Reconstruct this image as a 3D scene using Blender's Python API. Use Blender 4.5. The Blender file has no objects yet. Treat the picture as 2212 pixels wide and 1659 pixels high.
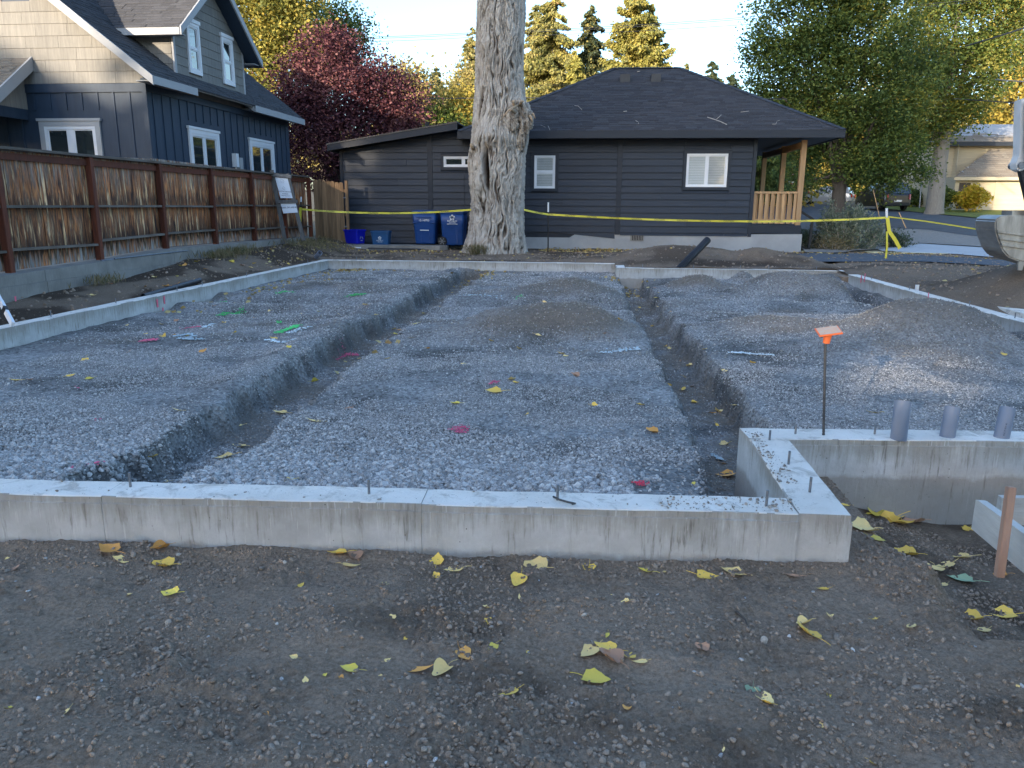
import bpy, bmesh, math, random
import numpy as np
from mathutils import Vector, Matrix
R = math.radians
rng = np.random.default_rng(7); random.seed(7)
S = bpy.context.scene; COL = S.collection
# ---------------------------------------------------------------- camera
F, CX, CY, HC = 1661., 1106., 829.5, 1.6
ROLL = R(0.3); PITCH = R(13.195); YAW = R(5.856)
FWD = np.array([-math.sin(YAW)*math.cos(PITCH), math.cos(YAW)*math.cos(PITCH), -math.sin(PITCH)])
RGT = np.array([math.cos(YAW), math.sin(YAW), 0.]); UPV = np.cross(RGT, FWD); CAMP = np.array([0, 0, HC])
cam = bpy.data.objects.new('camera', bpy.data.cameras.new('camera')); COL.objects.link(cam)
cr, sr = math.cos(ROLL), math.sin(ROLL)
r2 = RGT*cr+UPV*sr; u2 = UPV*cr-RGT*sr
cam.matrix_world = Matrix(((r2[0], u2[0], -FWD[0], 0), (r2[1], u2[1], -FWD[1], 0), (r2[2], u2[2], -FWD[2], HC), (0, 0, 0, 1)))
cam.data.sensor_width = 36; cam.data.lens = F/2212*36; cam.data.clip_start = .05; cam.data.clip_end = 3000
S.camera = cam
# ---------------------------------------------------------------- sky, sun, exposure
SUN_EL, SUN_AZ = R(12), R(205)
world = bpy.data.worlds.new('World'); S.world = world; world.use_nodes = True
wn = world.node_tree; sky = wn.nodes.new('ShaderNodeTexSky'); sky.sky_type = 'NISHITA'; sky.sun_disc = False
sky.sun_elevation = SUN_EL; sky.sun_rotation = SUN_AZ; sky.air_density = 1.0; sky.dust_density = 1.8; sky.ozone_density = 2.9
wn.links.new(sky.outputs[0], wn.nodes['Background'].inputs[0]); wn.nodes['Background'].inputs[1].default_value = .15
sl = bpy.data.lights.new('sun', 'SUN'); sl.energy = 2.6; sl.angle = R(.5); sl.color = (1, .84, .64)
so = bpy.data.objects.new('sun', sl); COL.objects.link(so)
TOSUN = Vector((math.sin(SUN_AZ)*math.cos(SUN_EL), math.cos(SUN_AZ)*math.cos(SUN_EL), math.sin(SUN_EL)))
so.rotation_euler = TOSUN.to_track_quat('Z', 'Y').to_euler(); so.location = (-10, -20, 30)
S.view_settings.view_transform = 'Standard'; S.view_settings.look = 'None'; S.view_settings.gamma = 1
S.view_settings.use_curve_mapping = False; S.view_settings.exposure = 2.08
S.render.engine = 'CYCLES'; S.cycles.max_bounces = 6; S.cycles.transparent_max_bounces = 8
# pixels of the photograph (2212 wide) turned into points on real planes
def ray(px, py):
    x, y = px-CX, py-CY; x, y = cr*x+sr*y, -sr*x+cr*y
    return FWD*F+RGT*x-UPV*y
def atz(px, py, z): d = ray(px, py); return CAMP+d*((z-HC)/d[2])
def aty(px, py, y): d = ray(px, py); return CAMP+d*(y/d[1])
def atx(px, py, x): d = ray(px, py); return CAMP+d*(x/d[0])
# ---------------------------------------------------------------- noise
_perm = np.random.default_rng(3).permutation(4096)
def _g(ix, iy, s):
    h = _perm[(_perm[(ix+s*131) & 4095]+iy) & 4095]*(2*math.pi/4096); return np.cos(h), np.sin(h)
def pn(x, y, s=0):
    x = np.asarray(x, float); y = np.asarray(y, float)
    ix = np.floor(x).astype(int); iy = np.floor(y).astype(int); fx = x-ix; fy = y-iy
    u = fx*fx*fx*(fx*(fx*6-15)+10); v = fy*fy*fy*(fy*(fy*6-15)+10); o = []
    for dx in (0, 1):
        for dy in (0, 1):
            gx, gy = _g(ix+dx, iy+dy, s); o.append(gx*(fx-dx)+gy*(fy-dy))
    return ((o[0]*(1-u)+o[2]*u)*(1-v)+(o[1]*(1-u)+o[3]*u)*v)*1.5
def fbm(x, y, s=0, o=4, g=.5):
    t = 0; a = 1; f = 1
    for i in range(o): t = t+a*pn(x*f, y*f, s+i*7); a *= g; f *= 2.03
    return t
def sst(a, b, x): t = np.clip((x-a)/(b-a), 0, 1); return t*t*(3-2*t)
# ---------------------------------------------------------------- tagging
def tag(o, label=None, cat=None, group=None, kind=None):
    if label: o['label'] = label
    if cat: o['category'] = cat
    if group: o['group'] = group
    if kind: o['kind'] = kind
    return o
def thing(name, label, cat, loc=(0, 0, 0), group=None, rz=0):
    o = bpy.data.objects.new(name, None); COL.objects.link(o); o.location = loc; o.rotation_euler[2] = rz; o.empty_display_size = .1
    return tag(o, label, cat, group)
def link(name, me, parent=None, local=False):
    o = bpy.data.objects.new(name, me); COL.objects.link(o)
    if parent:
        o.parent = parent
        if not local:
            Mx = (Matrix.Translation(parent.location) @ parent.rotation_euler.to_matrix().to_4x4()) if parent.parent is None else Matrix.Identity(4)
            o.matrix_parent_inverse = Mx.inverted()
    return o
def mesh(name, vs, fs, mat=None, smooth=False):
    me = bpy.data.meshes.new(name); me.from_pydata([tuple(map(float, v)) for v in vs], [], fs); me.update()
    if mat: me.materials.append(mat)
    if smooth: me.polygons.foreach_set('use_smooth', [True]*len(me.polygons))
    return me
def npmesh(name, V, Q, mat=None, smooth=False, fattr=None, vattr=None):
    """V (n,3); Q (m,k) with constant k"""
    V = np.asarray(V, np.float32); Q = np.asarray(Q, np.int32); k = Q.shape[1]
    me = bpy.data.meshes.new(name); me.vertices.add(len(V)); me.vertices.foreach_set('co', V.ravel())
    me.loops.add(Q.size); me.loops.foreach_set('vertex_index', Q.ravel())
    me.polygons.add(len(Q)); me.polygons.foreach_set('loop_start', np.arange(len(Q), dtype=np.int32)*k)
    try: me.polygons.foreach_set('loop_total', np.full(len(Q), k, np.int32))
    except Exception: pass
    if smooth: me.polygons.foreach_set('use_smooth', np.ones(len(Q), bool))
    me.update(calc_edges=True); me.validate()
    for nm, a in (fattr or {}).items():
        t = me.attributes.new(nm, 'FLOAT', 'FACE'); t.data.foreach_set('value', np.asarray(a, np.float32))
    for nm, a in (vattr or {}).items():
        t = me.attributes.new(nm, 'FLOAT', 'POINT'); t.data.foreach_set('value', np.asarray(a, np.float32))
    if mat: me.materials.append(mat)
    return me
class MB:
    def __init__(s): s.v = []; s.f = []
    def add(s, vs, fs): n = len(s.v); s.v += [tuple(map(float, v)) for v in vs]; s.f += [tuple(i+n for i in f) for f in fs]; return s
    def box(s, x0, y0, z0, x1, y1, z1, M=None):
        vs = [Vector((x, y, z)) for z in (z0, z1) for y in (y0, y1) for x in (x0, x1)]
        if M: vs = [M @ v for v in vs]
        return s.add(vs, [(0, 2, 3, 1), (4, 5, 7, 6), (0, 1, 5, 4), (2, 6, 7, 3), (0, 4, 6, 2), (1, 3, 7, 5)])
    def beam(s, a, b, w, h, up=(0, 0, 1)):
        a = Vector(a); b = Vector(b); d = (b-a).normalized(); sd = d.cross(Vector(up)).normalized(); u = sd.cross(d)
        vs = [p+sd*(i*w/2)+u*(j*h/2) for p in (a, b) for j in (-1, 1) for i in (-1, 1)]
        return s.add(vs, [(0, 1, 3, 2), (4, 6, 7, 5), (0, 4, 5, 1), (2, 3, 7, 6), (0, 2, 6, 4), (1, 5, 7, 3)])
    def tube(s, pts, r, n=8, caps=True):
        pts = [Vector(p) for p in pts]; m = len(pts); rr = r if isinstance(r, (list, tuple)) else [r]*m; vs = []; fs = []
        for i, p in enumerate(pts):
            d = (pts[min(i+1, m-1)]-pts[max(i-1, 0)]).normalized()
            a = d.cross(Vector((0, 0, 1)) if abs(d.z) < .9 else Vector((1, 0, 0))).normalized(); b = d.cross(a)
            vs += [p+(a*math.cos(2*math.pi*k/n)+b*math.sin(2*math.pi*k/n))*rr[i] for k in range(n)]
        for i in range(m-1):
            for k in range(n): fs.append((i*n+k, i*n+(k+1) % n, (i+1)*n+(k+1) % n, (i+1)*n+k))
        if caps: fs += [tuple(range(n)), tuple((m-1)*n+k for k in range(n))[::-1]]
        return s.add(vs, fs)
    def prism(s, poly, ext):
        """poly: list of 3D pts, ext: vector"""
        n = len(poly); e = Vector(ext); vs = [Vector(p) for p in poly]+[Vector(p)+e for p in poly]
        fs = [tuple(range(n))[::-1], tuple(range(n, 2*n))]+[(i, (i+1) % n, n+(i+1) % n, n+i) for i in range(n)]
        return s.add(vs, fs)
    def obj(s, name, mat, parent=None, smooth=False, bevel=0):
        me = mesh(name, s.v, s.f, mat, smooth)
        bm = bmesh.new(); bm.from_mesh(me); bmesh.ops.recalc_face_normals(bm, faces=bm.faces)
        if bevel: bmesh.ops.bevel(bm, geom=list(bm.edges), offset=bevel, segments=2, affect='EDGES', clamp_overlap=True)
        bm.to_mesh(me); bm.free()
        if smooth: me.polygons.foreach_set('use_smooth', [True]*len(me.polygons))
        return link(name, me, parent)
# ---------------------------------------------------------------- materials
def nm(name):
    m = bpy.data.materials.new(name); m.use_nodes = True; nt = m.node_tree; b = nt.nodes['Principled BSDF']
    return m, nt, b
def nd(nt, t, **k):
    n = nt.nodes.new(t)
    for a, v in k.items():
        if a.startswith('i_'): n.inputs[a[2:].replace('_', ' ')].default_value = v
        else: setattr(n, a, v)
    return n
def ramp(nt, fac, stops):
    r = nt.nodes.new('ShaderNodeValToRGB'); e = r.color_ramp.elements
    while len(e) < len(stops): e.new(.5)
    for i, (p, c) in enumerate(stops): e[i].position = p; e[i].color = (*c, 1) if len(c) == 3 else c
    nt.links.new(fac, r.inputs[0]); return r.outputs[0]
def coords(nt, scale=(1, 1, 1), kind='Object'):
    t = nt.nodes.new('ShaderNodeTexCoord'); m = nt.nodes.new('ShaderNodeMapping'); m.inputs['Scale'].default_value = scale
    nt.links.new(t.outputs[kind], m.inputs[0]); return m.outputs[0]
def noise(nt, vec, sc, det=4, rough=.55, dist=0):
    n = nd(nt, 'ShaderNodeTexNoise'); n.inputs['Scale'].default_value = sc; n.inputs['Detail'].default_value = det
    n.inputs['Roughness'].default_value = rough; n.inputs['Distortion'].default_value = dist; nt.links.new(vec, n.inputs['Vector']); return n.outputs[0]
def mixc(nt, f, a, b, mode='MIX'):
    m = nt.nodes.new('ShaderNodeMix'); m.data_type = 'RGBA'; m.blend_type = mode
    for i, v in ((0, f), (6, a), (7, b)):
        if hasattr(v, 'links') or isinstance(v, bpy.types.NodeSocket): nt.links.new(v, m.inputs[i])
        else: m.inputs[i].default_value = v if i == 0 else (*v, 1)
    return m.outputs[2]
def mth(nt, op, a, b=0):
    m = nt.nodes.new('ShaderNodeMath'); m.operation = op
    for i, v in ((0, a), (1, b)):
        if isinstance(v, bpy.types.NodeSocket): nt.links.new(v, m.inputs[i])
        else: m.inputs[i].default_value = v
    return m.outputs[0]
def bump(nt, b, h, st, dist=.02):
    n = nt.nodes.new('ShaderNodeBump'); n.inputs['Strength'].default_value = st; n.inputs['Distance'].default_value = dist
    nt.links.new(h, n.inputs['Height']); nt.links.new(n.outputs[0], b.inputs['Normal'])
def hsv(nt, col, val, fac=1):
    n = nt.nodes.new('ShaderNodeHueSaturation'); nt.links.new(col, n.inputs['Color']); nt.links.new(val, n.inputs['Value']); return n.outputs[0]
def rnd(nt, lo, hi, attr=None):
    if attr: o = nd(nt, 'ShaderNodeAttribute', attribute_name=attr).outputs['Fac']
    else: o = nt.nodes.new('ShaderNodeObjectInfo').outputs['Random']
    m = nt.nodes.new('ShaderNodeMapRange'); nt.links.new(o, m.inputs[0]); m.inputs[3].default_value = lo; m.inputs[4].default_value = hi; return m.outputs[0]
def simple(name, c1, c2=None, sc=6, stretch=(1, 1, 1), rough=.7, bmp=.2, bsc=40, var=.0, metal=0, spec=.3, attr=None, bd=.01):
    m, nt, b = nm(name); v = coords(nt, stretch); c2 = c2 or tuple(x*.8 for x in c1)
    c = ramp(nt, noise(nt, v, sc, 6, .6), [(.32, c1), (.68, c2)])
    if var: c = hsv(nt, c, rnd(nt, 1-var, 1+var, attr))
    nt.links.new(c, b.inputs['Base Color']); b.inputs['Roughness'].default_value = rough; b.inputs['Metallic'].default_value = metal
    b.inputs['Specular IOR Level'].default_value = spec
    if bmp: bump(nt, b, noise(nt, v, bsc, 5, .6), bmp, bd)
    return m
M = {}
def concrete(name, c1, c2, streak=.5, scale=1.):
    m, nt, b = nm(name); v = coords(nt)
    c = ramp(nt, noise(nt, v, 2.2*scale, 7, .62), [(.3, c1), (.7, c2)])
    sv = coords(nt, (30, 30, 2.6)); st = noise(nt, sv, 1.5, 6, .7)
    c = mixc(nt, mth(nt, 'MULTIPLY', ramp(nt, st, [(.50, (0, 0, 0)), (.66, (1, 1, 1))]), streak), c, tuple(x*.5 for x in c1))
    c = mixc(nt, mth(nt, 'MULTIPLY', ramp(nt, noise(nt, v, 1.1, 3, .6), [(.45, (1, 1, 1)), (.6, (.3, .3, .3))]), .25), c, tuple(x*.6 for x in c1))
    c = mixc(nt, mth(nt, 'MULTIPLY', ramp(nt, noise(nt, sv, 2.1, 4, .6), [(.56, (0, 0, 0)), (.70, (1, 1, 1))]), streak*.7), c, tuple(min(.6, x*1.4) for x in c2))
    sp = ramp(nt, noise(nt, v, 28, 3, .7), [(.68, (1, 1, 1)), (.78, (.55, .53, .5))])
    c = mixc(nt, 1., c, sp, 'MULTIPLY')
    vo = nd(nt, 'ShaderNodeTexVoronoi'); vo.inputs['Scale'].default_value = 26; nt.links.new(v, vo.inputs['Vector'])
    pit = ramp(nt, vo.outputs['Distance'], [(.06, (0, 0, 0)), (.1, (1, 1, 1))])
    nt.links.new(mixc(nt, mth(nt, 'MULTIPLY', mth(nt, 'SUBTRACT', 1, pit), ramp(nt, noise(nt, v, 5), [(.55, (0, 0, 0)), (.6, (1, 1, 1))])), c, (.06, .055, .05)), b.inputs['Base Color'])
    b.inputs['Roughness'].default_value = .9; bump(nt, b, noise(nt, v, 34, 8, .7), .5, .008); return m
def wall_face():
    m, nt, b = nm('stained_concrete_face'); v = coords(nt); g = nt.nodes.new('ShaderNodeSeparateXYZ'); tc = nt.nodes.new('ShaderNodeTexCoord'); nt.links.new(tc.outputs['Object'], g.inputs[0])
    sv = coords(nt, (26, 26, 2.2)); st = noise(nt, sv, 1.5, 6, .7); bl_ = noise(nt, v, 1.7, 7, .65)
    c = ramp(nt, noise(nt, v, 3.1, 8, .68), [(.3, (.36, .35, .33)), (.55, (.47, .465, .45)), (.75, (.58, .58, .57))])
    zz = mth(nt, 'ADD', g.outputs[2], mth(nt, 'ADD', mth(nt, 'MULTIPLY', mth(nt, 'SUBTRACT', st, .5), .32), mth(nt, 'MULTIPLY', mth(nt, 'SUBTRACT', bl_, .5), .42)))
    wash = ramp(nt, zz, [(.10, (0, 0, 0)), (.20, (.8, .8, .8)), (.26, (1, 1, 1))]); c = mixc(nt, mth(nt, 'MULTIPLY', wash, .8), c, (.27, .248, .21))
    c = mixc(nt, mth(nt, 'MULTIPLY', ramp(nt, st, [(.56, (0, 0, 0)), (.64, (1, 1, 1))]), ramp(nt, bl_, [(.4, (.1, .1, .1)), (.6, (.75, .75, .75))])), c, (.15, .135, .11))
    c = mixc(nt, mth(nt, 'MULTIPLY', ramp(nt, noise(nt, sv, 2.3, 5, .65), [(.60, (0, 0, 0)), (.68, (1, 1, 1))]), .5), c, (.62, .61, .58))
    foot = ramp(nt, mth(nt, 'ADD', g.outputs[2], mth(nt, 'MULTIPLY', mth(nt, 'SUBTRACT', noise(nt, v, 5, 6, .7), .5), .12)), [(-0. if 0 else .0, (1, 1, 1)), (.03, (0, 0, 0))]); c = mixc(nt, mth(nt, 'MULTIPLY', foot, .55), c, (.2, .16, .12))
    vo = nd(nt, 'ShaderNodeTexVoronoi'); vo.inputs['Scale'].default_value = 30; nt.links.new(v, vo.inputs['Vector']); pit = ramp(nt, vo.outputs['Distance'], [(.07, (1, 1, 1)), (.11, (0, 0, 0))])
    c = mixc(nt, mth(nt, 'MULTIPLY', pit, ramp(nt, noise(nt, v, 6), [(.55, (0, 0, 0)), (.62, (1, 1, 1))])), c, (.07, .06, .05))
    nt.links.new(c, b.inputs['Base Color']); b.inputs['Roughness'].default_value = .88; bump(nt, b, mth(nt, 'ADD', noise(nt, v, 34, 8, .7), mth(nt, 'MULTIPLY', st, .6)), .6, .01); return m
def wall_top():
    m, nt, b = nm('rough_troweled_top'); v = coords(nt); n1 = noise(nt, v, 7, 9, .72, .6)
    c = ramp(nt, noise(nt, v, 2.4, 6, .6), [(.3, (.66, .61, .54)), (.7, (.84, .79, .72))])
    c = mixc(nt, ramp(nt, n1, [(.52, (0, 0, 0)), (.64, (.75, .75, .75))]), c, (.40, .355, .30)); c = mixc(nt, ramp(nt, noise(nt, v, 60, 3, .7), [(.66, (0, 0, 0)), (.72, (.9, .9, .9))]), c, (.22, .19, .16))
    nt.links.new(c, b.inputs['Base Color']); b.inputs['Roughness'].default_value = .92; bump(nt, b, mth(nt, 'ADD', n1, noise(nt, v, 40, 6, .7)), .9, .014); return m
M['conc'] = wall_face(); M['conc_top'] = wall_top()
M['conc_old'] = concrete('concrete_board_formed', (.21, .195, .175), (.31, .295, .27), .25)
M['conc_blue'] = simple('parged_concrete', (.27, .275, .28), (.36, .365, .37), 1.2, rough=.85, bmp=.3, bsc=18)
# fence boards: heavily weathered, stain bands where the rails hold damp
def fence_mat():
    m, nt, b = nm('weathered_fence_boards'); v = coords(nt, (9, 9, .9))
    oi = nt.nodes.new('ShaderNodeObjectInfo')
    add = nt.nodes.new('ShaderNodeVectorMath'); add.operation = 'ADD'; nt.links.new(v, add.inputs[0])
    cmb = nt.nodes.new('ShaderNodeCombineXYZ'); nt.links.new(mth(nt, 'MULTIPLY', oi.outputs['Random'], 60), cmb.inputs[2]); nt.links.new(cmb.outputs[0], add.inputs[1])
    v = add.outputs[0]
    n1 = noise(nt, v, 1.3, 5, .62, .4); n2 = noise(nt, v, 4.5, 4, .6)
    c = ramp(nt, n1, [(.30, (.014, .009, .006)), (.41, (.17, .055, .018)), (.48, (.38, .14, .042)), (.55, (.15, .075, .045)), (.61, (.62, .38, .18)), (.70, (.30, .245, .19))])
    c = mixc(nt, mth(nt, 'MULTIPLY', ramp(nt, n2, [(.4, (1, 1, 1)), (.55, (0, 0, 0))]), .65), c, (.018, .012, .010))
    g = nt.nodes.new('ShaderNodeSeparateXYZ'); tc = nt.nodes.new('ShaderNodeTexCoord'); nt.links.new(tc.outputs['Object'], g.inputs[0])
    zz = mth(nt, 'ADD', g.outputs[2], mth(nt, 'MULTIPLY', mth(nt, 'SUBTRACT', n1, .5), 1.0))
    # local z 0..1.75: bare bottom, dark above it, dark at rails, grey upper
    band = ramp(nt, mth(nt, 'DIVIDE', zz, 1.75), [(.0, (1, 1, 1)), (.07, (.9, .9, .9)), (.13, (.12, .12, .12)), (.20, (.35, .35, .35)), (.38, (1, 1, 1)), (.52, (.32, .32, .32)), (.62, (1, 1, 1)), (.9, (.85, .85, .85)), (1, (.5, .5, .5))])
    c = mixc(nt, 1., c, band, 'MULTIPLY')
    gr = ramp(nt, mth(nt, 'DIVIDE', zz, 1.75), [(.02, (1, 1, 1)), (.11, (0, 0, 0)), (.66, (0, 0, 0)), (.95, (.75, .75, .75))])
    c = mixc(nt, mth(nt, 'MULTIPLY', gr, ramp(nt, noise(nt, v, 2.2, 4), [(.42, (0, 0, 0)), (.55, (1, 1, 1))])), c, (.17, .165, .155))
    c = hsv(nt, c, mth(nt, 'ADD', mth(nt, 'MULTIPLY', oi.outputs['Random'], .8), 1.15))
    nt.links.new(c, b.inputs['Base Color']); b.inputs['Roughness'].default_value = .75; bump(nt, b, noise(nt, v, 7, 5, .7), .5, .01); return m
M['fence'] = fence_mat()
M['post'] = simple('red_brown_stained_post', (.15, .042, .02), (.08, .026, .016), 3, (8, 8, 1), .7, .4, 12, .25)
M['rail'] = simple('weathered_rail', (.09, .065, .05), (.16, .14, .12), 2, (1.5, 1.2, 8), .8, .5, 12, .3)
M['cedar'] = simple('new_cedar_boards', (.46, .29, .15), (.36, .22, .115), 2.2, (9, 9, .8), .7, .35, 12, .16)
M['gate'] = simple('brown_fence_boards', (.235, .145, .078), (.13, .078, .042), 2.2, (9, 9, .7), .75, .4, 12, .25)
M['grey_wood'] = simple('silvered_wood', (.16, .155, .15), (.10, .095, .09), 2, (7, 7, 1), .85, .5, 14, .2)
M['form'] = simple('whitewashed_form_board', (.55, .53, .49), (.38, .36, .33), 1.6, (1, 1, 9), .8, .5, 12, .08)
M['stake'] = simple('fresh_wood_stake', (.40, .25, .18), (.31, .185, .13), 2, (9, 9, 1), .7, .3, 12)
M['navy'] = simple('navy_board_and_batten', (.030, .050, .082), (.022, .039, .066), 2, (6, 6, .8), .55, .25, 14, .06)
M['shingle_wall'] = simple('grey_shingle_siding', (.225, .215, .195), (.165, .158, .145), 2.4, (9, 9, .55), .75, .7, 9, .07)
M['trim_grey'] = simple('grey_trim_paint', (.36, .365, .37), (.33, .335, .345), 3, rough=.6, bmp=.1)
M['white'] = simple('white_window_trim', (.72, .73, .75), (.66, .67, .69), 3, rough=.45, bmp=.05)
M['dark_siding'] = simple('charcoal_siding', (.023, .031, .047), (.016, .022, .034), 2.2, (.8, .8, 9), .5, .35, 9, .12)
M['dark_trim'] = simple('charcoal_trim', (.022, .028, .040), (.017, .022, .032), 2.2, (.8, .8, 6), .5, .2, 9, .06)
def shing(name, c1, c2, c3):
    m, nt, b = nm(name); v = coords(nt); a = nd(nt, 'ShaderNodeAttribute', attribute_name='rnd').outputs['Fac']
    c = ramp(nt, a, [(0, c1), (.5, c2), (1, c3)]); c = mixc(nt, .55, c, ramp(nt, noise(nt, v, 120, 2), [(.4, tuple(x*.6 for x in c1)), (.6, c3)]))
    nt.links.new(c, b.inputs['Base Color']); b.inputs['Roughness'].default_value = .9; bump(nt, b, noise(nt, v, 160, 2), .4, .004); return m
M['roof_dark'] = shing('charcoal_asphalt_shingles', (.016, .017, .022), (.036, .038, .048), (.062, .066, .080))
M['roof_grey'] = shing('slate_asphalt_shingles', (.035, .036, .042), (.050, .052, .060), (.072, .074, .084))
M['roof_tan'] = shing('weathered_brown_shingles', (.13, .11, .09), (.17, .15, .13), (.22, .2, .17))
def glassy(name, col, rough=.04):
    m, nt, b = nm(name); b.inputs['Base Color'].default_value = (*col, 1); b.inputs['Roughness'].default_value = rough; b.inputs['Specular IOR Level'].default_value = .8
    b.inputs['Coat Weight'].default_value = .6; b.inputs['Coat Roughness'].default_value = .02; return m
M['glass'] = glassy('dark_window_glass', (.02, .028, .03))
def clear():
    m = bpy.data.materials.new('clear_window_glass'); m.use_nodes = True; nt = m.node_tree; nt.nodes.remove(nt.nodes['Principled BSDF'])
    t = nt.nodes.new('ShaderNodeBsdfTransparent'); t.inputs[0].default_value = (.82, .86, .85, 1); g = nt.nodes.new('ShaderNodeBsdfGlossy'); g.inputs['Roughness'].default_value = .03
    f = nt.nodes.new('ShaderNodeFresnel'); f.inputs[0].default_value = 1.9; mx = nt.nodes.new('ShaderNodeMixShader')
    nt.links.new(f.outputs[0], mx.inputs[0]); nt.links.new(t.outputs[0], mx.inputs[1]); nt.links.new(g.outputs[0], mx.inputs[2]); nt.links.new(mx.outputs[0], nt.nodes['Material Output'].inputs[0]); return m
M['clear'] = clear()
M['blind'] = simple('white_blind', (.62, .63, .63), (.56, .57, .57), 3, rough=.6, bmp=0)
M['blue_bin'] = simple('blue_cart_plastic', (.010, .055, .21), (.008, .045, .17), 3, rough=.42, bmp=.1, spec=.4)
M['blue_tub'] = simple('royal_blue_plastic', (.006, .012, .42), (.005, .010, .34), 3, rough=.35, bmp=.05, spec=.5)
M['teal_tub'] = simple('steel_blue_plastic', (.014, .085, .22), (.012, .07, .18), 3, rough=.4, bmp=.05, spec=.5)
M['black'] = simple('black_plastic', (.012, .013, .015), (.02, .021, .023), 8, rough=.5, bmp=.1)
M['print'] = simple('white_print', (.75, .77, .8), (.7, .72, .75), 8, rough=.6, bmp=0)
M['ink'] = simple('dark_print', (.03, .035, .05), (.04, .04, .06), 8, rough=.6, bmp=0)
M['pale_ink'] = simple('pale_grey_print', (.35, .38, .42), (.4, .43, .46), 8, rough=.6, bmp=0)
M['signface'] = simple('white_sign_panel', (.68, .72, .78), (.64, .69, .75), 2, rough=.4, bmp=0)
M['tape'] = simple('yellow_caution_tape', (.66, .58, .07), (.58, .52, .06), 4, rough=.4, bmp=.3, bsc=20)
M['steel'] = simple('galvanised_steel', (.22, .24, .26), (.15, .16, .18), 20, rough=.5, metal=.6, bmp=.2)
M['rebar'] = simple('blackened_rebar', (.05, .055, .065), (.09, .085, .08), 30, rough=.55, metal=.4, bmp=.2)
M['pvc'] = simple('grey_pvc_pipe', (.19, .22, .285), (.17, .20, .26), 5, rough=.4, bmp=.06, spec=.4)
M['orange'] = simple('orange_safety_cap', (.80, .17, .05), (.70, .15, .05), 10, rough=.5, bmp=.1)
M['capdirt'] = simple('dusty_orange_cap_top', (.55, .34, .24), (.45, .40, .33), 30, rough=.8, bmp=.3)
M['abs'] = simple('black_abs_pipe', (.018, .02, .026), (.03, .032, .038), 5, rough=.4, bmp=.1, spec=.4)
M['white_pole'] = simple('white_plastic', (.7, .72, .75), (.65, .67, .7), 5, rough=.5, bmp=.05)
M['bucket'] = simple('worn_bucket_steel', (.22, .21, .20), (.40, .385, .365), 2, (6, 1, 1), .38, .2, 9, metal=.7)
M['bobwhite'] = simple('white_machine_paint', (.62, .63, .64), (.5, .5, .5), 3, rough=.4, bmp=.1)
M['twig'] = simple('bare_twig', (.30, .27, .23), (.42, .38, .33), 20, rough=.8, bmp=.1)
M['wire'] = simple('dark_cable', (.03, .035, .045), (.03, .035, .045), 5, rough=.6, bmp=0)
M['copper'] = simple('aged_brass', (.3, .18, .1), None, 9, rough=.5, bmp=0)
def leafmat(name, stops, nsc=.6, trans=.35, contrast=True):
    m = bpy.data.materials.new(name); m.use_nodes = True; nt = m.node_tree; b = nt.nodes['Principled BSDF']
    a = nd(nt, 'ShaderNodeAttribute', attribute_name='rnd').outputs['Fac']; v = coords(nt)
    f = mth(nt, 'ADD', mth(nt, 'MULTIPLY', a, .55), mth(nt, 'SUBTRACT', mth(nt, 'MULTIPLY', noise(nt, v, nsc, 3, .6), .9), .22))
    c = ramp(nt, f, stops); nt.links.new(c, b.inputs['Base Color']); b.inputs['Roughness'].default_value = .6; b.inputs['Specular IOR Level'].default_value = .25
    t = nt.nodes.new('ShaderNodeBsdfTranslucent'); nt.links.new(c, t.inputs[0]); mx = nt.nodes.new('ShaderNodeMixShader'); mx.inputs[0].default_value = trans
    nt.links.new(b.outputs[0], mx.inputs[1]); nt.links.new(t.outputs[0], mx.inputs[2]); nt.links.new(mx.outputs[0], nt.nodes['Material Output'].inputs[0]); return m
M['maple'] = leafmat('green_olive_foliage', [(.1, (.035, .065, .022)), (.42, (.085, .13, .032)), (.7, (.14, .17, .036)), (.97, (.36, .29, .04))], .35)
M['maple2'] = leafmat('dark_green_foliage', [(.1, (.03, .06, .026)), (.5, (.07, .115, .035)), (.9, (.14, .17, .04))], .35)
M['gold'] = leafmat('golden_foliage', [(.1, (.18, .17, .04)), (.5, (.38, .30, .06)), (.9, (.54, .39, .09))], .5)
M['yellowgreen'] = leafmat('yellow_green_foliage', [(.1, (.09, .11, .03)), (.5, (.22, .215, .05)), (.9, (.40, .34, .08))], .5)
M['plum'] = leafmat('purple_plum_foliage', [(.1, (.020, .007, .014)), (.42, (.055, .018, .03)), (.70, (.20, .075, .078)), (.95, (.46, .25, .21))], .5, .3)
M['spruce'] = leafmat('ochre_spruce_foliage', [(.1, (.09, .11, .045)), (.5, (.20, .195, .07)), (.85, (.34, .28, .09)), (.98, (.40, .22, .12))], .5, .2)
M['conifer_gold'] = leafmat('gold_green_conifer', [(.1, (.11, .13, .035)), (.5, (.26, .245, .06)), (.92, (.44, .36, .09))], .5, .2)
M['conifer_dark'] = leafmat('dark_conifer', [(.1, (.015, .03, .018)), (.5, (.04, .06, .03)), (.9, (.09, .09, .03))], .5, .2)
M['farleaf'] = leafmat('distant_autumn_foliage', [(.1, (.12, .13, .05)), (.5, (.26, .23, .08)), (.9, (.44, .32, .12))], .2, .3)
M['sage'] = leafmat('grey_green_sage_foliage', [(.1, (.10, .13, .09)), (.6, (.19, .22, .15)), (.95, (.36, .36, .27))], 2, .3)
M['bushy'] = leafmat('yellow_shrub_foliage', [(.1, (.22, .20, .02)), (.5, (.42, .34, .03)), (.9, (.5, .28, .05))], 2, .35)
M['evergreen'] = leafmat('low_evergreen_foliage', [(.1, (.02, .035, .02)), (.6, (.045, .07, .04)), (.95, (.10, .12, .04))], 2, .2)
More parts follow.
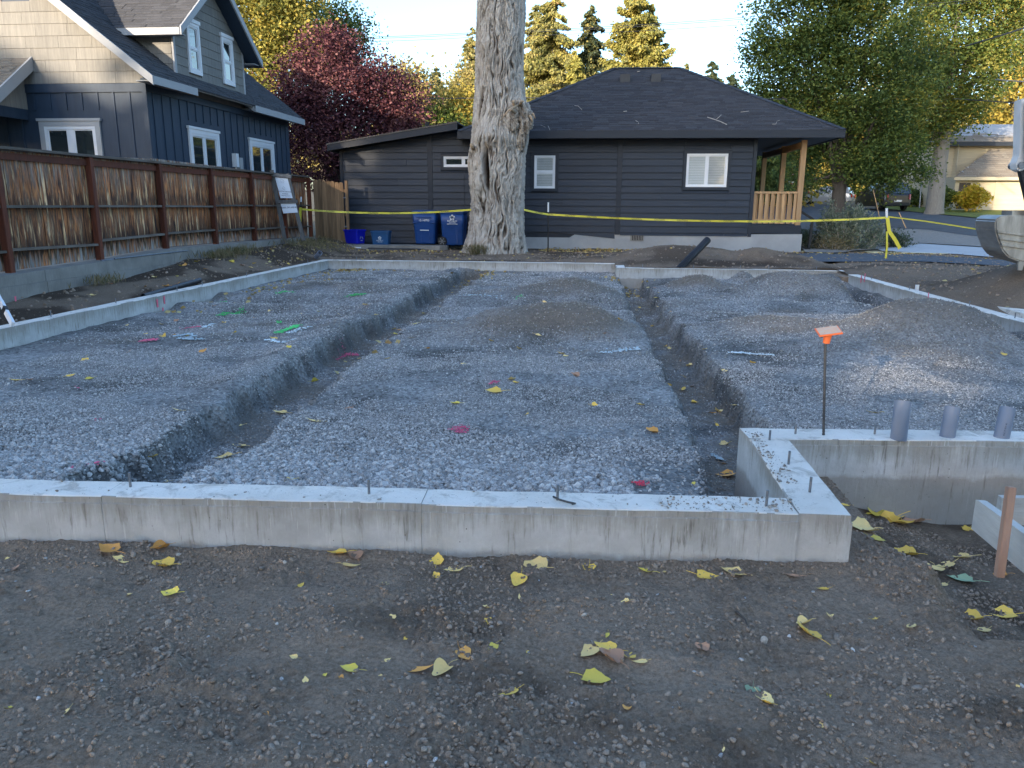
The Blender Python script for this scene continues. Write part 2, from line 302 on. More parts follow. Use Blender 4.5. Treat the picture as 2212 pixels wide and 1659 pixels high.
M['weed'] = leafmat('dry_grass', [(.1, (.05, .07, .02)), (.5, (.20, .16, .08)), (.95, (.34, .27, .16))], 2, .3)
M['limb'] = simple('dark_limb_bark', (.05, .042, .035), (.09, .075, .062), 3, (6, 6, 1), .9, .6, 12)
def flat_leaf(name, c, c2):
    m = bpy.data.materials.new(name); m.use_nodes = True; nt = m.node_tree; b = nt.nodes['Principled BSDF']; v = coords(nt, kind='Object')
    col = ramp(nt, noise(nt, v, 60, 4, .6), [(.35, c), (.7, c2)]); col = hsv(nt, col, rnd(nt, .8, 1.15)); nt.links.new(col, b.inputs['Base Color']); b.inputs['Roughness'].default_value = .6
    t = nt.nodes.new('ShaderNodeBsdfTranslucent'); nt.links.new(col, t.inputs[0]); mx = nt.nodes.new('ShaderNodeMixShader'); mx.inputs[0].default_value = .08
    nt.links.new(b.outputs[0], mx.inputs[1]); nt.links.new(t.outputs[0], mx.inputs[2]); nt.links.new(mx.outputs[0], nt.nodes['Material Output'].inputs[0]); return m
LM = {'yellow': flat_leaf('yellow_leaf', (.92, .62, .12), (.86, .50, .08)), 'pale': flat_leaf('pale_yellow_leaf', (.95, .70, .29), (.88, .58, .20)),
      'orange': flat_leaf('orange_leaf', (.82, .40, .09), (.62, .28, .07)), 'green': flat_leaf('yellow_green_leaf', (.74, .58, .08), (.84, .60, .11)),
      'tan': flat_leaf('tan_dry_leaf', (.52, .30, .19), (.40, .22, .13)), 'bluegreen': flat_leaf('grey_green_leaf', (.25, .35, .20), (.35, .42, .25))}
# ================================================================ terrain
TOP = .244
# concrete foundation in plan (outer faces)
FW_L, FW_R = (-6.75, 2.97), (1.20, 3.37)           # front wall, outer face
def front_y(x): return FW_L[1]+(x-FW_L[0])*(FW_R[1]-FW_L[1])/(FW_R[0]-FW_L[0])
INSET_Y0 = 4.50                                      # front face of the wall set back on the right
LW_X = -6.38; FAR_Y = 18.3; FARR_Y = 17.15; JOG_X = .53; RW_X = 5.15
def inside(x, y):
    """smooth 1 inside the foundation walls' centre line"""
    a = np.minimum.reduce([x-(LW_X-.1), np.where(x < JOG_X, FAR_Y+.1, FARR_Y+.1)-y, (RW_X+.1)-x, np.where(x < 1.08, y-(front_y(x)+.1), y-(INSET_Y0+.08+(x-1.2)*.08))])
    return a
def hump(x, y, cx, cy, rx, ry, h, s=0, rough=.25):
    d = np.sqrt(((x-cx)/rx)**2+((y-cy)/ry)**2)*(1+rough*pn(x*1.3+s, y*1.3, s)); return h*np.exp(-(d*1.25)**2.4)
def seg(x, y, pts):
    best = np.full(np.shape(x), 9e9); side = np.zeros(np.shape(x))
    for (x0, y0), (x1, y1) in zip(pts[:-1], pts[1:]):
        dx, dy = x1-x0, y1-y0; L = dx*dx+dy*dy; t = np.clip(((x-x0)*dx+(y-y0)*dy)/L, 0, 1); ex = x-x0-t*dx; ey = y-y0-t*dy
        d = np.hypot(ex, ey); s = np.sign(dx*ey-dy*ex); k = d < best; best = np.where(k, d, best); side = np.where(k, s, side)
    return best*side
TR_L = [(-2.55, 3.2), (-2.52, 4.5), (-2.72, 8.5), (-2.78, 17.9)]
TR_R = [(.93, 3.2), (1.02, 5.3), (.98, 8.2), (.87, 12), (.86, 17.0)]
PILES = [(-.95, 9.45, .95, .68, .31, .35), (.0, 9.4, .62, .58, .27, 1.3), (-.9, 13.4, 1.1, .8, .17, .2), (-.15, 13.2, .75, .6, .24, 1.),
         (2.25, 10.1, .8, .6, .16, .5), (3.85, 9.2, 1.3, .9, .52, .6), (3.55, 14.4, 1.2, .8, .40, .25), (2.0, 15.0, .6, .45, .25, .6), (-4.2, 13.9, .9, .6, .13, .1), (-5.1, 14.3, .8, .5, .10, .1), (4.75, 16.4, .45, .4, .2, .0), (3.15, 16.6, .35, .3, .22, 0), (4.6, 11.9, .6, .5, .2, .3)]
CROSS = [(10.9, .24, .06), (12.1, .3, .09)]
def pad_h(x, y):
    z = .035+.02*fbm(x*.7, y*.7, 5, 3)+.012*fbm(x*4, y*4, 9, 3)
    z = z+.075*np.exp(-((y-front_y(x)-.55)/.5)**2)*(1-sst(.1, .9, x))         # stone banked behind the front wall
    z = z+.05*sst(1.3, 1.7, x)*np.exp(-((y-5.0)/.5)**2)
    wob = .09*pn(y*1.6, x*0, 21)+.05*pn(y*5, x*0, 22)
    dl = np.abs(seg(x, y, TR_L)+wob*.8); wl = .30+.05*pn(y*.9, x*0, 31)+.12*sst(9, 16, y)*0
    dr = np.abs(seg(x, y, TR_R)+wob*.6); wr = .25+.06*sst(4.6, 3.6, y)+.04*pn(y*.8, x*0, 33)
    cutl = 1-sst(wl-.04, wl+.055, dl+.04*fbm(x*7, y*7, 3, 3)); cutr = 1-sst(wr-.045, wr+.06, dr+.04*fbm(x*7, y*7, 4, 3))
    spoil = .09*np.exp(-((seg(x, y, TR_L)-.0+.0)**2*0+(np.abs(seg(x, y, TR_L))-(wl+.22))**2/.03))*(seg(x, y, TR_L) > 0)*sst(4.6, 6., y)
    z = z+spoil*(.6+.5*pn(y*1.1, x*.7, 41))
    cut = np.maximum(cutl, cutr)
    for (cx, cy, rx, ry, h, br) in PILES: z = z+hump(x, y, cx, cy, rx, ry, h, int(cx*7)+60)*(1-.8*cut)
    for (yc, w, dp) in CROSS: z = z-dp*np.exp(-((y-yc-.18*pn(x*.8, 0*x, 51))/w)**2)*(1-sst(4.6, 5.1, x))*(1-cut)+.6*dp*np.exp(-((y-yc-w*2.0)/(w*.9))**2)*(1-cut)
    z = z-cut*(.25+.02*fbm(x*5, y*5, 6, 3))
    z = z-.28*hump(x, y, 1.15, 16.3, .6, .8, 1, 77)-.25*np.exp(-((x-4.75)/.22)**2)*sst(8.6, 9.6, y)*(1-sst(15.4, 16.2, y))
    return z, cut
def pit_poly():
    return [tuple(atz(px, py, 0)[:2]) for px, py in ((1848, 1095), (1905, 1155), (1985, 1215), (2040, 1290), (2060, 1335), (2120, 1375), (2300, 1400))]
PITL = pit_poly()
def site_h(x, y, fine=False):
    z = np.zeros(np.shape(x))+0.
    z = z+.25*sst(4, 19, y)*sst(-20, 0, y)
    z = z+.10*sst(-6.6, -7.6, x)*sst(3, 8, y)+.18*sst(-6.7, -8.2, x)*sst(9, 20, y)+.1*hump(x, y, -7.4, 14.2, .7, 1.8, 1, 3)
    z = z+hump(x, y, 2.1, 19.2, 2.2, .95, .36, 11)+hump(x, y, 4.4, 19.0, 1.3, .8, .22, 12)
    z = z+hump(x, y, 8.2, 12.7, 2.5, 1.9, .95, 13, .12)+.1*hump(x, y, 6.3, 17.5, 1.5, 1.5, 1, 14)
    z = z+.035*fbm(x*.9, y*.9, 15, 3)*sst(3.6, 6, y)
    rgt = np.where(x > RW_X, 1, 0)
    z = z-.05*np.exp(-((x-5.55)/.35)**2)*sst(6, 8, y)*rgt
    # pit in front of the set-back wall
    d = seg(x, y, PITL); wob = .04*fbm(x*4, y*4, 17, 3)
    pit = sst(-.03, .16, d+wob)*(x > .9)
    dep = .13+.16*sst(1.2, 2.2, x)
    z = z-pit*dep*(1-sst(5.2, 6.2, y))
    z = z-.14*sst(2.6, 3.4, x)*(y < 5)*(1-pit)*0
    a_ = inside(x, y); z = np.where((a_ < 0) & (y > 5.2), np.minimum(z, .21+np.clip(-a_-.15, 0, 9)*.55), z)
    # foreground relief
    near = 1-sst(3.6, 5.0, y)
    if fine:
        rgh = .45+.9*sst(-.3, .5, fbm(x*1.7, y*2.1, 28, 3)); z = z+near*(.022*fbm(x*1.5, y*1.9, 23, 3)+rgh*(.014*fbm(x*5, y*6, 24, 4)+.0075*fbm(x*19, y*19, 26, 3)+.010*np.abs(fbm(x*33, y*33, 25, 2))+.0045*fbm(x*75, y*75, 27, 2)))
        tr = np.exp(-((y-2.05-.06*pn(x*1.3, 0*x, 29))/.13)**2)+.7*np.exp(-((y-2.42-.05*pn(x*1.1, 0*x, 30))/.07)**2)
        z = z-near*.016*tr
        for bx, by, ba in ((-.42, 2.62, .2), (-.05, 2.05, .5), (1.0, 2.5, -.4), (-1.35, 2.35, 1.2), (.55, 2.95, 1.4)):
            u = (x-bx)*math.cos(ba)+(y-by)*math.sin(ba); v_ = -(x-bx)*math.sin(ba)+(y-by)*math.cos(ba); mk = np.exp(-((u/.145)**4+(v_/.05)**4)); z = z-near*mk*(.009+.004*np.sin(u*2*math.pi/.024+v_*18))
        z = z+near*.02*np.exp(-((y-front_y(x)+.06)/.05)**2)*(.5+.5*pn(x*2, 0*x, 35))
    else:
        z = z+near*.018*fbm(x*1.5, y*1.9, 23, 3)
    return z
def far_h(x, y): return .28+.036*np.clip(y-33, 0, 200)**1.0*sst(30, 45, y)+.0*x
def H(x, y):
    x = np.asarray(x, float); y = np.asarray(y, float)
    a = inside(x, y); zi, _ = pad_h(x, y); zs = site_h(x, y, True)
    z = np.where(a > 0, zi, zs); return np.where(y > 23.9, far_h(x, y), z)
def surf(px, py):
    z = 0.
    for _ in range(14):
        p = atz(px, py, min(z, 1.5)); z = .5*z+.5*float(H(p[0], p[1]))
    p = atz(px, py, z); return float(p[0]), float(p[1]), float(H(p[0], p[1]))
def grid(name, xs, ys, zf, mat, keep=None, vattr=None, smooth=True):
    X, Y = np.meshgrid(xs, ys); Z = zf(X, Y); V = np.stack([X, Y, Z], -1).reshape(-1, 3); nx, ny = len(xs), len(ys)
    i = np.arange(nx*ny).reshape(ny, nx); Q = np.stack([i[:-1, :-1], i[:-1, 1:], i[1:, 1:], i[1:, :-1]], -1).reshape(-1, 4)
    if keep is not None:
        c = V[Q].mean(1); k = keep(c[:, 0], c[:, 1]); Q = Q[k]
        u, inv = np.unique(Q, return_inverse=True); Q = inv.reshape(Q.shape); V = V[u]; X = X.ravel()[u]; Y = Y.ravel()[u]
    else: X = X.ravel(); Y = Y.ravel()
    va = {k: f(X, Y) for k, f in (vattr or {}).items()}
    return link(name, npmesh(name, V, Q, mat, smooth, vattr=va))
# --- materials of the ground
def dirt_mat(name, c1, c2, c3, fine=True):
    m, nt, b = nm(name); v = coords(nt)
    c = ramp(nt, noise(nt, v, 2.3, 8, .65), [(.3, c1), (.5, c2), (.72, c3)])
    c = mixc(nt, .6, c, ramp(nt, noise(nt, v, 55, 4, .7), [(.35, c1), (.65, c3)]))
    w = nd(nt, 'ShaderNodeAttribute', attribute_name='wet').outputs['Fac']; c = mixc(nt, w, c, (.052, .036, .025))
    sp = ramp(nt, noise(nt, v, 190, 1, .5), [(.69, (0, 0, 0)), (.73, (1, 1, 1))]); c = mixc(nt, mth(nt, 'MULTIPLY', sp, .5), c, (.22, .2, .18))
    nt.links.new(c, b.inputs['Base Color']); b.inputs['Roughness'].default_value = .95; b.inputs['Specular IOR Level'].default_value = .15
    bump(nt, b, mth(nt, 'ADD', noise(nt, v, 60, 8, .75), mth(nt, 'MULTIPLY', noise(nt, v, 14, 6, .65), 1.5)), .9, .022); return m
M['dirt'] = dirt_mat('dark_brown_soil', (.16, .118, .082), (.295, .22, .158), (.40, .31, .235))
def gravel_mat():
    m, nt, b = nm('crushed_basalt_bed'); v = coords(nt)
    vo = nd(nt, 'ShaderNodeTexVoronoi'); vo.inputs['Scale'].default_value = 46; nt.links.new(v, vo.inputs['Vector'])
    c = ramp(nt, vo.outputs['Color'], [(.1, (.12, .118, .115)), (.5, (.25, .245, .24)), (.9, (.38, .375, .36))])
    big = ramp(nt, noise(nt, v, .9, 6, .65), [(.36, (.40, .39, .38)), (.58, (1.05, 1.05, 1.05))]); c = mixc(nt, 1., c, big, 'MULTIPLY')
    s = nd(nt, 'ShaderNodeAttribute', attribute_name='soil').outputs['Fac']
    sc = ramp(nt, noise(nt, v, 22, 6, .7), [(.3, (.12, .10, .082)), (.7, (.21, .185, .155))]); c = mixc(nt, s, c, sc)
    w = nd(nt, 'ShaderNodeAttribute', attribute_name='wet').outputs['Fac']; c = mixc(nt, w, c, (.04, .04, .042))
    nt.links.new(c, b.inputs['Base Color']); b.inputs['Roughness'].default_value = .85; b.inputs['Specular IOR Level'].default_value = .3
    bump(nt, b, vo.outputs['Distance'], .9, .02); return m
M['gravel'] = gravel_mat()
def wet_site(x, y):
    w = np.zeros(np.shape(x)); d = seg(x, y, PITL)
    w = w+.75*sst(.0, .12, d+.03*fbm(x*5, y*5, 17, 2))*(x > .9)*(y < 5.2)*np.clip(.7+.7*fbm(x*2.2, y*2.2, 91, 3), 0, 1)
    w = w+.95*sst(.05, .4, fbm(x*.6, y*.6, 92, 3)+.35)*sst(-6.6, -6.9, x)*sst(21, 17, y)+.4*sst(16.8, 17.6, y)*sst(.0, .4, fbm(x*.7, y*.9, 93, 3)+.1)
    w = w+.4*hump(x, y, 6.6, 14.2, 1.2, 1.6, 1, 3)+.6*hump(x, y, 3.6, 18.1, 1.6, .35, 1, 3)+.35*(y < 3.3)*sst(.2, .6, fbm(x*1.2, y*1.6, 95, 3))
    return np.clip(w+.38*(y > 5.2), 0, .92)
def tiers(*a):
    o = []
    for s0, e0, st in a: o += list(np.arange(s0, e0-1e-6, st))
    return np.array(o+[a[-1][1]])
xs = tiers((-8.72, -2.9, .09), (-2.9, 2.9, .06), (2.9, 14.5, .10)); ys = tiers((-3, 1.5, .15), (3.1, 6, .06), (6, 24.05, .09))
ys = tiers((1.3, 3.2, .1), (3.2, 6, .06), (6, 24.05, .09))
tag(grid('site_ground', xs, ys, lambda x, y: site_h(x, y), M['dirt'], keep=lambda x, y: (inside(x, y) < 0) & ~((y < 5.1) & (x > -3.1) & (x < 3.3)) & ~((y < front_y(x)+.1) & (x < 1.3) & (x > -3.1)), vattr={'wet': wet_site}), 'dark brown excavated soil around the new foundation', kind='structure')
xs = tiers((-3.18, 3.38, .0085)); ys = tiers((1.28, 5.18, .0085))
tag(grid('soil_foreground', xs, ys, lambda x, y: site_h(x, y, True), M['dirt'], keep=lambda x, y: ((y < front_y(x)+.12) & (x < 1.15)) | ((x >= 1.15) & ((y < 3.6) | (x > 1.15)) & (inside(x, y) < 0)), vattr={'wet': wet_site}), 'bare dark soil with pebbles in front of the concrete wall', kind='structure')
# soil behind the camera, continues the site
tag(grid('back_ground', tiers((-60, 60, 3.)), tiers((-60, 1.34, 1.7)), lambda x, y: -.01+0*x, M['dirt'], vattr={'wet': lambda x, y: 0*x}), kind='structure')
def soil_attr(x, y):
    _, cut = pad_h(x, y); s = cut*np.clip(.25+.9*sst(-.3, .3, fbm(x*1.5, y*1.5, 71, 3)), 0, 1)*np.where(np.abs(x+2.6) < 1, sst(4, 6.5, y)*.85+.1, sst(4.2, 5., y))
    for (cx, cy, rx, ry, h, br) in PILES: s = s+hump(x, y, cx, cy, rx*1.02, ry*1.02, 1, int(cx*7)+60)*(.35+.9*br)
    s = s+.35*sst(.15, .5, fbm(x*.8, y*1.4, 72, 3))*sst(7, 9, y)
    return np.clip(s, 0, 1)
def wet_pad(x, y):
    _, cut = pad_h(x, y); e = cut*(1-cut)*4
    return np.clip(.55*e*sst(-.1, .3, fbm(x*2, y*2, 81, 2))+.8*hump(x, y, 1.15, 16.3, .5, .7, 1, 77)+.7*np.exp(-((x-4.75)/.3)**2)*sst(8.8, 9.6, y)*(1-sst(15.4, 16.2, y))+.6*cut*sst(.1, .4, fbm(x, y, 83, 2))*(y < 6.5)+.5*hump(x, y, 4.75, 16.4, .5, .4, 1, 3), 0, .85)
xs = tiers((LW_X-.05, -4.2, .05), (-4.2, RW_X+.1, .033)); ys = tiers((3.0, 7, .022), (7, 11, .033), (11, 18.45, .05))
tag(grid('gravel_pad', xs, ys, lambda x, y: pad_h(x, y)[0], M['gravel'], keep=lambda x, y: inside(x, y) > -.02, vattr={'soil': soil_attr, 'wet': wet_pad}), 'blue-grey crushed stone pad with trenches inside the foundation', kind='structure')
# --- scattered stones by geometry nodes (nobody could count them)
def stone_mat(name, stops, rough=.8):
    m, nt, b = nm(name); v = coords(nt); o = nt.nodes.new('ShaderNodeObjectInfo')
    c = ramp(nt, o.outputs['Random'], stops); c = mixc(nt, .35, c, ramp(nt, noise(nt, v, 2.2, 4), [(.35, (.05, .05, .055)), (.65, stops[-1][1])]))
    nt.links.new(c, b.inputs['Base Color']); b.inputs['Roughness'].default_value = rough; b.inputs['Specular IOR Level'].default_value = .3; return m
def scatter(name, P, scl, mat, label, seed=1, flat=.62, rough=.55, sub=2, smooth=False, up=None):
    n = len(P); me = bpy.data.meshes.new(name); me.vertices.add(n); me.vertices.foreach_set('co', np.asarray(P, np.float32).ravel())
    g = np.random.default_rng(seed); a = me.attributes.new('rot', 'FLOAT_VECTOR', 'POINT')
    rot = np.stack([g.normal(0, .55, n), g.normal(0, .55, n), g.uniform(0, 6.28, n)], -1); a.data.foreach_set('vector', rot.astype(np.float32).ravel())
    a = me.attributes.new('scl', 'FLOAT_VECTOR', 'POINT'); sc = np.asarray(scl)[:, None]*np.stack([g.uniform(.8, 1.35, n), g.uniform(.7, 1.05, n), g.uniform(.8, 1.1, n)*flat], -1); a.data.foreach_set('vector', sc.astype(np.float32).ravel())
    me.materials.append(mat); o = link(name, me); t = bpy.data.node_groups.new(name+'_nodes', 'GeometryNodeTree')
    t.interface.new_socket('Geometry', in_out='INPUT', socket_type='NodeSocketGeometry'); t.interface.new_socket('Geometry', in_out='OUTPUT', socket_type='NodeSocketGeometry')
    N = t.nodes.new; L = t.links.new; gi = N('NodeGroupInput'); go = N('NodeGroupOutput'); j = N('GeometryNodeGeometryToInstance')
    for k in range(6):
        ic = N('GeometryNodeMeshIcoSphere'); ic.inputs['Radius'].default_value = 1; ic.inputs['Subdivisions'].default_value = sub
        sp = N('GeometryNodeSetPosition'); no = N('ShaderNodeTexNoise'); no.noise_dimensions = '4D'; no.inputs['W'].default_value = k*3.7+seed; no.inputs['Scale'].default_value = .85; no.inputs['Detail'].default_value = 1.5
        sb = N('ShaderNodeVectorMath'); sb.operation = 'SUBTRACT'; sb.inputs[1].default_value = (.5, .5, .5); ml = N('ShaderNodeVectorMath'); ml.operation = 'SCALE'; ml.inputs['Scale'].default_value = rough*3.4
        L(no.outputs['Color'], sb.inputs[0]); L(sb.outputs[0], ml.inputs[0]); L(ic.outputs[0], sp.inputs[0]); L(ml.outputs[0], sp.inputs['Offset'])
        ss = N('GeometryNodeSetShadeSmooth'); ss.inputs['Shade Smooth'].default_value = smooth; L(sp.outputs[0], ss.inputs[0]); sm = N('GeometryNodeSetMaterial'); sm.inputs['Material'].default_value = mat; L(ss.outputs[0], sm.inputs[0]); L(sm.outputs[0], j.inputs[0])
    ip = N('GeometryNodeInstanceOnPoints'); ip.inputs['Pick Instance'].default_value = True
    na = N('GeometryNodeInputNamedAttribute'); na.data_type = 'FLOAT_VECTOR'; na.inputs[0].default_value = 'rot'; nb = N('GeometryNodeInputNamedAttribute'); nb.data_type = 'FLOAT_VECTOR'; nb.inputs[0].default_value = 'scl'
    L(gi.outputs[0], ip.inputs['Points']); L(j.outputs[0], ip.inputs['Instance']); L(na.outputs[0], ip.inputs['Rotation']); L(nb.outputs[0], ip.inputs['Scale']); L(ip.outputs[0], go.inputs[0])
    md = o.modifiers.new('scatter', 'NODES'); md.node_group = t; return tag(o, label, kind='stuff')
G = np.random.default_rng(11)
def pts(n, x0, x1, y0, y1, f=None, p=1.): x = G.uniform(x0, x1, n); y = G.uniform(y0, y1, n)**p if p != 1 else G.uniform(y0, y1, n); k = f(x, y) if f else np.ones(n, bool); return x[k], y[k]
M['stone_blue'] = stone_mat('blue_grey_crushed_stone', [(0, (.10, .098, .096)), (.35, (.235, .23, .225)), (.75, (.41, .40, .39)), (1, (.66, .64, .61))])
M['stone_brown'] = stone_mat('dusty_grey_brown_stone', [(0, (.17, .14, .115)), (.5, (.27, .24, .20)), (1, (.38, .345, .30))])
def pad_ok(x, y):
    s = soil_attr(x, y); w = wet_pad(x, y); f = .88*sst(.0, .38, fbm(x*.9, y*1.1, 87, 4))*sst(4.3, 5.2, y)+.95*sst(.15, .3, x)*(x < .95)*sst(4.9, 4.5, y); return (inside(x, y) > .11) & (G.random(len(x)) > np.clip(s*1.1+w*.5+f, 0, .95))
PX, PY = [], []
for (n, a, b_, c, d) in ((165000, -4.6, 3.6, 3.2, 5.6), (105000, -5.6, 4.2, 5.6, 8.0), (70000, -6.25, 5.05, 8.0, 12.), (52000, -6.25, 5.05, 12., 18.3)):
    x, y = pts(n, a, b_, c, d, pad_ok); PX.append(x); PY.append(y)
x = np.concatenate(PX); y = np.concatenate(PY); r = (.0086+.00095*np.clip(y-6.5, 0, 14))*np.clip(np.exp(G.normal(-.12, .38, len(x))), .4, 2.)*(1-.38*sst(4.2, 5.6, y)+.0*x)
# coarser stone near the front wall and right corner, fines elsewhere
r = r*(1+.55*np.exp(-((y-3.9)/.5)**2)*(x < .9)); z = pad_h(x, y)[0]+r*.25
scatter('crushed_stone', np.stack([x, y, z], -1), r, M['stone_blue'], 'loose blue-grey crushed stone covering the foundation pad', 3, .72, .42, sub=1)
x, y = pts(120000, -6.2, 5.05, 3.6, 18.2, lambda x, y: (inside(x, y) > .12) & (G.random(len(x)) < soil_attr(x, y)*.75)); r = (.007+.0007*np.clip(y-5, 0, 14))*G.uniform(.5, 1.4, len(x)); z = pad_h(x, y)[0]+r*.2
scatter('spoil_stone', np.stack([x, y, z], -1), r, M['stone_brown'], 'dusty grey-brown stone on the spoil heaps and trench floors', 5, .7, .42, sub=1)
# pebbles and clods in the foreground soil
M['clod'] = stone_mat('soil_clod', [(0, (.17, .125, .088)), (.7, (.29, .217, .157)), (1, (.38, .295, .225))], .95)
M['pebble'] = stone_mat('mixed_pebble', [(0, (.17, .13, .095)), (.6, (.27, .215, .165)), (.93, (.33, .275, .22)), (1, (.48, .42, .35))], .8)
def fg(x, y): return ((y < front_y(x)-.015) | ((x > 1.25) & (y < 4.45))) & (np.abs(x) < .35+.86*y+.3)
def fgd(x, y, t): return fg(x, y) & (G.random(len(x)) < sst(-.35, .5, fbm(x*1.6, y*2.2, 23, 3)*-1+t)*.85+.1)
x, y = pts(150000, -3.1, 3.2, 1.7, 4.5, lambda x, y: fgd(x, y, .1)); r = .0017+.0095*G.random(len(x))**5.4; z = site_h(x, y, True)+r*.15
scatter('soil_crumbs', np.stack([x, y, z], -1), r, M['clod'], 'crumbs and clods of dark soil in the foreground', 7, .75, .35, smooth=True)
x, y = pts(1500, -3.1, 3.2, 1.7, 4.5, lambda x, y: fgd(x, y, -.05)); r = .0035+.0125*G.random(len(x))**3.6; z = site_h(x, y, True)+r*.12
scatter('pebbles', np.stack([x, y, z], -1), r, M['pebble'], 'rounded grey-brown pebbles pressed into the foreground soil', 9, .7, .3, sub=3, smooth=True)
x, y = pts(170, -3.1, 3.2, 1.7, 3.4, fg); r = .003+.007*G.random(len(x))**1.7; z = site_h(x, y, True)+r*.3
scatter('stray_stone', np.stack([x, y, z], -1), r, M['stone_blue'], 'stray blue-grey stone chips on the foreground soil', 11, .6, .5)
x, y = pts(30000, -8.4, 14, 4.6, 23.6, lambda x, y: (inside(x, y) < -.25) & ((x < -6.5) | (y > 17.3) | (x > 5.2))); r = .006+.03*G.random(len(x))**6; z = site_h(x, y)+r*.1
scatter('site_clods', np.stack([x, y, z], -1), r, M['clod'], 'clods of dark soil round the foundation', 13, .75, .35, smooth=True)
# ================================================================ far ground: road, kerb strips, lawn, river rock
M['asphalt'] = simple('asphalt', (.055, .06, .07), (.085, .09, .10), 1.5, rough=.9, bmp=.3, bsc=60)
M['walk'] = simple('concrete_walk', (.42, .44, .46), (.36, .38, .40), 2, rough=.85, bmp=.2)
M['grass'] = simple('lawn_grass', (.10, .13, .02), (.17, .18, .03), 1.3, rough=.9, bmp=.8, bsc=40, bd=.05)
M['rockbed'] = simple('river_rock_bed', (.20, .185, .165), (.30, .28, .26), 9, rough=.9, bmp=1., bsc=22, bd=.05)
M['chips'] = simple('dark_gravel_strip', (.06, .07, .085), (.13, .14, .16), 14, rough=.9, bmp=1., bsc=30, bd=.03)
M['farsoil'] = simple('far_soil', (.10, .085, .06), (.14, .12, .08), 1, rough=.95, bmp=.4)
tag(grid('ground', tiers((-700, -60, 40.), (-60, -10, 2.), (-10, 60, 1.), (60, 700, 40.)), tiers((24.0, 130, 1.0), (130, 1500, 60.)), lambda x, y: far_h(x, np.minimum(y, 150)), M['farsoil']), 'gently rising ground behind the houses', kind='structure')
tag(grid('side_ground', tiers((-700, -60, 60.), (-60, -8.7, 3.)), tiers((-60, 24.0, 3.)), lambda x, y: .28*sst(-2, 6, y)+0*x-.01*(y < -2), M['farsoil']), kind='structure')
tag(grid('east_ground', tiers((14.45, 60, 2.5), (60, 700, 60.)), tiers((1.28, 24.0, 1.8)), lambda x, y: .25*sst(4, 19, y)+0*x, M['farsoil']), kind='structure')
def onfar(px, py):
    t = 20.
    d = ray(px, py); lo, hi = 3., 400.
    for _ in range(40):
        mid = (lo+hi)/2; p = CAMP+d*(mid/d[1]); zz = far_h(p[0], p[1]) if p[1] > 24 else .25
        if p[2] > zz: lo = mid
        else: hi = mid
    return p
def strip(name, near, far, mat, dz, label=None, nv=12):
    """band of ground between two lines read off the photograph, laid on the terrain"""
    a = np.array([onfar(*p) for p in near]); b = np.array([onfar(*p) for p in far]); n = 40; V = []
    def samp(L):
        s = np.r_[0, np.cumsum(np.hypot(*(L[1:, :2]-L[:-1, :2]).T))]; t = np.linspace(0, s[-1], n); return np.stack([np.interp(t, s, L[:, 0]), np.interp(t, s, L[:, 1])], -1)
    A, B = samp(a), samp(b)
    for j in range(nv+1):
        P = A*(1-j/nv)+B*(j/nv); z = np.where(P[:, 1] > 24, far_h(P[:, 0], P[:, 1]), np.maximum(.25*sst(4, 19, P[:, 1]), site_h(P[:, 0], P[:, 1])*(P[:, 0] < 14.4)))+dz
        V.append(np.c_[P, z])
    V = np.concatenate(V); i = np.arange(n*(nv+1)).reshape(nv+1, n); Q = np.stack([i[:-1, :-1], i[:-1, 1:], i[1:, 1:], i[1:, :-1]], -1).reshape(-1, 4)
    return tag(link(name, npmesh(name, V, Q, mat)), label, kind='structure')
strip('gravel_strip', [(1700, 566), (2000, 566), (2330, 584)], [(1700, 549), (1900, 548), (2330, 572)], M['chips'], .012, 'dark gravel strip behind the site')
strip('walkway', [(1905, 543), (2050, 549), (2330, 572)], [(1860, 527), (2000, 528), (2160, 538), (2330, 552)], M['walk'], .02, 'pale concrete walkway')
strip('river_rock', [(1740, 548), (1800, 548), (1900, 540), (2000, 527), (2160, 537), (2330, 550)], [(1700, 508), (1800, 505), (1900, 494), (2000, 497), (2160, 513), (2330, 530)], M['rockbed'], .03, 'river rock bed beside the road')
strip('road', [(1300, 500), (1740, 508), (1900, 494), (2000, 497), (2330, 530)], [(1300, 447), (1740, 442), (1900, 452), (2050, 467), (2160, 478), (2330, 492)], M['asphalt'], .04, 'asphalt side street with long tree shadows', 30)
strip('lawn', [(1900, 452), (2050, 467), (2160, 478), (2330, 492)], [(1880, 428), (2050, 436), (2160, 441), (2330, 446)], M['grass'], .08, 'sunlit lawn in front of the tan house', 20)
strip('verge', [(1300, 447), (1740, 442), (1760, 436)], [(1300, 428), (1740, 425), (1765, 423)], M['grass'], .08, 'strip of grass beyond the parked cars')
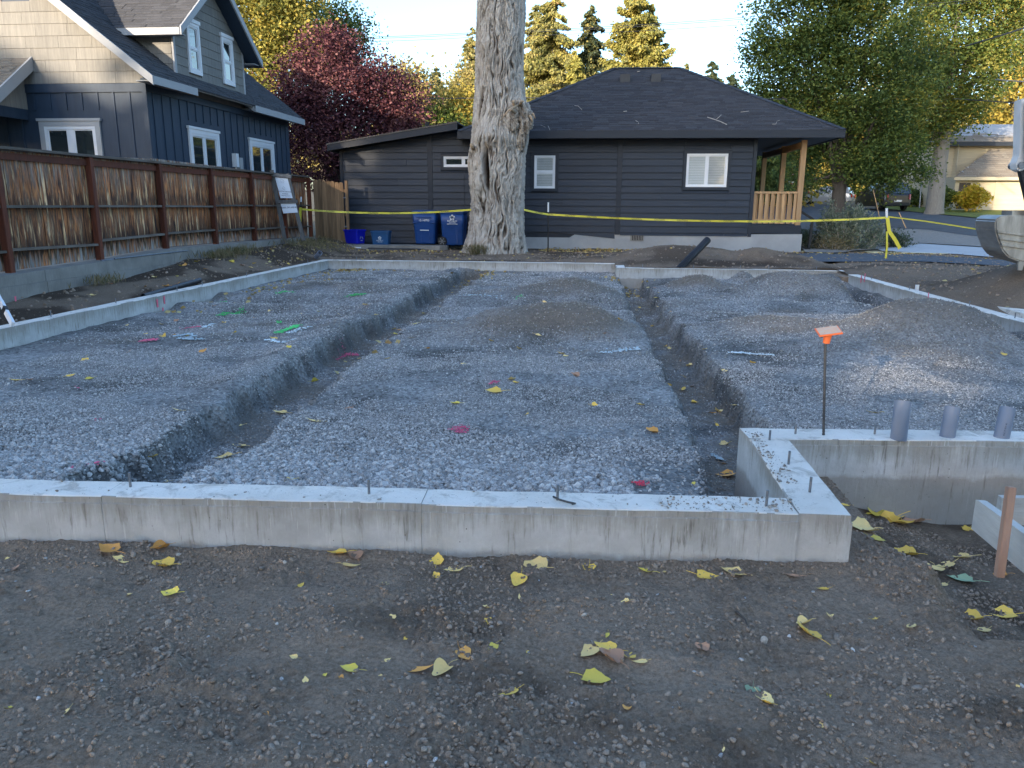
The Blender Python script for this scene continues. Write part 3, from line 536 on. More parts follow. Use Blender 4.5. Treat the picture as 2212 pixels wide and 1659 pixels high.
# ================================================================ new concrete foundation
fd = thing('concrete_foundation', 'new low concrete foundation wall enclosing the crushed stone pad', 'foundation', (0, 3.3, 0))
def wall_piece(name, a, b, th, z0, z1, label=None, side=1, step=.035, lip=True, parent=None, mat=None):
    """wall whose outer face runs a->b; thickness to the left of the direction; slightly wavy arrises"""
    a = np.array(a, float); b = np.array(b, float); L = np.hypot(*(b-a)); d = (b-a)/L; nrm = np.array([-d[1], d[0]]); n = max(4, int(L/step)); V = []; F_ = []
    for i in range(n+1):
        t = i*L/n; p = a+d*t; w = lambda s, k=.004: k*float(pn(t*7+s*9, s*3.1, 61))+k*.7*float(pn(t*23+s*5, s, 62))
        o1 = p+nrm*w(1, .002); o2 = p+nrm*(.006+w(2)); i1 = p+nrm*(th+w(3)); i2 = p+nrm*(th-.006+w(4)); zt = z1+.003*float(pn(t*2, 0, 63))
        for q, z in ((o1, z0), (o1, zt-.036+.002*w(7, 1.)), (p+nrm*(.007 if lip else 0), zt-.034+.002*w(7, 1.)), (p+nrm*(.007+w(5, .003)), zt-.004), (o2+nrm*.006, zt), (i2, zt+w(6, .002)), (i1, zt-.007), (i1, z0)): V.append((q[0], q[1], z))
    k = 8
    for i in range(n):
        for j in range(k): F_.append((i*k+j, (i+1)*k+j, (i+1)*k+(j+1) % k, i*k+(j+1) % k))
    F_ += [tuple(range(k))[::-1], tuple(n*k+j for j in range(k))]
    me = mesh(name, V, F_, mat or M['conc']); me.materials.append(M['conc_top'])
    bm = bmesh.new(); bm.from_mesh(me); bmesh.ops.recalc_face_normals(bm, faces=bm.faces)
    for f in bm.faces: f.material_index = 1 if (f.normal.z > .7 and mat is None and f.calc_center_median().z > z1-.012) else 0
    bm.to_mesh(me); bm.free(); o = link(name, me, parent if parent is not None else fd)
    if label: o['label'] = label
    return o
wall_piece('wall_section', (FW_L[0], FW_L[1]), (-.85*0-2.28, front_y(-2.28)), .205, -.32, TOP, step=.05)
wall_piece('wall_section', (-.755, front_y(-.755)), (FW_R[0]-.24, front_y(FW_R[0]-.24)), .205, -.32, TOP-.001)
wall_piece('wall_section', (-2.278, front_y(-2.278)), (-.757, front_y(-.757)), .205, -.32, TOP+.001)
# corner leg running back, then the wall set back on the right
wall_piece('wall_section', (1.20, 3.37), (1.20, 4.505), .24, -.32, TOP, 'short return leg of the foundation corner')
wall_piece('wall_section', (.962, 4.507), (RW_X+.2, 4.507+.08*(RW_X+.2-.96)), .23, -.42, TOP+.001)
wall_piece('wall_section', (LW_X-.2, 18.297), (LW_X-.2, 3.22), .2, -.3, TOP, step=.15, lip=False)
wall_piece('wall_section', (JOG_X-.001, FAR_Y+.2), (LW_X-.2, FAR_Y+.2), .2, -.3, TOP+.002, step=.15, lip=False)
wall_piece('wall_section', (JOG_X+.2, FARR_Y+.0), (JOG_X+.2, FAR_Y+.198), .2, -.3, TOP+.001, step=.15, lip=False)
wall_piece('wall_section', (RW_X+.2, FARR_Y+.2), (JOG_X+.202, FARR_Y+.2), .2, -.3, TOP, step=.15, lip=False)
wall_piece('wall_section', (RW_X+.2, 4.9), (RW_X+.2, 16.25), .2, -.3, TOP+.002, step=.15, lip=False)
def bolt_at(x, y, h=.075, r=.0065):
    m = MB(); m.tube([(x, y, TOP-.05), (x+.001, y, TOP+h)], r, 8); return m.obj('anchor_bolt', M['steel'], fd)
for px, py in ((282, 1052), (797, 1068), (1204, 1080), (1655, 1092), (1749, 1062), (1703, 1003), (1662, 951), (1718, 937), (1889, 938)):
    p = atz(px, py, TOP); bolt_at(p[0], p[1], .075 if py > 1000 else .062)
for y in (7.2, 8.6, 9.9, 11.5, 12.3, 14, 15.6, 17.2): bolt_at(LW_X-.1, y, .07)
for x in (-5.7, -3.9, -1.8, -.4): bolt_at(x, FAR_Y+.1, .08)
for x in (1.1, 2.2, 3.2, 3.8, 4.8): bolt_at(x, FARR_Y+.1, .08)
for y in (15.2, 13.4, 11.3, 10.1, 9.2): bolt_at(RW_X+.1, y, .07)
# grit and mortar crumbs on top of the corner
g2 = np.random.default_rng(5); cr_ = []
for k in range(420):
    t = g2.random()
    if t < .45: x = g2.uniform(.35, .98); y = front_y(x)+g2.uniform(.02, .19)
    elif t < .85: x = g2.uniform(.965, 1.06); y = g2.uniform(3.75, 4.65)
    else: x = g2.uniform(-2.6, .9); y = front_y(x)+g2.uniform(.02, .19)
    cr_.append((x, y, TOP+.003))
scatter('wall_top_grit', cr_, .0018+.0065*g2.random(len(cr_))**2.5, M['stone_brown'], 'grit and stone crumbs lying on the top of the front wall', 21, .6, .5)
# tie wire curl beside a bolt
m = MB(); p = atz(1204, 1080, TOP); m.tube([(p[0]-.02, p[1]+.01, TOP+.012), (p[0]+.01, p[1]-.02, TOP+.01), (p[0]+.05, p[1]-.05, TOP+.012), (p[0]+.085, p[1]-.055, TOP+.008), (p[0]+.07, p[1]-.07, TOP+.012)], .005, 6)
tag(m.obj('cloth_scrap', M['rebar'], None, True), 'dark twisted scrap lying beside an anchor bolt on the front wall', 'scrap')
def paint(name, pts_, w, mat, label, cat='paint mark', z=None):
    pass
# ---- pink marks sprayed on concrete
M['pink'] = simple('pink_marking_paint', (.80, .12, .20), (.7, .18, .24), 40, rough=.7, bmp=0)
M['magenta'] = simple('magenta_marking_paint', (.55, .05, .20), (.45, .06, .18), 40, rough=.7, bmp=0)
M['gpaint'] = simple('green_marking_paint', (.06, .62, .13), (.08, .5, .12), 40, rough=.7, bmp=0)
M['wpaint'] = simple('white_marking_paint', (.55, .68, .74), (.45, .55, .6), 40, rough=.7, bmp=0)
def smear(px, py, w, h, X=None, Y=None, label='', d=.006, ng=16):
    """thin ragged coat of paint on a vertical face"""
    p = atx(px, py, X) if X is not None else aty(px, py, Y); g = np.random.default_rng(int(px)); V = []; fs = []
    for i in range(ng+1):
        t = i/ng; wl = w*(.5+.15*g.random()); u = (t-.5)*h
        for s in (-1, 1):
            V.append((p[0]+d, p[1]+s*wl, p[2]+u) if X is not None else (p[0]+s*wl, p[1]-d, p[2]+u))
    fs = [(2*i, 2*i+1, 2*i+3, 2*i+2) for i in range(ng)]
    return V, fs
def paint_mark(parts_, label, mat=None):
    m = MB()
    for V, fs in parts_: m.add(V, fs)
    return tag(m.obj('paint_mark', mat or M['pink']), label, 'paint mark')
LX = LW_X+.2*0
for (px, py, w_, h_, X, d_, lab) in ((339, 655, .035, .12, LW_X, .008, 'pink spray line left of the joint on the left foundation wall'), (351, 668, .03, .05, LW_X, .008, 'short pink dab low between the two pink lines on the left wall'), (354, 648, .03, .12, LW_X, .008, 'pink spray line right of the joint on the left foundation wall'),
        (1861, 603, .05, .14, RW_X, -.008, 'broad pink spray line at the far end of the right wall'), (1869, 600, .04, .16, RW_X, -.008, 'second pink spray line at the far end of the right wall'), (2006, 643, .03, .16, RW_X, -.008, 'single pink spray line midway along the right foundation wall')):
    paint_mark([smear(px, py, w_, h_, X=X, d=d_)], lab)
# ================================================================ old retaining wall under the fence
rw = thing('retaining_wall', 'old board-formed concrete retaining wall below the wooden fence', 'retaining wall', (-8.3, 15, 0))
def zfb(y): return float(np.interp(y, [6, 10.5, 12.6, 14.8, 18.9, 23], [.57, .58, .62, .70, .66, .60]))
for k, (z0, z1, off) in enumerate(((.42, None, 0), (.24, .418, .02), (.05, .238, .045), (-.2, .048, .07))):
    for (ya, yb) in ((6.6, 10.9), (10.91, 14.6), (14.61, 18.4), (18.41, 22.6)):
        m = MB(); x1 = -8.22+off+.0; n = 10
        V = []
        for i in range(n+1):
            y = ya+(yb-ya)*i/n; zt = zfb(y) if z1 is None else z1; wv = .008*float(pn(y*1.7, k, 77))
            V += [(-8.66, y, z0), (x1+wv, y, z0), (x1+wv, y, zt), (-8.66, y, zt)]
        fs = [(i*4+j, (i+1)*4+j, (i+1)*4+(j+1) % 4, i*4+(j+1) % 4) for i in range(n) for j in range(4)]+[(0, 1, 2, 3), tuple(n*4+j for j in (3, 2, 1, 0))]
        m.add(V, fs); m.obj('concrete_course', M['conc_old'], rw)
for px, py, h in ((34, 693, .16), (166, 663, .06), (193, 663, .05)):
    pass
paint_mark([smear(33, 652, .03, .16, X=-8.14, d=.01)], 'bright pink spray line low on the retaining wall at the left edge')
paint_mark([smear(165, 626, .025, .06, X=-8.2, d=.01)], 'small pink spray dab on the upper course of the retaining wall')
paint_mark([smear(193, 624, .02, .04, X=-8.2, d=.01)], 'faded smaller pink dab right of the pink dab on the retaining wall')
# ================================================================ stained wooden fence
FX = -8.5; FY0, FY1 = 6.4, 22.75
fence = thing('wooden_fence', 'tall weathered red-brown board fence on the concrete retaining wall', 'fence', (FX, 12, .6))
bd = []
for k in range(6):
    g = np.random.default_rng(k); w = .132; V = []; m = MB(); n = 7; t = .018
    top = 1.70+.0*k; ys_ = [-w/2, w/2]
    m.box(-t/2, -w/2, 0, t/2, w/2, top); me = mesh('fence_board', m.v, m.f, M['fence']); bd.append(me)
y = FY0; k = 0
while y < FY1:
    o = link('board', bd[k % 6], fence, local=True); o.location = (-.035+g2.normal(0, .003)-0, y-12, zfb(y)-.6+.02); o.rotation_euler = (g2.normal(0, .004), 0, g2.normal(0, .03)); y += .138; k += 1
posts = [6.35+2.075*i for i in range(9)]
posts = [8.42, 10.5, 12.62, 14.74, 16.83, 18.9, 20.9, 22.85]
for y in posts:
    m = MB(); m.box(FX-.005, y-.05, zfb(y)-.05, FX+.095, y+.05, 2.30+.02); m.obj('post', M['post'], fence, bevel=.006)
for a, b in zip([6.4]+posts[:-1], posts):
    for zc, sag in ((zfb((a+b)/2)+.30, .0), (1.52, 0.)):
        m = MB(); z0 = zc+g2.normal(0, .008); z1 = zc+g2.normal(0, .008)
        m.beam((FX+.035, a+.05, z0), (FX+.035, b-.05, z1), .085, .038); m.obj('rail', M['rail'], fence)
    m = MB(); m.beam((FX+.012, a+.05, 2.235), (FX+.012, b-.05, 2.235), .04, .10); m.obj('top_rail', M['post'], fence)
    m = MB(); m.beam((FX+.015, a+.002, 2.345), (FX+.015, b-.002, 2.345), .17, .042); m.obj('cap_board', M['rail'], fence, bevel=.004)
m = MB(); m.prism([(5.02, 16.2, -.3), (5.46, 16.2, -.3), (5.46, 17.2, -.3), (5.02, 17.2, -.3)], (0, 0, .50)); tag(m.obj('soil_bank', M['dirt']), 'dark soil left in the gap at the far right corner of the foundation', kind='structure')
# ---- brown gate panel closing the gap to the dark house
gp = thing('fence_gate', 'short run of brown vertical boards closing the gap beside the dark house', 'gate', (-8.2, 23.2, .4))
gx = -8.42; gy = 23.15; k = 0
while gx < -7.50:
    w = .125; zt = 2.27-.012*k+.01*math.sin(k*2.1); m = MB()
    m.prism([(gx, gy, .32), (gx+w, gy, .32), (gx+w, gy, zt-.03), (gx+w-.03, gy, zt), (gx+.03, gy, zt), (gx, gy, zt-.03)], (0, .02, 0)); m.obj('board', M['gate'], gp); gx += w+.008; k += 1
for z in (.6, 1.25, 1.95):
    m = MB(); m.box(-8.42, gy+.021, z-.045, -7.45, gy+.058, z+.045); m.obj('rail', M['gate'], gp)
m = MB(); m.box(-7.44, gy-.02, .3, -7.36, gy+.06, 2.25); m.obj('post', M['gate'], gp)
for z in (.9, 1.75): m = MB(); m.box(-7.5, gy-.03, z-.02, -7.42, gy-.021, z+.02); m.obj('hinge', M['steel'], gp)
# ================================================================ cladding tools
def vrange(poly, v):
    xs_ = []
    for (a, b) in zip(poly, poly[1:]+poly[:1]):
        if (a[1]-v)*(b[1]-v) <= 0 and a[1] != b[1]: xs_.append(a[0]+(b[0]-a[0])*(v-a[1])/(b[1]-a[1]))
    return (min(xs_), max(xs_)) if len(xs_) > 1 else None
def clad(parent, name, org, ud, nrm_, poly, v0, course, plen, mat, holes=(), th=.012, lap=.014, gap=.003, seed=0, vmax=None, jit=.0, labels=None, stagger=True, gapv=.004):
    """lapped boards/shingles on the wall polygon poly (u,v) at origin org, u direction ud, normal nrm_"""
    org = Vector(org); ud = Vector(ud); nv_ = Vector(nrm_); vd = Vector((0, 0, 1)); g = random.Random(seed); us = [p[0] for p in poly]; vs_ = [p[1] for p in poly]; v = v0; out = []
    while v < (vmax or max(vs_))-.01:
        a, b = max(v, min(vs_)+1e-4), min(v+course, max(vs_)-1e-4)
        if b-a > .01:
            ra, rb = vrange(poly, a), vrange(poly, b)
            if ra and rb:
                segs = [(min(ra[0], rb[0]), max(ra[1], rb[1]), a, b)]
                for (h0, h1, k0, k1) in holes:
                    ns = []
                    for (s0, s1, c, d) in segs:
                        if h1 <= s0 or h0 >= s1 or k1 <= c or k0 >= d: ns.append((s0, s1, c, d)); continue
                        if s0 < h0: ns.append((s0, h0, c, d))
                        if h1 < s1: ns.append((h1, s1, c, d))
                        if k0 > c+.01: ns.append((max(s0, h0), min(s1, h1), c, k0))
                        if k1 < d-.01: ns.append((max(s0, h0), min(s1, h1), k1, d))
                    segs = ns
                for (s0, s1, c, d) in segs:
                    cuts = [s0]; u = s0+(g.uniform(.25, 1)*plen if stagger else plen)
                    while u < s1-.12*plen: cuts.append(u); u += plen*g.uniform(.8, 1.2)
                    cuts.append(s1)
                    for p0, p1 in zip(cuts[:-1], cuts[1:]):
                        lo = vrange(poly, c); hi = vrange(poly, d)
                        q = [(max(p0, lo[0]), c), (min(p1, lo[1]), c), (min(p1, hi[1]), d), (max(p0, hi[0]), d)]
                        if q[1][0]-q[0][0] < .01 and q[2][0]-q[3][0] < .01: continue
                        if q[1][0] < q[0][0]: q[0] = q[1] = (q[3][0] if abs(q[3][0]-p0) > .001 else q[2][0], c)
                        if q[2][0] < q[3][0]: q[2] = q[3] = (q[0][0] if q[0][0] > p0+.001 else q[1][0], d)
                        j = g.uniform(-jit, jit)
                        f = lambda uv, o, du=0: org+ud*(uv[0]+du)+vd*uv[1]+nv_*o
                        tb, tt = th+lap, th
                        q2 = [(q[0][0]+gap/2, q[0][1]+gapv+j), (q[1][0]-gap/2, q[1][1]+gapv+j), (q[2][0]-gap/2, q[2][1]), (q[3][0]+gap/2, q[3][1])]
                        vsx = [f(q2[0], 0), f(q2[1], 0), f(q2[2], 0), f(q2[3], 0), f(q2[0], tb), f(q2[1], tb), f(q2[2], tt), f(q2[3], tt)]
                        me = mesh(name, vsx, [(0, 3, 2, 1), (4, 5, 6, 7), (0, 1, 5, 4), (1, 2, 6, 5), (2, 3, 7, 6), (3, 0, 4, 7)], mat); bm = bmesh.new(); bm.from_mesh(me); bmesh.ops.recalc_face_normals(bm, faces=bm.faces); bm.to_mesh(me); bm.free()
                        out.append(link(name, me, parent))
        v += course
    return out
def roof_face(parent, name, poly3, mat, course=.14, tab=.3, seed=0, over=.0, z0=.012):
    """asphalt tabs as one joined sheet of real geometry; poly3[0]->poly3[1] is the eave"""
    P = [Vector(p) for p in poly3]; u = (P[1]-P[0]).normalized(); n = u.cross(P[2]-P[0]).normalized()
    if n.z < 0: n = -n
    v = n.cross(u).normalized()
    if v.z < 0: v = -v
    uv = [((p-P[0]).dot(u), (p-P[0]).dot(v)) for p in P]; vm = max(p[1] for p in uv); V = []; Q = []; rn = []; g = random.Random(seed); a = 0.
    while a < vm-.02:
        b = min(a+course, vm-1e-4); ra = vrange(uv, a+1e-4); rb = vrange(uv, b)
        if ra and rb:
            x = min(ra[0], rb[0])-g.random()*tab; X1 = max(ra[1], rb[1])
            while x < X1:
                w = tab*g.choice((.5, .8, 1, 1.2, 1.5)); x2 = x+w; t = g.choice((0, 0, .008, .012))
                lo = (max(x, ra[0]), min(x2, ra[1])); hi = (max(x, rb[0]), min(x2, rb[1]))
                if lo[1] > lo[0]+.01 or hi[1] > hi[0]+.01:
                    if lo[1] < lo[0]: lo = ((hi[0] if hi[0] > x+.001 else hi[1]),)*2
                    if hi[1] < hi[0]: hi = ((lo[0] if lo[0] > x+.001 else lo[1]),)*2
                    q = [(lo[0], a-.02, z0+.012+t), (lo[1]-.006, a-.02, z0+.012+t), (hi[1]-.006, b, z0+t*.5), (hi[0], b, z0+t*.5), (lo[0], a-.02, -.01), (lo[1]-.006, a-.02, -.01)]
                    k = len(V); V += [P[0]+u*c[0]+v*c[1]+n*c[2] for c in q]; Q += [(k, k+1, k+2, k+3), (k+4, k+5, k+1, k), (k, k+3, k+3, k+4) if 0 else (k, k+4, k+3, k+3)][:2]; r_ = g.random(); rn += [r_, r_*.5]
                x = x2
        a = b
        if b >= vm-2e-4: break
    me = npmesh(name, V, Q, mat, fattr={'rnd': rn}); o = link(name, me, parent); o['kind'] = 'stuff'
    m = MB(); m.prism([p-n*.002 for p in P], -n*.05); m.obj('roof_deck', M['dark_trim'] if mat is M['roof_dark'] else M['trim_grey'], parent)
    return o
def window(parent, org, ud, nrm_, w, h, lights=2, horiz=False, glass='glass', blinds=False, trim=None, trimmat=None, head=0, fw=.05, depth=.07, label=None, div=.05, mat='white'):
    """org: lower left corner; window frame mesh with panes as sub-parts"""
    o = Vector(org); u = Vector(ud); n = Vector(nrm_); z = Vector((0, 0, 1)); Mx = Matrix((( u.x, -n.x, 0, o.x), (u.y, -n.y, 0, o.y), (0, 0, 1, o.z), (0, 0, 0, 1)))
    d0 = -depth; fr = MB()
    fr.box(0, d0, 0, fw, .01, h, Mx); fr.box(w-fw, d0, 0, w, .01, h, Mx); fr.box(fw, d0, 0, w-fw, .01, fw, Mx); fr.box(fw, d0, h-fw, w-fw, .01, h, Mx)
    cells = []
    if horiz:
        c = h*.5; fr.box(fw, d0+.012, c-div/2, w-fw, .01, c+div/2, Mx); cells = [(fw, fw, w-fw, c-div/2), (fw, c+div/2, w-fw, h-fw)]
    else:
        st = (w-2*fw)/lights
        for i in range(1, lights): fr.box(fw+st*i-div/2, d0+.012, fw, fw+st*i+div/2, .01, h-fw, Mx)
        for i in range(lights): cells.append((fw+st*i+(div/2 if i else 0), fw, fw+st*(i+1)-(div/2 if i < lights-1 else 0), h-fw))
    wo = fr.obj('window', M[mat], parent)
    if label: wo['label'] = label
    for c in cells:
        i = .012; s = MB(); s.box(c[0], d0+.025, c[1], c[2], d0+.045, c[1]+.028, Mx); s.box(c[0], d0+.025, c[3]-.028, c[2], d0+.045, c[3], Mx); s.box(c[0], d0+.025, c[1]+.028, c[0]+.028, d0+.045, c[3]-.028, Mx); s.box(c[2]-.028, d0+.025, c[1]+.028, c[2], d0+.045, c[3]-.028, Mx); s.obj('sash', M[mat], wo)
        p = MB(); p.add([Mx @ Vector(q) for q in ((c[0]+.02, d0+.036, c[1]+.02), (c[2]-.02, d0+.036, c[1]+.02), (c[2]-.02, d0+.036, c[3]-.02), (c[0]+.02, d0+.036, c[3]-.02))], [(0, 1, 2, 3)]); p.obj('pane', M['clear' if blinds else glass], wo)
        if blinds:
            b = MB(); y = c[1]+.01
            while y < c[3]: b.add([Mx @ Vector(q) for q in ((c[0], -.026, y), (c[2], -.026, y), (c[2], -.010, y+.042), (c[0], -.010, y+.042))], [(0, 1, 2, 3)]); y += .047
            bo = b.obj('blind', M['blind'], wo); bo['kind'] = 'stuff'
            b = MB(); b.box(c[0], -.006, c[1], c[2], -.003, c[3], Mx); b.obj('shade_back', M['trim_grey'], wo)
    if trim:
        t = MB(); tm = trim; t.box(-tm, d0-.01, -tm, 0, 0, h+tm, Mx); t.box(w, d0-.01, -tm, w+tm, 0, h+tm, Mx); t.box(0, d0-.01, -tm, w, 0, 0, Mx); t.box(0, d0-.01, h, w, 0, h+tm, Mx)
        if head: t.box(-tm-.04, d0-.03, h+tm, w+tm+.04, 0, h+tm+head, Mx)
        t.obj('window_trim', trimmat or M['white'], parent)
    return wo
# ================================================================ charcoal bungalow across the back of the site
bh = thing('dark_bungalow', 'single-storey charcoal clapboard house with hip roof behind the caution tape', 'house', (0, 26, .3))
BY = 24.0
def zs(py, px=1300): return float(aty(px, py, BY)[2])
def xsx(px, py=400): return float(aty(px, py, BY)[0])
XL, XJ, XR, XP = -7.83, -4.0, 4.68, 6.12
zf = .66; zeave = 3.46
# backing walls
m = MB(); m.prism([(XL, BY+.0, .3), (XR, BY, .3), (XR, BY, 3.5), (XJ, BY, 3.5), (XJ, BY, 3.80), (XL, BY, 3.12)], (0, .12, 0)); m.obj('wall', M['dark_trim'], bh)
m = MB(); m.box(XR-.12, BY+.121, .3, XR, BY+8.4, 3.5); m.box(XL, BY+.121, .3, XL+.12, BY+6, 3.05); m.box(XL+.121, BY+8.2, .3, XR-.121, BY+8.35, 3.5); m.obj('wall', M['dark_trim'], bh)
W = {'small_slider': (959, 338, 1044, 361), 'double_hung': (1154, 336, 1200, 407), 'slider': (1480, 332, 1573, 404)}
holes = []
def wrect(px0, py0, px1, py1): a = aty(px0, py1, BY); b = aty(px1, py0, BY); return float(a[0]), float(a[2]), float(b[0]), float(b[2])
for k, r in W.items():
    x0, z0, x1, z1 = wrect(*r); holes.append((x0-.09, x1+.09, z0-.09, z1+.09))
vt1 = xsx(930); vt2 = xsx(1337); tw = .075
bays = [(XL+.09, vt1-tw, [(XL+.09, .36), (vt1-tw, .36), (vt1-tw, 3.60), (XL+.09, 3.12)]), (vt1+tw, XJ+.05, [(vt1+tw, .36), (XJ+.05, .36), (XJ+.05, 3.78), (vt1+tw, 3.62)]),
        (XJ+.05, vt2-tw, [(XJ+.051, .58), (vt2-tw, .68), (vt2-tw, zeave), (XJ+.051, zeave)]), (vt2+tw, XR-.1, [(vt2+tw, .68), (XR-.1, .68), (XR-.1, zeave), (vt2+tw, zeave)])]
for i, (a, b, poly) in enumerate(bays):
    clad(bh, 'siding_board', (0, BY-.0, 0), (1, 0, 0), (0, -1, 0), poly, .18, .195, 3.66, M['dark_siding'], holes, th=.012, lap=.034, gap=.006, seed=i+3, gapv=.004)
m = MB()
for x0, x1, z0, z1 in ((XL-.01, XL+.085, .35, 3.14), (XR-.095, XR+.01, .67, zeave), (vt1-tw+.003, vt1+tw-.003, .35, 3.6), (vt2-tw+.003, vt2+tw-.003, .70, zeave)):
    m = MB(); m.box(x0, BY-.040, z0, x1, BY+.0, z1); m.obj('corner_trim', M['dark_trim'], bh)
for k, r in W.items():
    x0, z0, x1, z1 = wrect(*r)
    window(bh, (x0, BY-.0, z0), (1, 0, 0), (0, -1, 0), x1-x0, z1-z0, 2, k == 'double_hung', 'glass', k != 'small_slider', .088, M['dark_trim'], 0, .05, .055)
# foundation
m = MB(); m.box(XL+.1, BY+.02, 0, -1.2, BY+.1, .36); m.box(-4, BY-.012, 0, -.72, BY-.001, .60); m.obj('foundation_wall', M['conc_blue'], bh)
m = MB(); m.prism([(-.72, BY-.02, 0), (XP+.05, BY-.02, 0), (XP+.05, BY-.02, .76), (-.55, BY-.02, .70), (-.72, BY-.02, .60)], (0, .12, 0)); fo = m.obj('foundation_wall', M['conc_blue'], bh); fo['label'] = 'pale blue-grey parged foundation under the right half'
vx = xsx(1376, 514); vz = float(aty(1376, 514, BY-.02)[2]); m = MB()
for i in range(7): m.box(vx-.17+.05*i, BY-.036, vz-.07, vx-.15+.05*i, BY-.024, vz+.07)
m.box(vx-.2, BY-.04, vz-.09, vx+.2, BY-.022, vz-.07); m.box(vx-.2, BY-.04, vz+.07, vx+.2, BY-.022, vz+.09); m.box(vx-.2, BY-.04, vz-.07, vx-.172, BY-.022, vz+.07); m.box(vx+.172, BY-.04, vz-.07, vx+.2, BY-.022, vz+.07); m.obj('foundation_vent', M['conc_old'], bh)
m = MB(); m.box(vx-.17, BY-.0235, vz-.07, vx+.17, BY-.021, vz+.07); m.obj('vent_screen', M['black'], bh)
# hip roof
EY0, EY1 = 23.45, 32.6; EX0, EX1 = -4.05, 6.95; zE = 3.66; zR = 6.06; RY = 28.0; RX0, RX1 = .52, 2.74
A, B, C_, D_ = (EX0, EY0, zE), (EX1, EY0, zE), (EX1, EY1, zE), (EX0, EY1, zE); Ra, Rb = (RX0, RY, zR), (RX1, RY, zR)
roof_face(bh, 'roof_shingles', [A, B, Rb, Ra], M['roof_dark'], .135, .30, 1)
roof_face(bh, 'roof_shingles', [B, C_, Rb], M['roof_dark'], .135, .30, 2); roof_face(bh, 'roof_shingles', [C_, D_, Ra, Rb], M['roof_dark'], .135, .3, 3); roof_face(bh, 'roof_shingles', [D_, A, Ra], M['roof_dark'], .135, .3, 4)
def ridge(parent, a, b, mat):
    a = Vector(a); b = Vector(b); L = (b-a).length; n = int(L/.2); d = (b-a)/n; V = []; Q = []; rn = []; s = d.cross(Vector((0, 0, 1))).normalized(); up = s.cross(d).normalized()
    for i in range(n):
        p = a+d*i; q = p+d*1.1; k = len(V); V += [p+s*.13+up*.005, p+up*.05, p-s*.13+up*.005, q+s*.13-up*.005, q+up*.035, q-s*.13-up*.005]; Q += [(k, k+3, k+4, k+1), (k+1, k+4, k+5, k+2)]; r_ = random.random(); rn += [r_, r_]
    o = link('ridge_cap', npmesh('ridge_cap', V, Q, mat, fattr={'rnd': rn}), parent); return o
for a, b in ((A, Ra), (B, Rb), (C_, Rb), (D_, Ra), (Ra, Rb)): ridge(bh, a, b, M['roof_dark'])
fh = .2
m = MB(); m.box(EX0, EY0-.02, zE-fh, EX1, EY0+.02, zE+.01); m.obj('fascia', M['dark_trim'], bh)
m = MB(); m.box(EX1-.02, EY0+.021, zE-fh, EX1+.02, EY1, zE+.01); m.box(EX0-.02, EY0+.021, zE-fh, EX0+.02, EY1, zE+.01); m.obj('fascia', M['dark_trim'], bh)
m = MB(); m.box(EX0+.021, EY0+.021, zE-fh, XR, BY-.045, zE-fh+.02); m.box(XR+.012, EY0+.021, zE-fh+.03, EX1-.021, EY1-.1, zE-fh+.05); m.obj('soffit', M['dark_trim'], bh)
# low-slope roof of the left extension
m = MB(); pz = lambda x: 3.30+(x+8.05)*(3.92-3.30)/(8.05-4.02)
m.prism([(-8.05, 23.5, pz(-8.05)), (EX0-.03, 23.5, pz(EX0)), (EX0-.03, 23.5, pz(EX0)-.19), (-8.05, 23.5, pz(-8.05)-.17)], (0, .045, 0)); m.obj('fascia', M['dark_trim'], bh)
m = MB(); m.prism([(-8.07, 23.48, pz(-8.07)+.002), (EX0-.03, 23.48, pz(EX0)+.002), (EX0-.03, 23.48, pz(EX0)+.04), (-8.07, 23.48, pz(-8.07)+.04)], (0, 6.6, 0)); m.obj('flat_roof', simple('brown_roll_roofing', (.10, .085, .075), (.15, .13, .11), 2, rough=.9, bmp=.3), bh)
m = MB(); m.box(-8.07, 23.55, 3.12, -8.03, 30, 3.29); m.obj('fascia', M['dark_trim'], bh)
p = aty(923, 318*0+285, 25.5); m = MB(); m.tube([(p[0], 25.5, 3.4), (p[0], 25.5, float(aty(923, 263, 25.5)[2]))], .06, 10); m.obj('roof_vent_pipe', M['black'], bh)
for px, py in ((1350, 172), (1416, 172)):
    t = (27.15-EY0)/(RY-EY0); z = zE+(zR-zE)*t; x = float(aty(px, py, 27.1)[0]); m = MB()
    m.prism([(x-.16, 26.85, z-.2), (x+.16, 26.85, z-.2), (x+.16, 26.85, z+.10), (x+.10, 26.85, z+.11), (x-.10, 26.85, z+.11), (x-.16, 26.85, z+.10)], (0, .36, 0)); m.obj('roof_vent', M['abs'], bh, bevel=.01)
# porch
pf = thing  # (kept short)
m = MB(); m.box(XR+.012, BY+.0, .775, XP, BY+7.5, 1.02); m.obj('porch_deck', M['dark_trim'], bh)
for k, (px, yy) in enumerate(((1733, 24.08), (1696, 26.5), (1651, 29.4))):
    m = MB(); x = XP-.10; m.box(x-.075, yy-.075, 1.02, x+.075, yy+.075, 3.44); m.obj('porch_post', M['cedar'], bh, bevel=.008)
m = MB(); m.box(XP-.16, 24.16, 3.22, XP-.06, 26.42, 3.40); m.box(XP-.16, 26.58, 3.22, XP-.06, 29.32, 3.40); m.obj('porch_beam', M['cedar'], bh)
m = MB(); m.box(XR+.02, 24.0, 1.93, XP-.18, 24.13, 1.99); m.obj('porch_rail', M['cedar'], bh)
m = MB(); m.box(XR+.02, 24.05, 1.12, XP-.18, 24.10, 1.20); m.obj('porch_rail', M['cedar'], bh)
for i in range(8):
    x = XR+.06+i*(XP-.2-XR-.09)/7; m = MB(); m.box(x-.038, 24.02, 1.06, x+.038, 24.045, 1.925); m.obj('baluster', M['cedar'], bh)
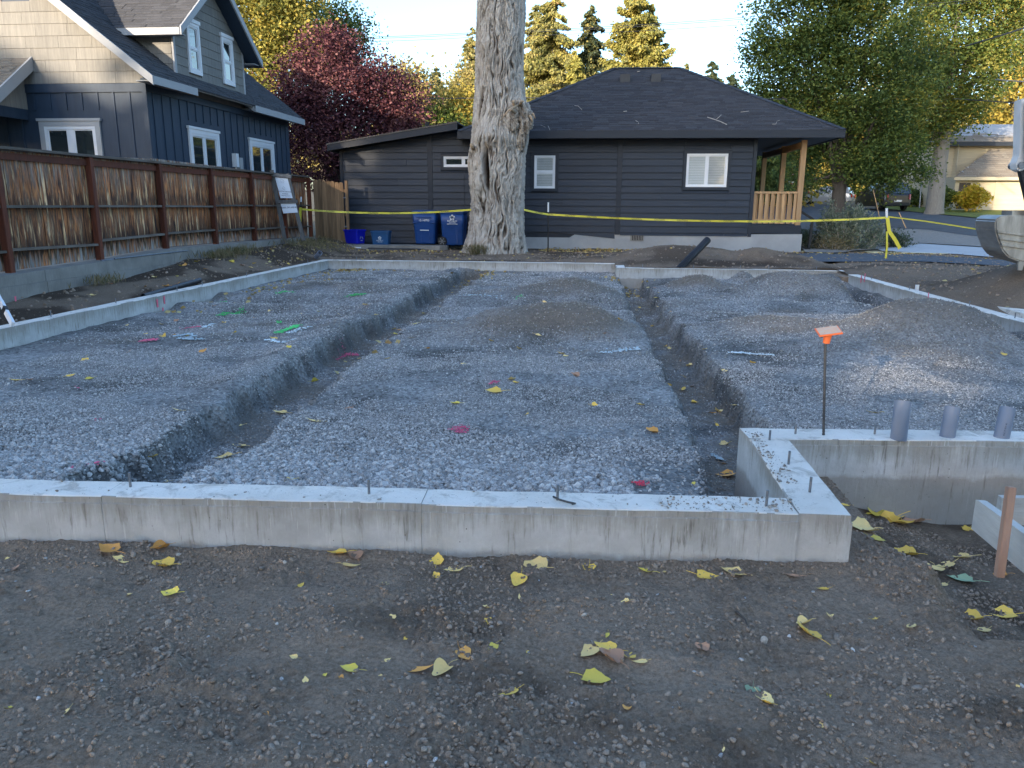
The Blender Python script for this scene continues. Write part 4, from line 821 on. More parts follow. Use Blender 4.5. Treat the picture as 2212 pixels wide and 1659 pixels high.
for i in range(8):
    x = XR+.13+i*(XP-.2-XR-.09)/7; m = MB(); m.box(x-.038, 24.105, 1.06, x+.038, 24.13, 1.925); m.obj('baluster', M['cedar'], bh)
for yy in (24.6, 25.2, 25.8): m = MB(); m.box(XP-.12, yy-.04, 1.06, XP-.09, yy+.04, 1.925); m.obj('baluster', M['cedar'], bh)
# side steps with black handrail
m = MB(); a = aty(1738, 463, 24.6); b = aty(1757, 478, 24.3); m.beam((XP+.03, 24.3, 1.42), (XP+.38, 24.25, 1.20), .06, .07); m.beam((XP+.38, 24.25, 1.22), (XP+.34, 24.25, .2), .07, .07, (0, 1, 0)); m.beam((XP+.05, 24.3, .42), (XP+.34, 24.25, .30), .05, .05); m.obj('handrail', M['black'], bh)
# twigs blown onto the roof
def on_roof(px, py):
    lo, hi = 23.4, 28.; d = ray(px, py)
    for _ in range(30):
        mid = (lo+hi)/2; p = CAMP+d*(mid/d[1]); zr = zE+(zR-zE)*(mid-EY0)/(RY-EY0)+.03
        if p[2] > zr: lo = mid
        else: hi = mid
    return p
for k, (L, r_) in enumerate((([(1528, 253), (1543, 258), (1557, 263), (1570, 269)], .014), ([(1548, 257), (1554, 252), (1558, 248)], .008), ([(1241, 228), (1249, 229), (1257, 237)], .008), ([(1373, 260), (1379, 264), (1379, 269)], .007), ([(1600, 242), (1610, 241), (1618, 240)], .008), ([(1668, 268), (1676, 268), (1678, 262), (1684, 260)], .007), ([(1168, 270), (1178, 275)], .007), ([(1184, 272), (1188, 281)], .007), ([(1347, 241), (1354, 240)], .014), ([(1377, 154), (1383, 154)], .012))):
    m = MB(); m.tube([on_roof(*q) for q in L], r_, 5); lab = ('long forked pale twig lying on the front slope of the dark roof', 'short side twig beside the long forked twig on the dark roof', 'bent twig high on the left of the dark roof slope', 'hooked twig low in the middle of the dark roof', 'straight pale twig on the right part of the dark roof', 'curly twig near the right eave of the dark roof', 'thin twig at the dark roof edge right of the burl', 'second thin twig at the roof edge right of the burl', 'pale bark chip left of centre on the dark roof', 'pale scrap on the ridge of the dark roof')[k]
    tag(m.obj('twig', M['twig'], None, True), lab, 'twig', 'twigs blown onto the dark roof')
# ================================================================ blue two-storey house on the left
lh = thing('blue_house', 'two-storey house with navy board-and-batten below and grey shingles above, beyond the fence', 'house', (-12, 20, .6))
HX, HY, HY1 = -10.5, 18.06, 26.6; zb = 4.12; RXM = -15.0; sl_ = .79
zroof = lambda x: 4.42+(-10.1-x)*sl_
zrd = zroof(RXM)
# shells
m = MB(); m.prism([(HX, HY, .3), (-19.5, HY, .3), (-19.5, HY, zroof(HX)-.14), (RXM, HY, zrd-.14), (HX, HY, zroof(HX)-.14)], (0, .15, 0)); m.obj('wall', M['navy'], lh)
m = MB(); m.box(HX-.15, HY+.151, .3, HX, HY1, zroof(HX)-.14); m.obj('wall', M['navy'], lh)
m = MB(); m.prism([(HX, HY1-.001, .3), (-19.5, HY1-.001, .3), (-19.5, HY1-.001, zroof(HX)-.14), (RXM, HY1-.001, zrd-.14), (HX, HY1-.001, zroof(HX)-.14)], (0, .15, 0)); m.obj('wall', M['navy'], lh)
# belts
m = MB(); m.box(HX+.0, HY-.03, zb, HX+.04, HY1, zb+.17); m.obj('belt_board', M['navy'], lh)
m = MB(); m.box(-19.5, HY-.04, zb-.02, HX-.001, HY-.0, zb+.17); m.obj('belt_board', M['navy'], lh)
m = MB(); m.box(HX-.06, HY-.055, .3, HX+.05, HY-.031, 4.4); m.obj('corner_board', M['navy'], lh)
for i in range(21):
    y = HY+.28+i*.405
    m = MB(); m.box(HX+.0, y-.022, .4, HX+.022, y+.022, zb-.002)
    if not (19.65 < y < 21.62 or 23.3 < y < 25.5): m.obj('batten', M['navy'], lh)
    else:
        m = MB(); m.box(HX, y-.022, 3.66, HX+.022, y+.022, zb-.002); m.obj('batten', M['navy'], lh)
for i in range(13):
    x = HX-.40-i*.40; m = MB(); m.box(x-.022, HY-.022, 3.7 if -13.5 < x < -11.55 else .4, x+.022, HY, zb-.022); m.obj('batten', M['navy'], lh)
# upper shingles: front gable
gp_ = [(HX, zb+.17), (-17.5, zb+.17), (-17.5, zroof(-12.5)), (RXM, zrd-.2), (HX, zroof(HX)-.16)]
gp2 = [(-(p[0]-HX), p[1]) for p in gp_]
clad(lh, 'shingle', (HX, HY, 0), (-1, 0, 0), (0, -1, 0), [(0, zb+.17), (6.2, zb+.17), (6.2, 8.1), (4.5, zrd-.2), (0, zroof(HX)-.2)], zb+.175, .262, .95, M['shingle_wall'], [(2.6, 3.3, 6.1, 7.2)], th=.014, lap=.014, seed=5, gap=.005)
# side wall: shingles up to dormer
DY0, DY1 = 19.52, 23.42; DYM = (DY0+DY1)/2; dz = 5.92; dap = dz+(DYM-DY0)*.77
wu1 = (20.15, 20.83); wu2 = (22.05, 22.76)
hl = [(wu1[0]-HY, wu1[1]-HY, 4.82, 6.12), (wu2[0]-HY, wu2[1]-HY, 4.84, 6.12)]
clad(lh, 'shingle', (HX, HY, 0), (0, 1, 0), (1, 0, 0), [(1.3, zb+.171), (8.45, zb+.171), (8.45, 4.36), (DY1-HY+.0, 4.36), (DY1-HY, dz), (DYM-HY, dap-.1), (DY0-HY, dz), (DY0-HY, 4.4), (1.3, 4.4)] if 0 else [(DY0-HY, zb+.171), (DY1-HY, zb+.171), (DY1-HY, dz), (DYM-HY, dap-.12), (DY0-HY, dz)], zb+.175, .222, 1.15, M['shingle_wall'], hl, th=.014, lap=.013, seed=8, gap=.004)
for a, b in ((HY+.02, DY0-.012), (DY1+.012, HY1)):
    m = MB(); m.box(HX, a, zb+.171, HX+.03, b, zroof(HX)-.14); m.obj('frieze_board', M['shingle_wall'], lh)
m = MB(); m.prism([(HX-.1, DY0, 4.2), (HX-.1, DY1, 4.2), (HX-.1, DY1, dz), (HX-.1, DYM, dap-.1), (HX-.1, DY0, dz)], (.1, 0, 0)); m.obj('dormer_wall', M['shingle_wall'], lh)
for y in (DY0, DY1): m = MB(); m.box(HX-.02, y-.05, 4.35, HX+.03, y+.05, dz+.02); m.obj('corner_board', M['trim_grey'], lh)
# dormer cheek facing the camera
cz = lambda x: zroof(x)+.02
xb = -10.1-(dz-4.42)/sl_
clad(lh, 'shingle', (HX-.05, DY0+.0, 0), (-1, 0, 0), (0, -1, 0), [(0, cz(HX)-.1), (0, dz-.02), (-(xb-HX)-.1, dz-.02)], 4.5, .23, .9, M['shingle_wall'], (), th=.014, lap=.012, seed=9)
m = MB(); m.prism([(HX-.03, DY0+.001, cz(HX)-.2), (HX-.03, DY0+.001, dz), (xb-.2, DY0+.001, dz)], (0, .1, 0)); m.obj('dormer_wall', M['shingle_wall'], lh)
# main roof planes
ex = -10.05; rkY = HY-.42; rkY1 = HY1+.45
roof_face(lh, 'roof_shingles', [(ex, rkY, zroof(ex)), (ex, rkY1, zroof(ex)), (RXM, rkY1, zrd), (RXM, rkY, zrd)], M['roof_grey'], .14, .3, 11)
xl2 = 2*RXM-ex
roof_face(lh, 'roof_shingles', [(xl2, rkY1, zroof(ex)), (xl2, rkY, zroof(ex)), (RXM, rkY, zrd), (RXM, rkY1, zrd)], M['roof_grey'], .14, .3, 12)
# eave fascias either side of dormer; rake boards
for a, b in ((rkY, DY0+.12), (DY1-.35, rkY1)):
    m = MB(); m.box(ex-.005, a, zroof(ex)-.17, ex+.035, b, zroof(ex)+.01); m.obj('fascia', M['trim_grey'], lh)
    m = MB(); m.box(HX+.031, a+.03, zroof(ex)-.10, ex-.006, b, zroof(ex)-.08); m.obj('soffit', M['trim_grey'], lh)
def rake(parent, x0, z0, x1, z1, y, mat, hgt=.23, w=.045):
    m = MB(); m.prism([(x0, y, z0), (x1, y, z1), (x1, y, z1-hgt*1.15), (x0, y, z0-hgt*1.0)], (0, w, 0)); return m.obj('rake_board', mat, parent)
rake(lh, ex+.03, zroof(ex)+.005, RXM, zrd+.03, rkY-.05, M['trim_grey'], .20); rake(lh, xl2, zroof(ex), RXM-.001, zrd+.03, rkY-.05, M['trim_grey'], .20)
m = MB(); m.prism([(ex-.02, rkY, zroof(ex)-.09), (RXM, rkY, zrd-.09), (RXM, rkY, zrd-.11), (ex-.02, rkY, zroof(ex)-.11)], (0, .42, 0)); m.obj('soffit', M['trim_grey'], lh)
m = MB(); a = DY1-.38; m.prism([(ex, a-.03, zroof(ex)+.01), (ex, a-.03, zroof(ex)-.17), (ex-.45, a-.03, zroof(ex)+.1), (ex-.45, a-.03, zroof(ex)+.36)], (0, .028, 0)); m.obj('rake_board', M['trim_grey'], lh)
# dormer roof (gable, ridge along x)
xo = -10.08; dsl = .77; ov = .42
for s, nm_ in ((-1, 1), (1, 2)):
    ye = DYM+s*(DYM-DY0+ov); ze = dap-(DYM-DY0+ov)*dsl+.12; xi_e = -10.1-(ze-4.42)/sl_; xi_r = -10.1-(dap+.12-4.42)/sl_
    P_ = [(xo, ye, ze), (xi_e-.1, ye, ze), (xi_r-.1, DYM, dap+.12), (xo, DYM, dap+.12)]
    roof_face(lh, 'dormer_roof', P_ if s < 0 else P_[:1]+P_[1:], M['roof_grey'], .14, .3, 14+s)
    m = MB(); m.prism([(xo-.001, ye, ze+.02), (xo-.001, DYM, dap+.15), (xo-.001, DYM, dap-.07), (xo-.001, ye, ze-.17)], (.045, 0, 0)); m.obj('rake_board', M['trim_grey'], lh)
    m = MB(); m.prism([(xo-.005, ye, ze-.17), (xo-.005, DYM, dap-.05), (xo-.005, DYM, dap-.03), (xo-.005, ye, ze-.15)], (-.42, 0, 0)); m.obj('soffit', M['navy'], lh)
    m = MB(); y2 = ye-.02 if s < 0 else ye; m.box(xi_e, y2, ze-.17, xo, y2+.02, ze+.01); m.obj('fascia', M['trim_grey'], lh)
    m = MB(); y3 = (ye+.02, DY0-.02) if s < 0 else (DY1+.02, ye-.02); m.box(xi_e, y3[0], ze-.13, xo-.05, y3[1], ze-.11); m.obj('soffit', M['trim_grey'], lh)
for y, z in ((20.35, 6.85), (20.9, 7.25), (21.47, 7.55)): m = MB(); m.prism([(HX+.03, y-.09, z), (HX+.03, y+.09, z), (HX+.03, y+.03, z+.14), (HX+.03, y-.03, z+.14)], (.07, 0, 0)); m.obj('wall_vent', M['shingle_wall'], lh)
# dormer windows, wall windows
for (a, b) in (wu1, wu2):
    window(lh, (HX+.012, a+.09, 4.93), (0, 1, 0), (1, 0, 0), b-a-.18, 1.10, 1, True, 'glass', False, .075, M['white'], .09, .045, .04)
window(lh, (HX, 19.97, 2.2), (0, 1, 0), (1, 0, 0), 1.42, 1.15, 2, False, 'glass', False, .11, M['white'], .06, .06, .04, div=.13)
window(lh, (HX, 23.58, 2.2), (0, 1, 0), (1, 0, 0), 1.60, 1.15, 2, False, 'glass', False, .11, M['white'], .06, .06, .04, div=.13)
window(lh, (-13.12, HY, 2.1), (1, 0, 0), (0, -1, 0), 1.30, 1.24, 2, False, 'glass', False, .12, M['trim_grey'], .06, .07, .04, div=.16)
m = MB(); m.box(HX+.002, 22.28, 2.6, HX+.14, 22.44, 2.98); m.tube([(HX+.07, 22.36, 2.2), (HX+.07, 22.36, 2.6)], .03, 8); m.obj('meter_box', M['white'], lh)
m = MB(); m.box(HX+.002, 22.55, 2.55, HX+.12, 22.75, 2.88); m.obj('meter_box', M['trim_grey'], lh)
# front porch roof at far left
pr = [(-13.25, HY-.02, 4.86), (-20, HY-.02, 4.86), (-20, HY-2.6, 3.0), (-13.25, HY-2.6, 3.0)]
roof_face(lh, 'porch_shingles', [pr[2], pr[3], pr[0], pr[1]], simple('x', (.1, .09, .08)) if 0 else M['roof_tan'], .14, .3, 17)
m = MB(); m.prism([(-13.25, HY-.02, 4.90), (-13.25, HY-2.6, 3.04), (-13.25, HY-2.6, 2.78), (-13.25, HY-.02, 4.60)], (.05, 0, 0)); m.obj('rake_board', M['trim_grey'], lh)
m = MB(); m.prism([(-13.52, HY-.02, 4.7), (-13.52, HY-2.0, 3.3), (-13.52, HY-2.0, 3.2), (-13.52, HY-.02, 3.72)], (.04, 0, 0)); m.obj('porch_gable', M['shingle_wall'], lh)
m = MB(); m.box(-19.5, HY-2.1, 3.28, -13.48, HY-1.98, 3.5); m.box(-13.53, HY-2.1, 3.48, -13.47, HY-.05, 3.72); m.obj('porch_beam', M['navy'], lh)
m = MB(); m.box(-13.68, HY-2.1, .4, -13.53, HY-1.95, 3.28); m.box(-19, HY-2.1, .4, -18.85, HY-1.95, 3.28); m.obj('porch_post', M['navy'], lh)
for i in range(4): m = MB(); m.tube([(-13.75-i*.28, HY-1.9, 3.42-.05*(i % 2)), (-13.75-i*.28, HY-1.9, 3.36-.05*(i % 2))], .022, 6); m.obj('string_light', M['white'], lh)
# ================================================================ foliage tools
def leaf_quads(C, size, g, droop=0., asp=.6, align=None):
    """one bent-looking quad per centre; returns V,Q"""
    n = len(C); a = g.normal(0, 1, (n, 3)); a[:, 2] *= .7; a[:, 2] -= droop
    if align is not None: a = a*.45+align
    a /= np.linalg.norm(a, axis=1)[:, None]; b = np.cross(a, g.normal(0, 1, (n, 3))); b /= np.linalg.norm(b, axis=1)[:, None]
    s = (size*g.uniform(.6, 1.3, n))[:, None]; V = np.stack([C-a*s*.5, C+b*s*asp*.5, C+a*s*.5, C-b*s*asp*.5], 1).reshape(-1, 3)
    return V, np.arange(4*n).reshape(n, 4)
def cloud(blobs, n, g, shell=.55, clump=0, csz=.4):
    """points in ellipsoid blobs (cx,cy,cz,rx,ry,rz); clumped for light and dark masses"""
    B = np.array(blobs, float); w = (B[:, 3]*B[:, 4]*B[:, 5])**.75; w /= w.sum()
    def pick(k):
        i = g.choice(len(B), k, p=w); d = g.normal(0, 1, (k, 3)); d /= np.linalg.norm(d, axis=1)[:, None]; r = g.random(k)**(1/3*(1-shell)+.0)*g.uniform(.82, 1.08, k); return B[i, :3]+d*r[:, None]*B[i, 3:]
    if clump:
        Cc = pick(clump); i = g.integers(0, clump, n); return Cc[i]+g.normal(0, csz, (n, 3))*np.array([1, 1, .75])
    return pick(n)
def crown(name, P, size, mat, parent, g, **k):
    V, Q = leaf_quads(P, size, g, **k); o = link(name, npmesh(name, V, Q, mat, fattr={'rnd': g.random(len(Q))}), parent); return o
def limbs(base, targets, r0, g, name, mat, parent, split=.35, n=7):
    m = MB(); b = Vector(base)
    for k, t in enumerate(targets):
        t = Vector(t); pts_ = []; off = Vector((g.normal(0, .25), g.normal(0, .25), 0))
        for i in range(7):
            s = i/6; p = b.lerp(t, s); p.x = b.x+(t.x-b.x)*s**1.5; p.y = b.y+(t.y-b.y)*s**1.5; p += off*math.sin(s*3.14)*(t-b).length*.12; pts_.append(p)
        m.tube(pts_, [r0*(1-.88*i/6) for i in range(7)], n, False)
    return m.obj(name, mat, parent, True)
def broadleaf(name, label, cat, base, hgt, blobs, n, size, mat, r0, seed, clump=0, csz=.4, trunk_h=None, mat2=None, group=None, asp=.6, trunkmat=None):
    g = np.random.default_rng(seed); t = thing(name, label, cat, base, group); b = np.array(base)
    th = trunk_h or hgt*.35; m = MB(); k = 8; m.tube([(b[0], b[1], b[2]-.3), (b[0]+.02, b[1], b[2]+.4), (b[0]+.05*g.normal(), b[1], b[2]+th*.6), (b[0]+.1*g.normal(), b[1], b[2]+th)], [r0*1.4, r0*1.05, r0*.9, r0*.8], 12, False); m.obj('trunk', trunkmat or M['limb'], t, True)
    B = np.array(blobs); limbs((b[0], b[1], b[2]+th*.95), [tuple(B[i, :3]+g.normal(0, .2, 3)*B[i, 3:]) for i in g.choice(len(B), min(len(B)*2, 22))], r0*.55, g, 'limbs', trunkmat or M['limb'], t, n=6)
    P = cloud(blobs, n, g, clump=clump, csz=csz); crown('crown', P, size, mat, t, g, asp=asp)
    if mat2: crown('crown', cloud(blobs, n//4, g, clump=max(8, clump//5), csz=csz*.9), size, mat2, t, g, asp=asp)
    return t
def ppt(px, py, y): p = aty(px, py, y); return float(p[0]), float(p[2])
def blob(px, py, y, rpx, rpy=None, dy=0): x, z = ppt(px, py, y); s = y/F*1.02; return (x, y+dy, z, rpx*s, rpx*s*.8, (rpy or rpx)*s)
def conifer(name, label, px, pybase, pytop, y, wpx, seed, mat, n=9000, droop=.35, cat='conifer', group=None, top=None, mat2=None, sparse=0, zbase=None, size=None, power=.66):
    g = np.random.default_rng(seed); x, zt = ppt(px, pytop, y); z0 = zbase if zbase is not None else far_h(x, y) if y > 24 else 0.; Ht = zt-z0; Rm = wpx*1.85*y/F/2
    t = thing(name, label, cat, (x, y, float(z0)), group); m = MB(); m.tube([(x, y, z0-.3), (x, y, z0+Ht*.5), (x, y, zt-.2)], [Ht*.017+.08, Ht*.011+.04, .02], 8, False); m.obj('trunk', M['limb'], t, True)
    V = []; A = []; mb = MB(); nb = int(Ht*15); n = int(n*4.4)
    for i in range(nb):
        s = 1-(g.random()**.9)*.80; zz = z0+Ht*s if s > .08 else z0+Ht*.1; L = Rm*((1-s)/(.92))**power*g.choice((.72, .9, 1., 1.08, 1.22))*g.uniform(.85, 1.1)+.10; a = g.uniform(0, 6.283); d = np.array([math.cos(a), math.sin(a), 0])
        k = max(5, int(n/nb*(L/Rm*1.6+.25))); u = g.random(k)**.75; dr = -droop*L*u**1.5+.28*droop*L*u**3
        P = np.array([x, y, zz])+d*(u*L)[:, None]; P[:, 2] += dr; P += g.normal(0, .04+.05*L, (k, 3))*np.array([1, 1, .7]); V.append(P); A.append(np.tile(d*.5+np.array([0, 0, -.5]), (k, 1)))
        if i % 4 == 0: mb.tube([(x, y, zz), tuple(np.array([x, y, zz])+d*L*.6+np.array([0, 0, -droop*L*.35]))], [.03, .008], 4, False)
    V = np.concatenate(V); A = np.concatenate(A); sz = size or (.06+.0031*y)
    mb.obj('branches', M['limb'], t); k = g.random(len(V)) < (.75 if mat2 else 1)
    crown('crown', V[k], sz, mat, t, g, align=A[k], asp=.5)
    if mat2: crown('crown', V[~k], sz, mat2, t, g, align=A[~k], asp=.5)
    return t
# ================================================================ the big cottonwood trunk
TY = 22.0
def bark_mat():
    m, nt, b = nm('furrowed_grey_bark'); a = nd(nt, 'ShaderNodeAttribute', attribute_name='ridge').outputs['Fac']; v = coords(nt, (5, 5, 1.4))
    n1 = noise(nt, v, 2.2, 6, .65); c = ramp(nt, mth(nt, 'ADD', mth(nt, 'MULTIPLY', a, .8), mth(nt, 'MULTIPLY', n1, .35)), [(.22, (.035, .028, .022)), (.42, (.17, .145, .12)), (.62, (.36, .325, .28)), (.9, (.52, .48, .43))])
    c = mixc(nt, ramp(nt, noise(nt, v, 1.1, 3), [(.5, (0, 0, 0)), (.75, (.5, .5, .5))]), c, (.22, .155, .11))
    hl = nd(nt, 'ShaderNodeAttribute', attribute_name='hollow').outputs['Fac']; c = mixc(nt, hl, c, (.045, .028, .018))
    nt.links.new(c, b.inputs['Base Color']); b.inputs['Roughness'].default_value = .95; b.inputs['Specular IOR Level'].default_value = .1
    bump(nt, b, noise(nt, coords(nt, (9, 9, 2.2)), 3.2, 7, .7), .9, .04); return m
M['bark'] = bark_mat()
prof = [(-70, 1030, 1142), (0, 1032, 1134), (40, 1031, 1133), (100, 1029, 1131), (160, 1030, 1130), (200, 1028, 1132), (250, 1024, 1134), (300, 1020, 1134), (350, 1014, 1134), (400, 1014, 1132), (430, 1018, 1131), (470, 1016, 1131), (505, 1012, 1132), (530, 1005, 1136), (552, 997, 1140), (575, 988, 1148)]
PL = []
for py, xl, xr in prof:
    a = aty(xl, py, TY); b = aty(xr, py, TY); PL.append((a[2], (a[0]+b[0])/2, (b[0]-a[0])/2))
PL = np.array(sorted(PL)); tree = thing('cottonwood_tree', 'huge furrowed cottonwood trunk with a burl and a hollow, in front of the dark house', 'tree', (PL[0, 1], TY, .2))
nth, nz = 420, 620; th = np.linspace(0, 2*math.pi, nth, endpoint=False); zz = np.linspace(.0, PL[-1, 0]+2.2, nz)
Cx = np.interp(zz, PL[:, 0], PL[:, 1]); Rr = np.interp(zz, PL[:, 0], PL[:, 2])*.97; TH, ZZ = np.meshgrid(th, zz); CXg = Cx[:, None]; RR = Rr[:, None]*np.ones_like(TH)
def cyl(fx, fz, s, o=3):   # seamless in angle by blending
    w = TH/(2*math.pi); a = fbm(TH*fx, ZZ*fz, s, o); b = fbm((TH-2*math.pi)*fx, ZZ*fz, s, o); return a*(1-w)+b*w if 0 else a*(1-sst(.93, 1, w))+b*sst(.93, 1, w)
def cylw(fx, fz, s, warp, o=3):
    w = TH/(2*math.pi); A_ = fbm(TH*fx+warp, ZZ*fz, s, o); B_ = fbm((TH-2*math.pi)*fx+warp, ZZ*fz, s, o); k = sst(.93, 1, w); return A_*(1-k)+B_*k
wr = .55*cyl(1.3, .9, 5, 3)+.30*cyl(5, 2.2, 6, 2)
ridg = 1-np.abs(cylw(8.5, .85, 7, wr*2.6, 2))*2.6; ridg2 = 1-np.abs(cylw(19, 3.2, 9, wr*4.5, 2))*2.4; rg = np.clip(.62*ridg+.38*ridg2, -1, 1)
fl = 1+.0*TH
ang = lambda px, py: None
dR = .042*rg+.016*cyl(22, 9, 12, 3)+.04*cyl(1.6, .5, 3, 2)
base_fl = np.exp(-(ZZ-.15)/.35); dR = dR+.08*base_fl*(.4+cyl(1.9, .3, 14, 1))
hol = np.zeros_like(TH); front = 1.5*math.pi
def feat(px, py, wa, hz, depth, tilt=0):
    global dR, hol
    x, z = ppt(px, py, TY-.6); i = np.argmin(abs(zz-z)); a = math.acos(max(-.98, min(.98, (x-Cx[i])/Rr[i]))); a = 2*math.pi-a
    d = np.sqrt(((TH-a+tilt*(ZZ-z))/wa)**2+((ZZ-z)/hz)**2); e = np.exp(-d**2.6); dR = dR+depth*e
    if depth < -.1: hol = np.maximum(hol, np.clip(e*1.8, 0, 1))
    return a, z
feat(1052, 363, .085, .5, -.42, .10); feat(1046, 322, .14, .16, -.09, .1); feat(1071, 316, .10, .12, -.07)
feat(1060, 300, .75, .30, .10); feat(1046, 372, .30, .50, .06); feat(1018, 345, .45, .40, .09); feat(1043, 95, .2, .22, .05); feat(1090, 82, .3, .15, -.03); feat(1030, 400, .25, .35, .06)
feat(1122, 245, .62, .34, .20); feat(1128, 290, .30, .45, .12)
VX = CXg+(RR+dR)*np.cos(TH); VY = TY+(RR+dR)*np.sin(TH); V = np.stack([VX, VY, ZZ], -1).reshape(-1, 3)
i = np.arange(nth*nz).reshape(nz, nth); Q = np.stack([i[:-1], np.roll(i[:-1], -1, 1), np.roll(i[1:], -1, 1), i[1:]], -1).reshape(-1, 4)
link('trunk', npmesh('trunk', V, Q, M['bark'], True, vattr={'ridge': (np.clip(rg*.5+.5, 0, 1)).ravel(), 'hollow': hol.ravel()}), tree)
# burl and stub knots
def knot(px, py, y, r, seed, name='burl', mat=None, sq=(1, 1, 1)):
    x, z = ppt(px, py, y); bm = bmesh.new(); bmesh.ops.create_icosphere(bm, subdivisions=5, radius=1); P = np.array([v.co[:] for v in bm.verts])
    d = 1+.22*fbm(P[:, 0]*1.8+seed, P[:, 1]*1.8+P[:, 2]*1.3, seed, 3)+.13*fbm(P[:, 0]*5+P[:, 2]*3, P[:, 1]*5-P[:, 2]*4, seed+3, 3)-.10*np.abs(fbm(P[:, 0]*9+P[:, 2]*6, P[:, 1]*9, seed+5, 2))
    Q_ = P*d[:, None]*r*np.array(sq)+np.array([x, y, z]); fs = [tuple(v.index for v in f.verts) for f in bm.faces]; bm.free()
    rgv = np.clip(.5+1.6*(d-1), 0, 1); return link(name, npmesh(name, Q_, np.array(fs), mat or M['bark'], True, vattr={'ridge': rgv, 'hollow': np.zeros(len(P))}), tree)
knot(1119, 243, TY-.55, .30, 3, sq=(1, .8, 1.15)); knot(1133, 262, TY-.5, .24, 4, sq=(.9, .8, 1.3)); knot(1137, 248, TY-.5, .17, 6); knot(1108, 262, TY-.62, .2, 8, sq=(.8, .6, 1.5)); knot(1128, 292, TY-.45, .2, 9, sq=(.7, .7, 1.8)); knot(1145, 252, TY-.5, .10, 10); knot(1022, 335, TY-.45, .14, 12, sq=(.8, .8, 2.)); knot(1026, 368, TY-.42, .11, 13, sq=(.8, .8, 2.2))
M['cutwood'] = simple('pale_broken_wood', (.42, .33, .23), (.30, .22, .15), 5, (5, 5, 1), .9, .6, 12)
def shard(px0, py0, px1, py1, y, r, nm_='broken_branch'):
    a = aty(px0, py0, y); b = aty(px1, py1, y-.25); c = (a+b)/2+np.array([0, -.12, .05]); m = MB(); m.tube([tuple(a), tuple(c), tuple(b)], [r, r*.8, r*.3], 7); return m.obj(nm_, M['cutwood'], tree, True)
shard(1120, 226, 1079, 262, TY-.75, .035); shard(1112, 232, 1108, 216, TY-.7, .05); shard(1124, 228, 1132, 219, TY-.7, .045); shard(1145, 250, 1150, 264, TY-.6, .045); shard(1022, 322, 1018, 313, TY-.5, .06); shard(1150, 246, 1156, 256, TY-.55, .03); shard(1112, 243, 1100, 240, TY-.8, .04)
g = np.random.default_rng(44)
x0, z0 = ppt(1031, 548, TY-.75); P = np.stack([x0+g.normal(0, .16, 900), TY-.95+g.normal(0, .12, 900), z0-.12+g.random(900)*.35], -1)
t = crown('grass_tuft', P, .16, M['weed'], None, g, align=np.tile([0, 0, 1.6], (900, 1)), asp=.07); tag(t, 'dry upright grass tuft at the left foot of the big trunk', 'grass tuft')
# ================================================================ trees behind the houses
g = np.random.default_rng(3)
bl = [blob(705, 130, 33, 60, 60), blob(735, 90, 33, 38, 40), blob(660, 190, 33, 62, 60), blob(720, 210, 33, 90, 70), blob(800, 210, 33, 75, 65), blob(862, 230, 33, 55, 55), blob(650, 270, 33, 60, 60), blob(760, 290, 33, 110, 70), blob(860, 290, 33, 55, 60), blob(690, 340, 33, 75, 60), blob(845, 330, 33, 70, 50), blob(640, 225, 33, 40, 50), blob(890, 262, 33, 30, 40), blob(835, 165, 33, 38, 30)]
broadleaf('plum_tree', 'dense purple-red leaved tree between the blue house and the dark house', 'tree', (ppt(735, 480, 33)[0], 33, .3), 9, bl, 62000, .125, M['plum'], .22, 21, 1500, .33, 1.6)
bl = [blob(560, 40, 44, 75, 80), blob(600, 110, 44, 50, 60), blob(560, 160, 44, 50, 50), blob(610, -20, 44, 60, 60), blob(530, -40, 44, 70, 60), blob(585, 190, 44, 28, 30), blob(625, 60, 44, 45, 45)]
broadleaf('yellow_green_tree', 'tall yellow-green tree rising behind the blue house roof', 'tree', (ppt(570, 480, 44)[0], 44, .7), 14, bl, 26000, .2, M['yellowgreen'], .35, 22, 260, .75, 4, M['gold'])
bl = [blob(705, 60, 50, 55, 40), blob(670, 95, 50, 35, 40), blob(750, 75, 50, 28, 40), blob(700, 130, 50, 70, 50), blob(775, 110, 50, 15, 25)]
broadleaf('green_tree', 'dull green rounded tree showing just above the purple tree', 'tree', (ppt(705, 480, 50)[0], 50, .9), 14, bl, 14000, .2, M['maple'], .3, 23, 160, .7, 5)
conifer('spruce_tree', 'broad ochre spruce just right of the big trunk', 1197, 400, -22, 62, 130, 31, M['spruce'], 17000, .55, cat='spruce', mat2=M['conifer_gold'])
conifer('spruce_tree', 'narrow reddish-tipped spruce half hidden by the right edge of the big trunk', 1157, 400, 8, 66, 72, 32, M['spruce'], 8000, .5, cat='spruce')
conifer('spruce_tree', 'darker pointed spruce with red cone clusters on the right of the spruce group', 1278, 400, 12, 64, 84, 33, M['conifer_dark'], 8000, .6, cat='spruce', mat2=M['spruce'])
conifer('spruce_tree', 'short pale gold spruce in front of the spruce group by the roof', 1243, 400, 112, 56, 62, 34, M['conifer_gold'], 6000, .3, cat='spruce')
conifer('cypress_tree', 'dense golden columnar conifer above the ridge of the dark house', 1378, 400, -4, 60, 96, 35, M['conifer_gold'], 17000, -.35, cat='conifer', power=.42, mat2=M['spruce'])
conifer('cypress_tree', 'second golden spire joined to the right of the columnar conifer', 1402, 400, 18, 61, 60, 36, M['conifer_gold'], 8000, -.35, cat='conifer', power=.45, mat2=M['conifer_dark'])
conifer('far_conifer', 'far conifer left of the trunk with feathery top', 1020, 440, 62, 90, 80, 37, M['spruce'], 5000, .3)
conifer('far_conifer', 'dark grey-green far conifer right of the purple tree', 943, 440, 148, 95, 62, 38, M['conifer_dark'], 4500, .4, mat2=M['spruce'])
